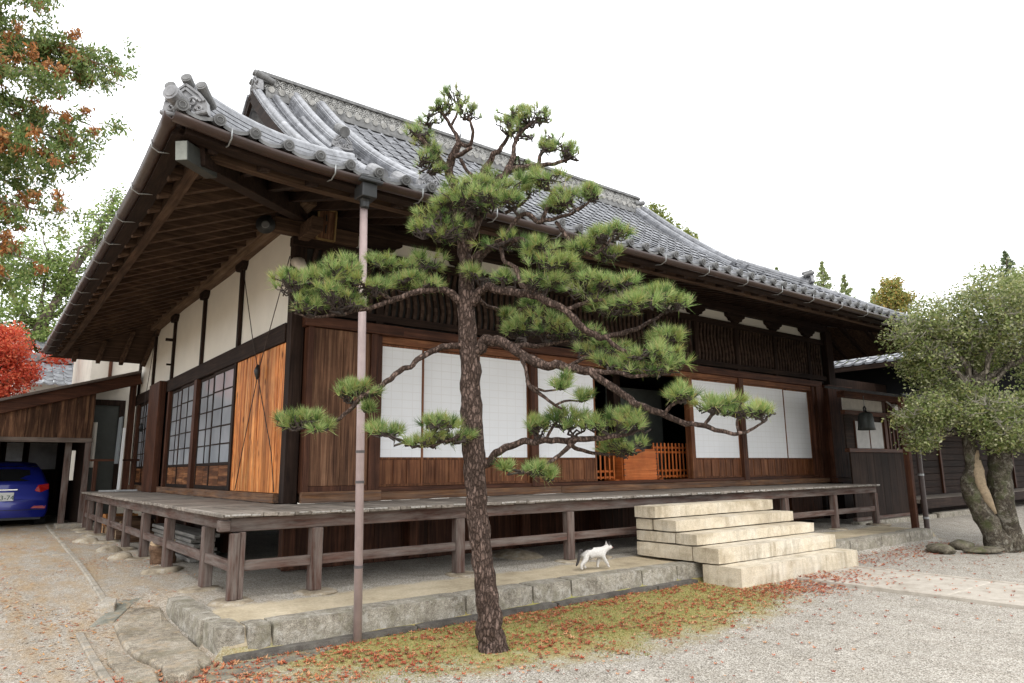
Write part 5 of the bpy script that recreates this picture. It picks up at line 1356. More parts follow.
m = MB(); m.cyl((15.5, .4, 2.86), (15.42, .28, 2.80), .05, .07, 12); m.build('lamp_head', WH, t); m = MB(); m.beam((15.5, .42, 2.86), (15.5, .55, 2.98), .03, .03); m.build('lamp_arm', WH, t)

# power lines on the left
for k, (z, d) in enumerate(((0, 0), (-.22, .1))):
    p0 = Vector((-3.4, 17.65 + d, 9.35 + z)); p1 = Vector((1.2, 14.22, 8.8 + z))
    m = MB(); m.tube([p0.lerp(p1, q / 10) - Vector((0, 0, .12 * math.sin(q / 10 * math.pi))) for q in range(-6, 11)], .012, 5)
    tag(m.build('power_cable', BLACKMETAL, smooth=True), ['thin upper overhead cable running from the cypress to the hall eave', 'thin lower overhead cable running from the cypress to the hall eave'][k], 'cable')
m = MB(); m.tube([(6.33, 5.62, 9.0), (6.33, 5.62, 10.9)], [.012, .006], 5); m.cyl((6.33, 5.62, 9.0), (6.33, 5.62, 9.35), .025, .02, 6)
tag(m.build('lightning_rod', BLACKMETAL), 'thin metal rod standing up from the main roof ridge', 'rod')

# ================================================================== PLANTS
def fast_mesh(name, V, F, mats, parent=None, mi=None, smooth=False):
    """V: (n,3) array, F: (m,k) index array"""
    me = bpy.data.meshes.new(name); V = np.asarray(V, np.float32); F = np.asarray(F, np.int32)
    off = np.array(parent['_w'] if parent is not None else (0, 0, 0), np.float32)
    me.vertices.add(len(V)); me.vertices.foreach_set('co', (V - off).ravel())
    k = F.shape[1]; me.loops.add(F.size); me.loops.foreach_set('vertex_index', F.ravel()); me.polygons.add(len(F))
    me.polygons.foreach_set('loop_start', np.arange(0, F.size, k, dtype=np.int32)); me.polygons.foreach_set('loop_total', np.full(len(F), k, np.int32))
    for m in (mats if isinstance(mats, (list, tuple)) else [mats]): me.materials.append(m)
    if mi is not None: me.polygons.foreach_set('material_index', np.asarray(mi, np.int32))
    me.polygons.foreach_set('use_smooth', np.full(len(F), smooth, dtype=bool))
    me.update(calc_edges=True)
    o = bpy.data.objects.new(name, me); COL.objects.link(o)
    if parent is not None: o.parent = parent; o['_w'] = parent['_w']
    else: o['_w'] = (0., 0., 0.)
    return o

def unit(a): return a / np.maximum(1e-9, np.linalg.norm(a, axis=-1, keepdims=True))

def bark_material(name, dark, mid, light, scale=1.0):
    m, nt, b = nodes(name)
    tc = nt.nodes.new('ShaderNodeTexCoord'); mp = nt.nodes.new('ShaderNodeMapping'); mp.inputs['Scale'].default_value = (22 * scale, 22 * scale, 9 * scale)
    nt.links.new(tc.outputs['Object'], mp.inputs[0])
    n0 = nn(nt, 'ShaderNodeTexNoise', i_Scale=2.0, i_Detail=4.0); nt.links.new(mp.outputs[0], n0.inputs['Vector'])
    v2 = mixc(nt, .9, mp.outputs[0], n0.outputs['Color'], 'ADD')
    vo = nn(nt, 'ShaderNodeTexVoronoi', i_Scale=1.0); vo.feature = 'DISTANCE_TO_EDGE'; nt.links.new(v2, vo.inputs['Vector'])
    vc = nn(nt, 'ShaderNodeTexVoronoi', i_Scale=1.0); nt.links.new(v2, vc.inputs['Vector'])
    sc = nt.nodes.new('ShaderNodeSeparateColor'); nt.links.new(vc.outputs['Color'], sc.inputs[0])
    plate = ramp(nt, sc.outputs[0], [(0, mid), (.6, tuple(.5 * (a + b_) for a, b_ in zip(mid, light))), (1, light)])
    n1 = nn(nt, 'ShaderNodeTexNoise', i_Scale=60.0, i_Detail=6.0); nt.links.new(tc.outputs['Object'], n1.inputs['Vector'])
    plate = mixc(nt, .6, plate, ramp(nt, n1.outputs['Fac'], [(.3, (.5, .5, .5)), (.7, (1.4, 1.4, 1.4))]), 'MULTIPLY')
    f = ramp(nt, vo.outputs['Distance'], [(.0, (.25, .25, .25)), (.22, (1, 1, 1))])
    nt.links.new(mixc(nt, f, dark, plate), b.inputs['Base Color']); b.inputs['Roughness'].default_value = .9; b.inputs['Specular IOR Level'].default_value = .15
    h = mth(nt, 'ADD', f, mth(nt, 'MULTIPLY', n1.outputs['Fac'], .4)); bump(nt, b, h, .9, .02)
    return m
PINE_BARK = bark_material('pine_bark', (.02, .013, .010), (.075, .05, .039), (.20, .14, .115), 1.6)
NEEDLE_Y = foliage('young_pine_needles', [(.26, .34, .09), (.32, .38, .11), (.36, .40, .15), (.22, .31, .08), (.42, .36, .13)], rough=.5, trans=.4)
NEEDLE_D = foliage('old_pine_needles', [(.075, .14, .035), (.10, .18, .045), (.06, .115, .03), (.13, .2, .055)], rough=.5, trans=.35)
TWIG = plain('pine_twig', (.042, .03, .024), .9, noise_amt=.4, scale=30)
NEEDLE = foliage('pine_needles', [(0.190, 0.291, 0.090), (0.246, 0.370, 0.112), (0.302, 0.420, 0.146), (0.358, 0.459, 0.168), (0.414, 0.493, 0.190), (0.168, 0.263, 0.084), (0.470, 0.493, 0.224), (0.269, 0.386, 0.123), (0.526, 0.437, 0.213)], rough=.5, trans=.4)

PINE_BRANCHES=[[(1.442,-2.379,-0.045,0.1476),(1.429,-2.369,0.040,0.1216),(1.411,-2.355,0.272,0.1042),(1.386,-2.336,0.547,0.0955),(1.360,-2.316,0.787,0.0921),(1.334,-2.296,1.195,0.0938),(1.307,-2.275,1.614,0.0973),(1.293,-2.265,2.044,0.0938),(1.280,-2.254,2.486,0.0895),(1.258,-2.238,2.848,0.0782),(1.258,-2.237,3.217,0.0643),(1.236,-2.220,3.453,0.0538),(1.210,-2.175,3.748,0.0453),(1.204,-2.133,4.004,0.0438),(1.159,-2.098,4.183,0.0420),(1.170,-2.132,4.313,0.0384),(1.205,-2.196,4.448,0.0304)],
[(1.159,-2.098,4.183,0.0403),(1.039,-2.132,4.257,0.0344),(0.940,-2.118,4.352,0.0290),(0.841,-2.105,4.436,0.0203)],
[(1.039,-2.132,4.257,0.0293),(1.057,-1.956,4.410,0.0230),(1.044,-1.883,4.527,0.0178),(1.073,-1.906,4.702,0.0142)],
[(1.205,-2.196,4.448,0.0278),(1.209,-2.137,4.565,0.0245),(1.191,-2.060,4.674,0.0221),(1.145,-2.024,4.788,0.0177),(1.084,-1.977,4.872,0.0132)],
[(1.205,-2.196,4.448,0.0261),(1.251,-2.295,4.392,0.0224),(1.252,-2.359,4.495,0.0188),(1.219,-2.359,4.594,0.0145),(1.215,-2.331,4.685,0.0111)],
[(1.191,-2.060,4.674,0.0177),(1.263,-2.052,4.793,0.0151),(1.313,-2.028,4.915,0.0117)],
[(1.170,-2.132,4.313,0.0297),(1.179,-2.303,4.299,0.0256),(1.216,-2.395,4.332,0.0203)],
[(1.243,-2.226,3.548,0.0434),(1.372,-2.199,3.924,0.0442),(1.430,-2.181,4.135,0.0427),(1.527,-2.193,4.308,0.0377),(1.581,-2.234,4.420,0.0323),(1.680,-2.247,4.548,0.0271),(1.728,-2.284,4.662,0.0199),(1.760,-2.308,4.809,0.0136)],
[(1.430,-2.181,4.135,0.0267),(1.411,-2.040,4.272,0.0226),(1.385,-1.956,4.420,0.0201)],
[(1.258,-2.237,3.358,0.0434),(1.301,-2.397,3.699,0.0427),(1.410,-2.480,3.965,0.0410),(1.482,-2.537,4.090,0.0376),(1.555,-2.592,4.137,0.0342),(1.631,-2.715,4.132,0.0305),(1.706,-2.836,4.126,0.0252),(1.813,-2.918,4.154,0.0201),(1.900,-2.984,4.191,0.0143)],
[(1.482,-2.537,4.090,0.0324),(1.572,-2.543,4.268,0.0293),(1.611,-2.510,4.412,0.0261),(1.649,-2.539,4.522,0.0208),(1.685,-2.630,4.585,0.0164),(1.720,-2.720,4.628,0.0111)],
[(1.670,-2.782,4.127,0.0219),(1.712,-2.777,4.257,0.0195),(1.789,-2.773,4.349,0.0154),(1.859,-2.764,4.433,0.0112)],
[(1.258,-2.237,3.292,0.0434),(1.357,-2.440,3.389,0.0342),(1.418,-2.613,3.464,0.0294),(1.507,-2.745,3.647,0.0266),(1.599,-2.879,3.553,0.0247),(1.656,-2.923,3.708,0.0214),(1.686,-2.946,3.827,0.0165)],
[(1.599,-2.879,3.553,0.0214),(1.676,-3.001,3.569,0.0204),(1.751,-3.123,3.593,0.0170),(1.834,-3.186,3.655,0.0138),(1.890,-3.230,3.727,0.0105)],
[(1.480,-2.534,3.716,0.0222),(1.587,-2.617,3.790,0.0188),(1.645,-2.662,3.856,0.0145)],
[(1.708,-2.963,3.551,0.0198),(1.741,-3.051,3.406,0.0213),(1.798,-3.159,3.263,0.0203),(1.891,-3.230,3.227,0.0186),(1.960,-3.283,3.296,0.0162),(2.015,-3.326,3.366,0.0122)],
[(1.229,-2.215,3.501,0.0391),(1.062,-2.275,3.515,0.0254),(0.938,-2.307,3.526,0.0183)],
[(1.258,-2.237,3.106,0.0521),(1.315,-2.344,3.276,0.0431),(1.350,-2.435,3.370,0.0376),(1.382,-2.586,3.382,0.0302),(1.460,-2.772,3.392,0.0280),(1.523,-2.883,3.320,0.0245),(1.583,-2.993,3.222,0.0211)],
[(1.382,-2.586,3.382,0.0235),(1.386,-2.652,3.211,0.0208),(1.430,-2.749,3.141,0.0231),(1.438,-2.818,2.977,0.0262),(1.492,-2.923,2.919,0.0243)],
[(1.265,-2.243,2.829,0.0565),(1.300,-2.333,2.962,0.0517),(1.342,-2.428,3.030,0.0478),(1.396,-2.533,2.989,0.0457),(1.462,-2.647,2.956,0.0436),(1.522,-2.820,2.911,0.0412),(1.577,-2.988,2.815,0.0389),(1.654,-3.111,2.733,0.0369),(1.695,-3.206,2.620,0.0350),(1.777,-3.269,2.528,0.0334),(1.872,-3.342,2.494,0.0302),(2.072,-3.433,2.551,0.0241),(2.243,-3.501,2.635,0.0178),(2.405,-3.563,2.747,0.0123)],
[(1.872,-3.342,2.494,0.0239),(1.916,-3.439,2.393,0.0205),(1.979,-3.550,2.351,0.0172),(2.111,-3.653,2.373,0.0125)],
[(1.654,-3.111,2.733,0.0241),(1.751,-3.248,2.778,0.0207),(1.826,-3.369,2.790,0.0173),(1.937,-3.518,2.808,0.0141),(2.097,-3.641,2.822,0.0102)],
[(1.522,-2.820,2.911,0.0214),(1.688,-2.822,2.971,0.0185),(1.840,-2.875,3.036,0.0152),(2.000,-2.936,3.103,0.0111)],
[(1.300,-2.333,2.962,0.0258),(1.443,-2.254,2.925,0.0230),(1.588,-2.240,2.901,0.0197),(1.758,-2.307,2.892,0.0163),(1.900,-2.353,2.950,0.0119)],
[(1.300,-2.270,2.432,0.0651),(1.342,-2.365,2.520,0.0603),(1.402,-2.475,2.554,0.0564),(1.461,-2.583,2.500,0.0542),(1.538,-2.706,2.394,0.0520),(1.613,-2.890,2.300,0.0495),(1.725,-3.039,2.274,0.0466),(1.826,-3.180,2.223,0.0438),(1.898,-3.299,2.133,0.0402),(1.966,-3.415,2.029,0.0366),(2.039,-3.534,1.935,0.0331),(2.147,-3.680,1.851,0.0297),(2.233,-3.809,1.784,0.0263),(2.312,-3.934,1.756,0.0230),(2.388,-4.055,1.707,0.0205),(2.470,-4.119,1.691,0.0175),(2.550,-4.180,1.727,0.0137),(2.638,-4.248,1.794,0.0091)],
[(1.461,-2.583,2.500,0.0305),(1.674,-2.621,2.507,0.0258),(1.879,-2.653,2.541,0.0210),(2.040,-2.714,2.584,0.0150)],
[(1.826,-3.180,2.223,0.0259),(1.909,-3.370,2.207,0.0223),(1.978,-3.550,2.159,0.0187),(2.135,-3.671,2.189,0.0133),(2.238,-3.751,2.267,0.0094)],
[(1.725,-3.039,2.274,0.0229),(1.879,-3.095,2.355,0.0198),(2.015,-3.137,2.413,0.0158),(2.133,-3.165,2.481,0.0109)],
[(2.147,-3.680,1.851,0.0187),(2.120,-3.785,1.919,0.0161),(2.154,-3.875,1.952,0.0129),(2.193,-3.968,1.991,0.0090)],
[(2.312,-3.934,1.756,0.0169),(2.358,-3.969,1.839,0.0146),(2.422,-4.018,1.892,0.0100)],
[(2.470,-4.119,1.691,0.0137),(2.507,-4.084,1.792,0.0115),(2.553,-4.119,1.852,0.0084)],
[(1.525,-2.695,2.394,0.0218),(1.519,-2.754,2.250,0.0200),(1.506,-2.807,2.134,0.0190),(1.577,-2.862,2.058,0.0173),(1.621,-2.959,1.978,0.0147),(1.685,-3.009,1.928,0.0106)],
[(1.519,-2.817,2.125,0.0148),(1.578,-2.926,2.077,0.0123),(1.642,-3.038,2.086,0.0089)],
[(1.647,-2.979,1.961,0.0131),(1.712,-3.030,1.993,0.0114),(1.803,-3.099,1.991,0.0082)],
[(1.354,-2.312,1.445,0.0521),(1.407,-2.415,1.544,0.0431),(1.465,-2.523,1.625,0.0376),(1.568,-2.666,1.672,0.0356),(1.668,-2.806,1.676,0.0336),(1.767,-2.945,1.681,0.0316),(1.895,-3.107,1.685,0.0280),(1.989,-3.243,1.697,0.0229),(2.081,-3.377,1.717,0.0162)],
[(1.832,-2.995,1.672,0.0250),(1.712,-2.966,1.574,0.0214),(1.601,-2.943,1.503,0.0188),(1.491,-2.922,1.440,0.0146),(1.403,-2.854,1.418,0.0089)],
[(1.767,-2.945,1.681,0.0233),(1.952,-2.899,1.610,0.0205),(2.136,-2.914,1.578,0.0174),(2.307,-2.983,1.560,0.0140),(2.517,-3.081,1.584,0.0088)],
[(1.668,-2.806,1.676,0.0168),(1.716,-2.843,1.783,0.0143),(1.771,-2.885,1.865,0.0101)],
[(1.266,-2.243,2.522,0.0434),(1.154,-2.221,2.514,0.0362),(1.024,-2.184,2.489,0.0324),(0.896,-2.148,2.420,0.0305),(0.771,-2.115,2.319,0.0294),(0.661,-2.093,2.253,0.0275),(0.566,-2.083,2.172,0.0264),(0.488,-2.061,2.103,0.0238),(0.384,-2.019,2.051,0.0220),(0.293,-1.998,1.934,0.0194),(0.172,-1.969,1.843,0.0161),(0.053,-1.940,1.794,0.0119),(-0.042,-1.867,1.811,0.0080)],
[(0.488,-2.061,2.094,0.0148),(0.450,-1.994,2.040,0.0124),(0.413,-1.965,1.958,0.0082)],
[(1.251,-2.232,2.885,0.0521),(1.160,-2.225,2.946,0.0431),(1.063,-2.213,3.007,0.0393),(0.939,-2.181,2.995,0.0356),(0.777,-2.119,2.957,0.0319),(0.617,-2.059,2.884,0.0283),(0.514,-2.043,2.829,0.0247),(0.346,-1.976,2.776,0.0213),(0.174,-1.907,2.724,0.0178),(0.004,-1.839,2.698,0.0137),(-0.114,-1.748,2.733,0.0088)],
[(0.617,-2.059,2.884,0.0216),(0.476,-2.076,2.930,0.0188),(0.345,-2.039,2.987,0.0162),(0.212,-1.999,2.992,0.0120),(0.061,-1.946,2.963,0.0080)],
[(0.939,-2.181,2.995,0.0203),(0.880,-2.073,3.092,0.0171),(0.799,-1.947,3.153,0.0138),(0.716,-1.819,3.207,0.0087)],
[(1.301,-2.207,1.875,0.0315),(1.095,-2.365,1.725,0.0201),(0.956,-2.384,1.681,0.0165),(0.834,-2.353,1.641,0.0131),(0.706,-2.254,1.650,0.0098)],
]
PINE_PADS=[(0.825,-2.093,4.524,0.076,0.059),(1.057,-1.931,4.780,0.089,0.080),(1.137,-2.018,4.882,0.088,0.071),(1.298,-2.016,4.979,0.099,0.072),(1.230,-2.342,4.705,0.068,0.068),(1.019,-1.927,4.502,0.079,0.071),
(1.017,-2.115,4.316,0.069,0.060),(0.897,-2.085,4.254,0.068,0.068),(0.956,-2.131,4.165,0.085,0.043),(1.753,-2.303,4.894,0.118,0.081),(1.683,-2.590,4.692,0.087,0.078),(1.728,-2.726,4.657,0.077,0.068),
(1.682,-2.312,4.710,0.081,0.081),(1.696,-2.512,4.588,0.088,0.070),(1.860,-2.764,4.452,0.112,0.069),(1.741,-2.799,4.295,0.068,0.051),(1.837,-2.936,4.278,0.084,0.059),(1.922,-3.002,4.238,0.067,0.059),
(1.616,-2.135,4.240,0.091,0.064),(1.786,-2.392,4.315,0.072,0.054),(1.174,-2.425,3.934,0.201,0.084),(1.303,-2.626,3.860,0.182,0.083),(1.041,-2.386,3.784,0.125,0.075),(1.035,-2.507,3.770,0.147,0.074),
(1.143,-2.654,3.729,0.162,0.073),(1.343,-2.745,3.737,0.114,0.074),(0.917,-2.290,3.656,0.141,0.075),(0.890,-2.270,3.509,0.166,0.100),(1.081,-2.228,3.486,0.102,0.068),(1.660,-2.926,3.930,0.124,0.082),
(1.632,-2.652,3.972,0.102,0.068),(1.748,-3.120,3.729,0.122,0.089),(1.877,-3.220,3.763,0.097,0.073),(1.791,-2.901,3.728,0.092,0.067),(1.968,-3.290,3.367,0.113,0.081),(2.051,-3.353,3.428,0.081,0.065),
(1.812,-3.169,3.289,0.081,0.057),(2.077,-3.247,3.248,0.091,0.058),(1.417,-2.613,3.418,0.151,0.067),(1.321,-2.413,3.168,0.120,0.077),(1.385,-2.651,3.086,0.100,0.058),(1.562,-2.914,3.275,0.131,0.082),
(1.629,-3.028,3.143,0.178,0.097),(1.592,-2.937,3.001,0.164,0.082),(1.932,-2.946,3.126,0.152,0.093),(1.903,-3.240,2.948,0.194,0.097),(1.970,-3.418,2.970,0.143,0.088),(1.938,-3.141,2.879,0.165,0.066),
(2.019,-3.581,2.782,0.187,0.102),(2.134,-3.670,2.805,0.172,0.094),(2.387,-3.612,2.786,0.113,0.073),(1.925,-3.383,2.751,0.151,0.072),(1.900,-2.354,2.959,0.109,0.073),(1.676,-2.307,2.853,0.081,0.045),
(1.867,-2.644,2.714,0.236,0.088),(2.055,-2.726,2.639,0.194,0.071),(1.640,-2.469,2.662,0.070,0.070),(1.996,-3.122,2.465,0.183,0.083),(1.984,-3.302,2.312,0.097,0.057),(2.356,-3.589,2.524,0.105,0.073),
(2.066,-3.618,2.350,0.180,0.078),(2.118,-3.658,2.229,0.180,0.070),(2.026,-3.461,2.295,0.111,0.064),(2.151,-3.873,2.028,0.152,0.084),(2.375,-3.982,1.931,0.138,0.077),(2.595,-4.215,1.877,0.159,0.061),
(2.505,-4.082,1.868,0.092,0.046),(1.656,-2.733,1.796,0.119,0.076),(1.850,-2.946,1.856,0.143,0.101),(1.980,-3.235,1.818,0.147,0.074),(2.110,-3.399,1.828,0.146,0.089),(2.456,-3.035,1.637,0.168,0.071),
(1.453,-2.893,1.441,0.097,0.065),(1.586,-2.932,1.408,0.065,0.057),(1.363,-2.697,1.475,0.049,0.033),(1.643,-3.039,2.143,0.073,0.073),(1.817,-3.110,2.049,0.082,0.057),(0.310,-1.987,2.083,0.138,0.089),
(-0.074,-1.842,1.843,0.095,0.064),(0.059,-1.945,1.802,0.080,0.048),(0.000,-1.836,1.870,0.112,0.064),(0.452,-1.995,1.958,0.049,0.041),(0.539,-2.188,1.778,0.113,0.073),(0.910,-2.348,1.845,0.181,0.074),
(1.043,-2.324,1.726,0.143,0.067),(0.795,-2.323,1.689,0.139,0.065),(-0.102,-1.821,2.966,0.143,0.111),(0.071,-1.891,3.072,0.177,0.104),(0.290,-1.933,3.143,0.164,0.090),(0.394,-2.014,2.983,0.131,0.098),
(0.183,-1.977,2.848,0.177,0.080),(-0.031,-1.875,2.787,0.111,0.056),(0.633,-1.882,3.261,0.137,0.077),(0.822,-1.901,3.271,0.156,0.087),(0.964,-2.011,3.297,0.122,0.061),(0.824,-2.029,3.111,0.145,0.060),
(0.678,-1.917,3.067,0.120,0.060),(0.925,-2.170,3.050,0.102,0.051),]


pine = thing('pine_tree', (1.43, -2.37, 0), 'trained pine with scaly trunk and cloud-like needle pads in front of the hall', 'pine')
def build_pine():
    rng = np.random.default_rng(7); rnd = random.Random(7)
    allp = []
    for k, pts in enumerate(PINE_BRANCHES):
        sm = catmull(pts, 6 if k else 9)
        P = []
        for q, p in enumerate(sm):
            r = p[3]; w_ = (0.35 if k else .12) * r
            t = q * .9
            P.append(Vector((p[0], p[1], p[2])) + Vector((mnoise.noise(Vector((t * .35, k, 0))), mnoise.noise(Vector((t * .35, k, 5))), mnoise.noise(Vector((t * .35, k, 9))))) * w_ * (1.6 if k else 1) * (0 if q == 0 else 1))
        R = [max(.005, p[3] * (.82 if k else .95)) for p in sm]
        m = MB(); m.tube(P, R, 20 if k == 0 else 9, jit=.22 if k == 0 else .25)
        m.build('trunk' if k == 0 else 'branch', PINE_BARK, pine, smooth=True)
        if k == 0:
            pass
        for p, r in zip(P, R):
            if r < .045: allp.append((np.array(p), r))
    AP = np.array([a for a, r in allp])
    for i, (x, y, z, hw, hh) in enumerate(PINE_PADS):
        c = np.array((x, y, z - hh * .1)); hw *= 1.38; hh *= 1.2; rx = hw; rd = hw * .85; rz = hh
        # tuft sites: upper shell of a flattened ellipsoid, uneven
        top_ = z > 4.05 and x < 2.2
        if top_: hw *= 1.25; hh *= 1.25; rx = hw; rd = hw * .85; rz = hh
        n = int((10 + hw * hh * 1500) * (.55 if top_ else 1.1))
        sites = []
        subs = [(np.array((rng.uniform(-.75, .75) * rx, rng.uniform(-.75, .75) * rd, rng.uniform(-.5, .35) * rz)), rng.uniform(.34, .6)) for _ in range(5)]
        tries = 0
        while len(sites) < n and tries < n * 20:
            tries += 1
            u = rng.normal(size=3); u /= np.linalg.norm(u)
            rr = rng.uniform(.45, 1.0) ** .6
            if u[2] < -.35: continue
            so, sz = subs[rng.integers(len(subs))]
            p = c + so + u * rr * np.array((rx, rd, rz)) * sz
            if mnoise.noise(Vector(p * 9)) < -.3: continue
            if u[2] < 0.05 and rng.random() < .5: continue
            sites.append(p)
        # twigs: crooked sprays from the nearest branch point to groups of tufts
        m = MB()
        low = c - np.array((0, 0, rz * .55))
        a = AP[np.argmin(np.linalg.norm(AP - low, axis=1))]
        hubs = [c + np.array((rng.uniform(-.55, .55) * rx, rng.uniform(-.55, .55) * rd, -rz * rng.uniform(.35, .75))) for _ in range(max(2, int(hw / .04)))]
        def crook(p, q, r0, r1, amt):
            pts = []
            L = np.linalg.norm(q - p)
            for k in range(6):
                t = k / 5; w_ = math.sin(t * math.pi) * amt * L
                pts.append(tuple(p + (q - p) * t + rng.normal(size=3) * w_ * .5))
            m.tube([Vector(v) for v in pts], [r0 + (r1 - r0) * k / 5 for k in range(6)], 5, caps=False)
        for h in hubs: crook(a, h, .013 if top_ else .012, .010 if top_ else .008, .3)
        for s in sites:
            h = hubs[int(np.argmin([np.linalg.norm(s - hh_) for hh_ in hubs]))]
            crook(h, s - np.array((0, 0, .012)), .0085 if top_ else .007, .0045 if top_ else .0038, .32)
        # needles
        S_ = np.array(sites); nt_ = len(S_); per = 38
        ax = unit((S_ - c) / np.array((rx, rd, rz)) * .5 + np.array((0, 0, .85)) + rng.normal(size=(nt_, 3)) * .25)
        A = np.repeat(ax, per, 0); O = np.repeat(S_, per, 0)
        d = unit(A * rng.uniform(.55, 1.5, (len(A), 1)) + rng.normal(size=A.shape) * .42)
        L = np.repeat(rng.uniform(.075, .12, (nt_, 1)), per, 0) * rng.uniform(.7, 1.1, (len(A), 1))
        side = unit(np.cross(d, rng.normal(size=A.shape))) * (.0018 if top_ else .0024)
        base = O + d * .004 - A * rng.uniform(0, .03, (len(A), 1))
        tip = base + d * L + np.array((0, 0, -.004))
        V = np.stack([base - side, base + side, tip], 1).reshape(-1, 3); F = np.arange(len(V)).reshape(-1, 3)
        tw = np.array(m.v); tf = []
        o = fast_mesh('needle_pad', V, F, [NEEDLE, NEEDLE_Y, NEEDLE_D], pine, mi=np.repeat(rng.choice(3, nt_, p=(.54, .32, .14)), per))
        m.build('twigs', TWIG, o, smooth=True)
build_pine()

# ---------------------------------------------------------------- generic broadleaf / conifer crowns
def leaf_cloud(rng, centers, radii, per, size, flat=.35, shape='leaf', droop=0.0, lens=1.0):
    """leaf faces gathered in clumps; returns V, F"""
    C_ = np.repeat(np.asarray(centers), per, 0); R_ = np.repeat(np.asarray(radii), per, 0)
    n = len(C_)
    off = rng.normal(size=(n, 3)) * .5
    P = C_ + off * R_
    nrm = unit(rng.normal(size=(n, 3)) + np.array((0, 0, 1.0)) * (1 - flat) * 2)
    u = unit(np.cross(nrm, rng.normal(size=(n, 3)))); u = unit(u + np.array((0, 0, -droop)))
    v = unit(np.cross(nrm, u))
    s = size * rng.uniform(.6, 1.25, (n, 1))
    a = P - u * s * lens * .5; b = P + v * s * .28 + u * s * .03; c = P + u * s * lens * .55 + nrm * s * rng.uniform(-.15, .1, (n, 1)); d = P - v * s * .28 + u * s * .03
    V = np.stack([a, b, c, d], 1).reshape(-1, 3); F = np.arange(len(V)).reshape(-1, 4)
    return V, F

def clumps(rng, blobs, n, shell=.6):
    """clump centres in ellipsoid blobs (cx,cy,cz,rx,ry,rz,weight)"""
    out = []
    W_ = np.array([b[6] for b in blobs]); W_ = W_ / W_.sum()
    while len(out) < n:
        b = blobs[rng.choice(len(blobs), p=W_)]
        u = rng.normal(size=3); u /= np.linalg.norm(u)
        r = rng.uniform(shell, 1.0) if rng.random() < .75 else rng.uniform(.15, shell)
        p = np.array(b[:3]) + u * r * np.array(b[3:6])
        if mnoise.noise(Vector(p * 1.1 / max(.4, b[3] * .5))) < -.2: continue
        out.append(p)
    return np.array(out)

def limb(m, a, b, r0, r1, rng, bend=.18, n=7):
    a = np.array(a, float); b = np.array(b, float); L = np.linalg.norm(b - a)
    w1 = rng.normal(size=3) * bend * L * .5
    pts = [tuple(a + (b - a) * t + w1 * math.sin(t * math.pi) + rng.normal(size=3) * .02 * L * (0 < k < n)) for k, t in enumerate(np.linspace(0, 1, n + 1))]
    m.tube([Vector(p) for p in pts], [r0 + (r1 - r0) * t for t in np.linspace(0, 1, n + 1)], 7, jit=.15)

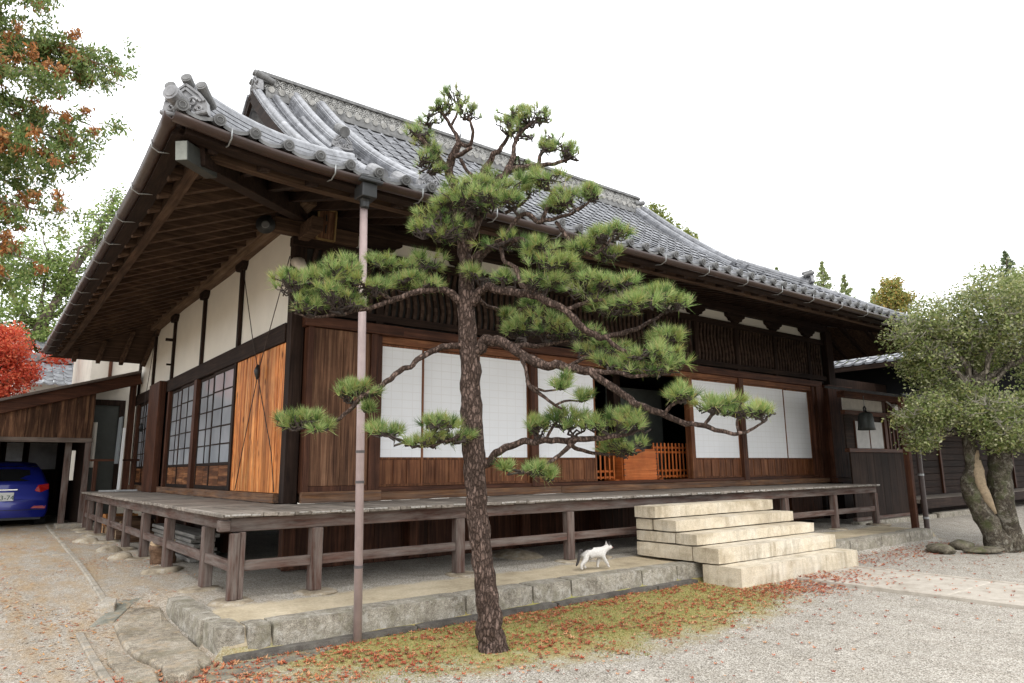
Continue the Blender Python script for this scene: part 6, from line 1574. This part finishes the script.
# the clipped evergreen on the right, split mossy trunk
def right_tree():
    rng = np.random.default_rng(21)
    base = np.array((11.72, -2.62, .02))
    t = thing('evergreen_tree', tuple(base), 'broad grey-green clipped evergreen with a split hollow trunk at the right edge', 'tree')
    bark = bark_material('grey_bark', (.035, .028, .02), (.12, .10, .078), (.27, .235, .185), .8)
    scar = plain('bare_wood_scar', (.27, .205, .13), .8, noise_amt=.3, scale=18)
    M_ = stone('mossy_trunk', (.02, .016, .011), (.058, .047, .034), (.15, .13, .10), 26, moss=(.06, .07, .025), lichen=(.30, .28, .23), lich_amt=.5, bumpamt=1.0, speck=.5)
    rt_ = np.array((.793, -.609, 0)); fw_ = np.array((.61, .79, 0))
    def at(a, f, z): return tuple(base + rt_ * a + fw_ * f + np.array((0, 0, z)))
    sh = .17
    m = MB(); m.tube([Vector(at(*p)) for p in catmull([(.10, 0, -.05), (.03, .0, .22), (-.10, .02, .55), (-.24, .03, .90), (-.27, .02, 1.15), (-.16, 0, 1.40), (-.19, .02, 1.65), (-.14, .05, 1.95)], 4)], list(np.interp(np.linspace(0, 1, 29), [0, .15, .5, .8, 1], [.24, .175, .135, .11, .10])), 14, jit=.35)
    m.build('trunk', M_, t, smooth=True)
    m = MB(); m.tube([Vector(at(*p)) for p in catmull([(.36, .05, -.05), (.30, .03, .3), (.22, .0, .7), (.22, -.02, 1.1), (.30, .02, 1.5), (.34, .05, 1.85), (.2, .1, 2.3)], 4)], list(np.interp(np.linspace(0, 1, 25), [0, .2, .6, 1], [.21, .17, .165, .15])), 14, jit=.4)
    m.build('trunk', M_, t, smooth=True)
    m = MB(); m.tube([Vector(at(*p)) for p in catmull([(-.13, -.06, 1.66), (-.17, -.07, 1.38), (-.17, -.09, 1.12), (-.07, -.09, .82), (.02, -.09, .6)], 4)], list(np.interp(np.linspace(0, 1, 17), [0, .3, .7, 1], [.03, .10, .085, .03])), 8, jit=.2)
    m.build('bare_wood', scar, t, smooth=True)
    # limbs
    hub = at(.1, .08, 2.0)
    blobs = []
    def bl(a, f, z, ra, rf, rz, w_): p = at(a + sh, f, z + (.2 if z > 3.2 else .12)); blobs.append((p[0], p[1], p[2], ra, rf, rz, w_)); return p
    tops = [bl(-.9, 0, 3.55, .75, .7, .62, 1.0), bl(.3, -.3, 3.95, 1.0, .9, .7, 1.6), bl(1.3, .0, 3.9, 1.0, .9, .75, 1.4), bl(-.25, .3, 3.6, .9, .8, .55, 1), bl(2.2, 0, 3.5, .9, .9, .7, 1), bl(.6, .5, 3.4, 1.1, .8, .5, 1),
            bl(-1.05, -.1, 2.15, .65, .6, .38, .9), bl(-.2, -.45, 2.1, .8, .6, .42, 1.2), bl(.9, -.2, 2.2, .9, .7, .45, 1.1), bl(1.8, 0, 2.25, .9, .8, .5, 1), bl(-.45, .2, 2.55, .7, .6, .3, .6), bl(.7, -.3, 1.72, .6, .5, .22, .5), bl(-.05, -.5, 1.72, .42, .35, .16, .35), bl(-1.3, -.1, 1.7, .3, .3, .14, .2), bl(-.95, .1, 3.1, .5, .5, .4, .5), bl(.2, .5, 3.1, .9, .5, .3, .35), bl(1.5, .2, 2.95, 1.0, .6, .45, .5)]
    m = MB(); m2 = MB()
    limb(m, hub, at(.0, .1, 2.75), .14, .10, rng, .1); fork = at(.0, .1, 2.75)
    for q, p in enumerate(tops):
        limb(m, fork if p[2] > 3 else hub, p, .06, .02, rng, .25)
        for _ in range(9):
            b_ = blobs[q]; u = rng.normal(size=3); u /= np.linalg.norm(u)
            limb(m2, p, np.array(p) + u * np.array(b_[3:6]) * .9, .012, .004, rng, .3, 5)
    m.build('limb', bark, t, smooth=True); m2.build('twigs', plain('pale_twig', (.16, .14, .115), .9, noise_amt=.3), t, smooth=True)
    cc = clumps(rng, blobs, 1850, .5)
    V, F = leaf_cloud(rng, cc, np.full((len(cc), 3), .155), 40, .058, flat=.6)
    mat = foliage('evergreen_leaves', [(.16, .21, .06), (.22, .27, .09), (.28, .325, .12), (.21, .24, .105), (.37, .385, .20), (.13, .17, .05), (.45, .45, .27), (.31, .31, .11)], trans=.4)
    fast_mesh('crown', V, F, mat, t)
    # fine bare twiglets showing grey between the leaves
    cc2 = clumps(rng, blobs, 500, .6); m3 = MB()
    for p in cc2:
        for _ in range(5):
            d = rng.normal(size=3); d[2] = abs(d[2]); d /= np.linalg.norm(d)
            m3.tube([Vector(p), Vector(p + d * .11 + rng.normal(size=3) * .02), Vector(p + d * .2)], [.005, .004, .002], 4, caps=False)
    m3.build('twiglets', plain('grey_twiglet', (.22, .20, .165), .9, noise_amt=.2), t)
    for k, (a, f, s, lab) in enumerate(((-.95, -.05, (.42, .2, .085), 'long mossy edging rock left of the evergreen trunk'), (-.35, -.25, (.34, .22, .06), 'low mossy rock in front of the evergreen trunk'), (.62, -.38, (.2, .18, .15), 'upright dark mossy rock at the right foot of the evergreen'), (-.35, .35, (.25, .2, .10), 'mossy rock behind the foot of the evergreen trunk'))):
        rock('mossy_rock', at(a, f, .03), s, 2.1 * k + .6, ST_MOSSY, lab, 'rock')
right_tree()

# the cypress hanging in from the left, green with brown dead sprays
def cypress():
    rng = np.random.default_rng(33)
    base = (-4.6, 8.6, .2)
    t = thing('cypress_tree', base, 'tall cypress at the left edge with drooping green sprays and rusty brown dead tufts', 'tree')
    bark = plain('cypress_bark', (.20, .15, .12), .9, noise_amt=.4, scale=12)
    m = MB(); m.tube([(-4.6, 8.6, .1), (-4.5, 8.6, 4), (-4.4, 8.5, 8), (-4.3, 8.5, 13), (-4.2, 8.5, 17)], [.4, .34, .27, .18, .06], 12); m.build('trunk', bark, t, smooth=True)
    br = [((-4.4, 8.5, 10.4), (-1.25, 8.0, 11.3)), ((-4.4, 8.5, 9.2), (-.75, 8.0, 10.0)), ((-4.4, 8.5, 9.4), (-.5, 8.0, 9.35)), ((-4.4, 8.5, 8.0), (-.9, 8.2, 7.9)), ((-4.4, 8.5, 9.8), (-.65, 7.9, 9.6)), ((-4.4, 8.5, 8.5), (-.95, 8.1, 8.35)), ((-4.4, 8.5, 7.4), (-1.0, 8.0, 7.5)), ((-4.5, 8.5, 6.6), (-1.3, 8.0, 6.3)), ((-4.5, 8.5, 6.1), (-1.6, 8.1, 5.4)), ((-4.4, 8.5, 11.2), (-1.9, 8.0, 12.0)), ((-4.4, 8.5, 8.2), (-1.9, 7.4, 7.2)), ((-4.4, 8.5, 9.0), (-1.8, 7.3, 8.7)), ((-4.4, 8.5, 10), (-2.0, 7.2, 10.4)), ((-4.5, 8.5, 5.5), (-1.9, 7.8, 4.9)), ((-4.4, 8.5, 7.8), (-1.6, 8.8, 6.8))]
    m = MB(); cen = []; dead = []
    for a, b in br:
        a = np.array(a); b = np.array(b)
        mid = (a + b) / 2 + np.array((0, 0, .25))
        pts = [tuple(((1 - u) ** 2) * a + 2 * u * (1 - u) * mid + u * u * b + rng.normal(size=3) * .03) for u in np.linspace(0, 1, 12)]
        m.tube([Vector(p) for p in pts], list(np.linspace(.06, .012, 12)), 6)
        for k in range(60):
            u = rng.uniform(.35, 1.02); p = np.array(pts[min(11, int(u * 11))]); e = p + rng.normal(size=3) * np.array((.34, .34, .22)) * (1.25 - .5 * u) + np.array((0, 0, -.12))
            if rng.random() < .3: m.tube([Vector(p), Vector((p + e) / 2 + rng.normal(size=3) * .05), Vector(e)], [.012, .008, .004], 4, caps=False)
            (dead if rng.random() < .26 else cen).append(e)
            if dead and dead[-1] is e: e[1] -= .22; e[0] -= .03
    m.build('limb', plain('grey_limb', (.30, .26, .23), .9, noise_amt=.3), t, smooth=True)
    V, F = leaf_cloud(rng, np.array(cen), np.full((len(cen), 3), (.17)), 62, .07, flat=.85, droop=1.0, lens=1.4)
    fast_mesh('crown', V, F, foliage('cypress_sprays', [(.10, .165, .045), (.14, .215, .06), (.19, .26, .075), (.23, .29, .09), (.15, .18, .06), (.29, .30, .11)], trans=.45), t)
    V, F = leaf_cloud(rng, np.array(dead), np.full((len(dead), 3), (.10)), 62, .065, flat=.85, droop=1.0, lens=1.4)
    fast_mesh('dead_sprays', V, F, foliage('dead_sprays', [(.30, .11, .03), (.42, .17, .045), (.24, .10, .035), (.36, .20, .08)], trans=.2), t)
cypress()

def tree(name, base, blobs, label, cols, leaf, ncl, per, cr, trunk_r=.2, seed=1, cat='tree', shell=.5, bark=(.12, .09, .07), tm=.35, droop=0, group=None):
    rng = np.random.default_rng(seed)
    t = thing(name, base, label, cat, group)
    top = max(blobs, key=lambda b: b[2])
    m = MB(); m.tube([Vector(base) + Vector((0, 0, -.1)), Vector(((base[0] + top[0]) / 2, (base[1] + top[1]) / 2, (base[2] + top[2]) / 2)), Vector(top[:3])], [trunk_r, trunk_r * .7, trunk_r * .25], 9)
    bm_ = plain('bark_%s' % name, bark, .9, noise_amt=.4, scale=10); m.build('trunk', bm_, t, smooth=True)
    m = MB(); mid = np.array(base) * .35 + np.array(top[:3]) * .65
    for b in blobs:
        s = np.array(base) + (np.array(top[:3]) - np.array(base)) * min(.95, max(.25, (b[2] - base[2]) / max(.1, top[2] - base[2]) * .75)); limb(m, s, b[:3], trunk_r * .35, trunk_r * .1, rng, .2)
        for _ in range(7):
            u = rng.normal(size=3); u /= np.linalg.norm(u); limb(m, b[:3], np.array(b[:3]) + u * np.array(b[3:6]) * .9, trunk_r * .12, trunk_r * .03, rng, .2, 4)
    m.build('limb', bm_, t, smooth=True)
    cc = clumps(rng, blobs, ncl, shell)
    V, F = leaf_cloud(rng, cc, np.full((len(cc), 3), cr), per, leaf, flat=.6, droop=droop)
    fast_mesh('crown', V, F, foliage('leaves_%s_%d' % (name, seed), cols, trans=tm), t)
    return t
tree('green_tree', (-3.2, 23.5, .2), [(-2.6, 24, 6.2, 1.6, 1.6, 1.5, 1), (-1.0, 24, 7.2, 1.6, 1.6, 1.3, 1), (.3, 24, 8.6, 1.3, 1.3, 1.4, 1), (.9, 24, 10.8, .9, .9, 1.3, .7), (-.6, 24, 9.5, 1.3, 1.3, 1.4, .9), (1.3, 24, 12.2, .6, .6, .9, .35), (-2.0, 24, 9, 1.4, 1.4, 1.3, .8), (.6, 24, 6.4, 1.4, 1.3, 1.2, .9), (1.8, 24, 9.5, .9, 1, 1.3, .5)],
     'airy bright green tree behind the cypress and the hall eave at left', [(.17, .25, .065), (.23, .31, .09), (.29, .37, .12), (.14, .21, .055), (.35, .41, .16)], .14, 520, 44, .36, .25, 5)
tree('maple_tree', (-2.6, 17.0, .2), [(-2.3, 17.3, 4.5, 1.1, 1.1, .6, 1), (-1.75, 17.2, 4.95, .75, .8, .55, 1), (-1.25, 17.2, 4.35, .5, .6, .35, .5), (-2.6, 17.3, 5.3, .9, 1.0, .5, 1), (-1.65, 17.4, 5.45, .4, .5, .25, .3), (-1.8, 17.0, 3.9, .9, .7, .4, .7), (-.5, 17.4, 5.0, .35, .4, .25, .2)],
     'vivid red maple behind the garage shed roof', [(.54, .085, .04), (.65, .15, .07), (.45, .06, .035), (.70, .23, .12), (.58, .11, .07)], .085, 400, 48, .2, .14, 9, tm=.45)
tree('orange_maple', (.6, 24.5, .2), [(.4, 24.2, 5.6, .9, .7, .5, 1), (-.4, 24.4, 6.4, .8, .7, .5, .7)], 'small orange-red tree low behind the outbuilding roof', [(.45, .12, .03), (.55, .08, .03), (.30, .12, .03)], .11, 130, 44, .24, .12, 14)
hazed_greens = [(.17, .22, .085), (.23, .28, .11), (.30, .34, .15), (.36, .39, .19)]  # far greens lightened, haze and overexposure put into the leaf colour
tree('leafy_tree', (17.7, 9.2, .2), [(17.3, 9.1, 10.75, .55, .5, .5, 1), (17.85, 8.9, 10.45, .55, .5, .4, 1), (18.5, 8.5, 10.0, .4, .4, .3, .5), (17.2, 9.2, 10.0, .6, .5, .5, .7)], 'yellow-green leafy tree top rising behind the right end of the main ridge', [(.16, .20, .05), (.22, .26, .07), (.30, .32, .10)], .12, 140, 30, .2, .16, 3)
def conifer(base, h, r, label, seed, cols=hazed_greens, top=1.0):
    rng = np.random.default_rng(seed); t = thing('conifer_tree', base, label, 'tree', None)
    m = MB(); m.tube([Vector(base), Vector(base) + Vector((0, 0, h))], [.18, .02], 7); m.build('trunk', plain('conifer_bark', (.12, .085, .065), .9), t, smooth=True)
    cen = []
    z = h * .35
    while z < h:
        k = (1 - (z - h * .35) / (h * .65)); rr = min(r, (h - z) * .36) + .02
        for _ in range(4 + int(rr * 9)):
            a = rng.uniform(0, 6.28); q = rng.uniform(.2, 1) * rr; cen.append(np.array(base) + np.array((math.cos(a) * q, math.sin(a) * q, z - q * .25)))
        z += .16
    V, F = leaf_cloud(rng, np.array(cen), np.array([[.07 + .10 * min(1, (h + base[2] - c_[2]) / 2)] * 3 for c_ in cen]), 22, .13, flat=.9)
    fast_mesh('crown', V, F, foliage('conifer_leaves_%d' % seed, cols, trans=.25), t)
conifer((35.8, 12.3, .2), 13.0, 1.3, 'pointed green conifer top beyond the right hip of the roof, taller of the pair', 41)
conifer((36.9, 11.6, .2), 12.2, 1.1, 'shorter conifer top standing close right of the taller one behind the roof', 42)
conifer((33.7, 13.9, .2), 12.6, .5, 'tiny thin conifer tip just above the roof ridge left of the conifer pair', 43)
conifer((39.6, 4.4, .2), 12.3, .9, 'dark conifer tip poking above the crown of the right evergreen', 44, [(.11, .15, .07), (.16, .2, .09)])
conifer((36.6, 9.9, .2), 10.9, .45, 'thin pale conifer tip between the conifer pair and the golden tree', 45)
tree('golden_tree', (35.0, 8.3, .2), [(35.0, 8.2, 10.4, .8, .7, .7, 1), (34.7, 8.4, 9.8, .8, .7, .6, 1), (35.5, 8.0, 9.9, .7, .7, .6, .8), (35.0, 8.3, 9.0, .9, .9, .7, .8)], 'golden yellow autumn tree beyond the eave beside the right evergreen', [(.32, .28, .07), (.40, .32, .09), (.25, .27, .08), (.38, .25, .08), (.2, .24, .07)], .16, 190, 30, .26, .16, 6)

# ---------------------------------------------------------------- ground litter and moss
def litter():
    rng = np.random.default_rng(5)
    def moss_d(x, y):
        d = ((x - 3.0) / 3.5) ** 2 + ((y + 1.35) / 1.85) ** 2
        return d + .9 * np.array([mnoise.noise(Vector((a * 1.4, b * 1.4, 0))) for a, b in zip(x, y)]) * .5
    # short moss and grass blades
    n = 42000
    x = rng.uniform(-.6, 6.3, n); y = rng.uniform(-3.6, -1.32, n)
    k = moss_d(x, y); keep = (k < .95) & (rng.random(n) < np.clip(1.1 - k * .75, .1, 1)) & ~((x > 5.35) & (y > -2.05))
    x, y = x[keep], y[keep]; n = len(x)
    z = np.array([gzn(a, b) for a, b in zip(x, y)]); B = np.stack([x, y, z], 1)
    d = unit(np.stack([rng.normal(size=n) * .6, rng.normal(size=n) * .6, np.ones(n)], 1)); L = rng.uniform(.008, .028, (n, 1)); s = unit(np.cross(d, rng.normal(size=(n, 3)))) * .0035
    V = np.stack([B - s, B + s, B + d * L], 1).reshape(-1, 3)
    tag(fast_mesh('moss', V, np.arange(len(V)).reshape(-1, 3), foliage('moss_blades', [(.23, .21, .065), (.29, .245, .08), (.20, .22, .055), (.33, .27, .11), (.18, .215, .05)], trans=.2)), 'short yellow-green moss and thin grass on the ground before the kerb', 'moss', kind='stuff')
    # fallen leaves: curled little stars
    pts = []
    def scatter(n, fn):
        c = 0
        while c < n:
            x, y, w_ = fn()
            if rng.random() > w_: continue
            if 5.38 < x < 8.32 and y > -2.03: continue
            if y > -1.27 and x < 13: continue
            pts.append((x, y, max(gzn(x, y) + .003, .041 if 6.47 < x < 8.0 and y < -2.08 else -1))); c += 1
    scatter(2600, lambda: (lambda x, y: (x, y, float(np.clip(1.15 - (((x - 2.6) / 3.6) ** 2 + ((y + 1.5) / 1.7) ** 2), 0, 1)) * (.25 + .75 * (mnoise.noise(Vector((x * 1.8, y * 1.8, 2))) > -.05))))(rng.uniform(-1.0, 6.5), rng.uniform(-3.7, -1.3)))
    scatter(1100, lambda: (lambda x, y: (x, y, .9 * math.exp(-((x - 6.0 - (-2.1 - y) * .1) / .95) ** 2 - ((y + 2.35) / .42) ** 2)))(rng.uniform(4.2, 8), rng.uniform(-3.2, -1.9)))
    scatter(700, lambda: (lambda x, y: (x, y, .8 * math.exp(-((y + 1.75) / .5) ** 2)))(rng.uniform(8.2, 12.5), rng.uniform(-3.2, -1.3)))
    scatter(900, lambda: (rng.uniform(-4, 13), rng.uniform(-4.6, -1.4), .35))
    scatter(260, lambda: (rng.uniform(-1.4, -.3), rng.uniform(-2.4, 1.2), .6))
    scatter(260, lambda: (rng.uniform(-.7, .9), rng.uniform(-2.3, -1.42), .8))
    scatter(420, lambda: (rng.uniform(-3.5, -.4), rng.uniform(-3, 9), .4))
    n0 = len(pts)
    scatter(2800, lambda: (lambda x, y: (x, y, float(np.clip(1.2 - (((x - 2.6) / 4.2) ** 2 + ((y + 1.5) / 2.0) ** 2), 0, 1)) * (.2 + .8 * (mnoise.noise(Vector((x * 2.3, y * 2.3, 8))) > -.1))))(rng.uniform(-1.4, 7.0), rng.uniform(-4, -1.3)))
    P = np.array(pts); n = len(P)
    a = rng.uniform(0, 6.28, n); tilt = rng.normal(size=(n, 2)) * .35; s = rng.uniform(.014, .032, n); s[n0:] = rng.uniform(.005, .013, n - n0)
    K = 10; ang = np.linspace(0, 2 * np.pi, K, endpoint=False); rad = np.array([1, .45, .95, .4, .7, .35, .7, .4, .95, .45])
    V = np.zeros((n, K, 3)); 
    for q in range(K):
        t = ang[q] + a; r = rad[q] * s
        dx, dy = np.cos(t) * r, np.sin(t) * r
        V[:, q, 0] = P[:, 0] + dx; V[:, q, 1] = P[:, 1] + dy
        V[:, q, 2] = P[:, 2] + .004 + np.abs(dx * tilt[:, 0] + dy * tilt[:, 1]) + (rad[q] > .6) * s * .22
    tag(fast_mesh('fallen_leaves', V.reshape(-1, 3), np.arange(n * K).reshape(-1, K), foliage('fallen_leaf', [(.36, .085, .04), (.27, .06, .03), (.46, .17, .075), (.40, .12, .055), (.20, .085, .05), (.50, .27, .14), (.31, .075, .04)], trans=.1)), 'red and brown fallen maple leaves scattered over moss and gravel', 'leaves', kind='stuff')
    # rusty needle litter on the drive
    n = 22000
    x = rng.uniform(-5.5, .2, n); y = rng.uniform(-4, 12.5, n)
    w_ = np.array([mnoise.noise(Vector((a * 1.6 + b * .5, b * .55 - a * .2, 7))) for a, b in zip(x, y)])
    keep = (rng.random(n) < np.clip(.25 + w_ * 1.6, .05, 1)) & ~((y > -1.3) & (x > -.5) & (y < .9)); x, y = x[keep], y[keep]; n = len(x)
    z = np.array([gzn(a, b) for a, b in zip(x, y)]) + .004; B = np.stack([x, y, z], 1); t = rng.uniform(0, 6.28, n)
    d = np.stack([np.cos(t), np.sin(t), rng.uniform(0, .25, n)], 1); L = rng.uniform(.02, .06, (n, 1)); s = np.stack([-np.sin(t), np.cos(t), np.zeros(n)], 1) * rng.uniform(.004, .010, (n, 1))
    V = np.stack([B - s, B + s, B + d * L + s * .5, B + d * L - s * .5], 1).reshape(-1, 3)
    tag(fast_mesh('needle_litter', V, np.arange(len(V)).reshape(-1, 4), foliage('needle_litter', [(.42, .19, .065), (.50, .25, .09), (.34, .14, .05), (.52, .30, .13), (.36, .09, .04)], trans=0)), 'rusty orange dead cypress sprays strewn over the gravel drive', 'litter', kind='stuff')
litter()

# ================================================================== THE CAT
def make_cat():
    # local frame: x forward (walking direction), y left, z up; origin under the belly
    S_ = 1.0
    pos = Vector((4.17, -.76, .222)); head = Vector((.985, -.17, 0)).normalized(); left = Vector((0, 0, 1)).cross(head)
    K_ = .88
    W_ = lambda p: pos + head * (p[0] * K_) + left * (p[1] * K_) + Vector((0, 0, p[2] * K_))
    t = thing('cat', tuple(pos), 'white cat with a black patch and dark tail walking along the platform under the veranda', 'cat')
    V = []; E = []; R = []
    def chain(pts, start=None):
        prev = start
        for (p, r) in pts:
            V.append(tuple(W_(p) - pos)); R.append((r[0] * K_, r[1] * K_)); i = len(V) - 1
            if prev is not None: E.append((prev, i))
            prev = i
        return prev
    # spine: pelvis -> chest -> neck -> head
    pel = chain([((-.165, 0, .232), (.062, .066))]); 
    b1 = chain([((-.08, 0, .222), (.068, .076)), ((.02, 0, .214), (.067, .080)), ((.11, 0, .220), (.063, .078))], pel)
    ne = chain([((.175, 0, .248), (.045, .05)), ((.215, 0, .272), (.046, .05)), ((.25, 0, .282), (.052, .05)), ((.282, -.004, .276), (.036, .032)), ((.303, -.005, .268), (.020, .018))], b1)
    # hind legs: hip, knee forward, hock back, paw
    for s, st in ((1, .035), (-1, -.055)):
        chain([((-.165, s * .035, .185), (.045, .05)), ((-.145 + st * .5, s * .045, .135), (.040, .044)), ((-.195 + st, s * .045, .075), (.021, .024)), ((-.185 + st * 1.25, s * .045, .022), (.018, .019)), ((-.158 + st * 1.25, s * .045, .015), (.020, .015))], pel)
    # front legs
    f = b1
    for s, st in ((1, -.045), (-1, .075)):
        chain([((.125, s * .034, .16), (.030, .034)), ((.118 + st * .55, s * .036, .105), (.026, .028)), ((.122 + st, s * .036, .055), (.020, .021)), ((.120 + st * 1.15, s * .036, .020), (.018, .018)), ((.143 + st * 1.15, s * .036, .015), (.020, .015))], f)
    me = bpy.data.meshes.new('body'); me.from_pydata(V, E, [])
    o = bpy.data.objects.new('body', me); COL.objects.link(o)
    sk = o.modifiers.new('skin', 'SKIN'); sk.use_smooth_shade = True
    for k, r in enumerate(R): me.skin_vertices[0].data[k].radius = r
    me.skin_vertices[0].data[0].use_root = True
    sb = o.modifiers.new('sub', 'SUBSURF'); sb.levels = 2; sb.render_levels = 2
    dg = bpy.context.evaluated_depsgraph_get(); me2 = bpy.data.meshes.new_from_object(o.evaluated_get(dg)); bpy.data.objects.remove(o)
    for p in me2.polygons: p.use_smooth = True
    m, nt, b = nodes('cat_fur')
    tc = nt.nodes.new('ShaderNodeTexCoord'); P = tc.outputs['Object']
    nz = nn(nt, 'ShaderNodeTexNoise', i_Scale=55.0, i_Detail=5.0); nt.links.new(P, nz.inputs['Vector'])
    col = ramp(nt, nz.outputs['Fac'], [(.3, (.47, .445, .41)), (.7, (.63, .61, .575))])
    def patch(c, r, colr, prev):
        d = nn(nt, 'ShaderNodeVectorMath', operation='DISTANCE'); nt.links.new(P, d.inputs[0]); d.inputs[1].default_value = c
        dd = mth(nt, 'ADD', d.outputs['Value'], mth(nt, 'MULTIPLY', mth(nt, 'SUBTRACT', nz.outputs['Fac'], .5), .03))
        return mixc(nt, mth(nt, 'LESS_THAN', dd, r), prev, colr)
    col = patch(tuple(W_((-.075, .0, .305)) - pos), .052, (.025, .022, .02), col); col = patch(tuple(W_((-.12, -.01, .300)) - pos), .03, (.025, .022, .02), col); col = patch(tuple(W_((.245, -.03, .335)) - pos), .028, (.06, .055, .05), col)
    nt.links.new(col, b.inputs['Base Color']); b.inputs['Roughness'].default_value = .9; b.inputs['Sheen Weight'].default_value = .1; b.inputs['Specular IOR Level'].default_value = .1
    bump(nt, b, nz.outputs['Fac'], .4, .006)
    me2.materials.append(m); me2.name = 'body'
    body = bpy.data.objects.new('body', me2); COL.objects.link(body); body.parent = t; body['_w'] = t['_w']
    fur_dark = plain('dark_fur', (.035, .03, .028), .9, noise_amt=.5, scale=60)
    mb = MB(); pts = catmull([(-.205, 0, .262), (-.245, 0, .250), (-.262, -.005, .20), (-.275, -.01, .14), (-.30, -.012, .085), (-.32, -.015, .062)], 5)
    mb.tube([W_(p) for p in pts], list(np.interp(np.linspace(0, 1, len(pts)), [0, .2, .8, 1], [.02, .018, .016, .008])), 10)
    mb.build('tail', fur_dark, t, smooth=True, bevel=0)
    for s in (1, -1):
        mb = MB(); c = (.24, s * .028, .318)
        b0 = [(c[0] - .012, c[1] - s * .022, c[2] - .002), (c[0] - .014, c[1] + s * .02, c[2] - .014), (c[0] + .014, c[1] + s * .004, c[2] - .002)]; tip = (c[0] - .004, c[1] + s * .012, c[2] + .050)
        for k in range(3): mb.face([W_(b0[k]), W_(b0[(k + 1) % 3]), W_(tip)])
        mb.build('ear', m, t)
        mb = MB(); e = W_((.288, s * .026, .288)); mb.cyl(e, e + head * .004 + left * (s * .004), .007, .005, 8); mb.build('eye', plain('cat_eye', (.12, .14, .03), .1), t)
    mb = MB(); mb.cyl(W_((.314, -.005, .272)), W_((.324, -.005, .270)), .008, .005, 8); mb.build('nose', plain('pink_nose', (.55, .25, .22), .5), t)
make_cat()

for o in bpy.data.objects:
    if '_w' in o.keys(): del o['_w']
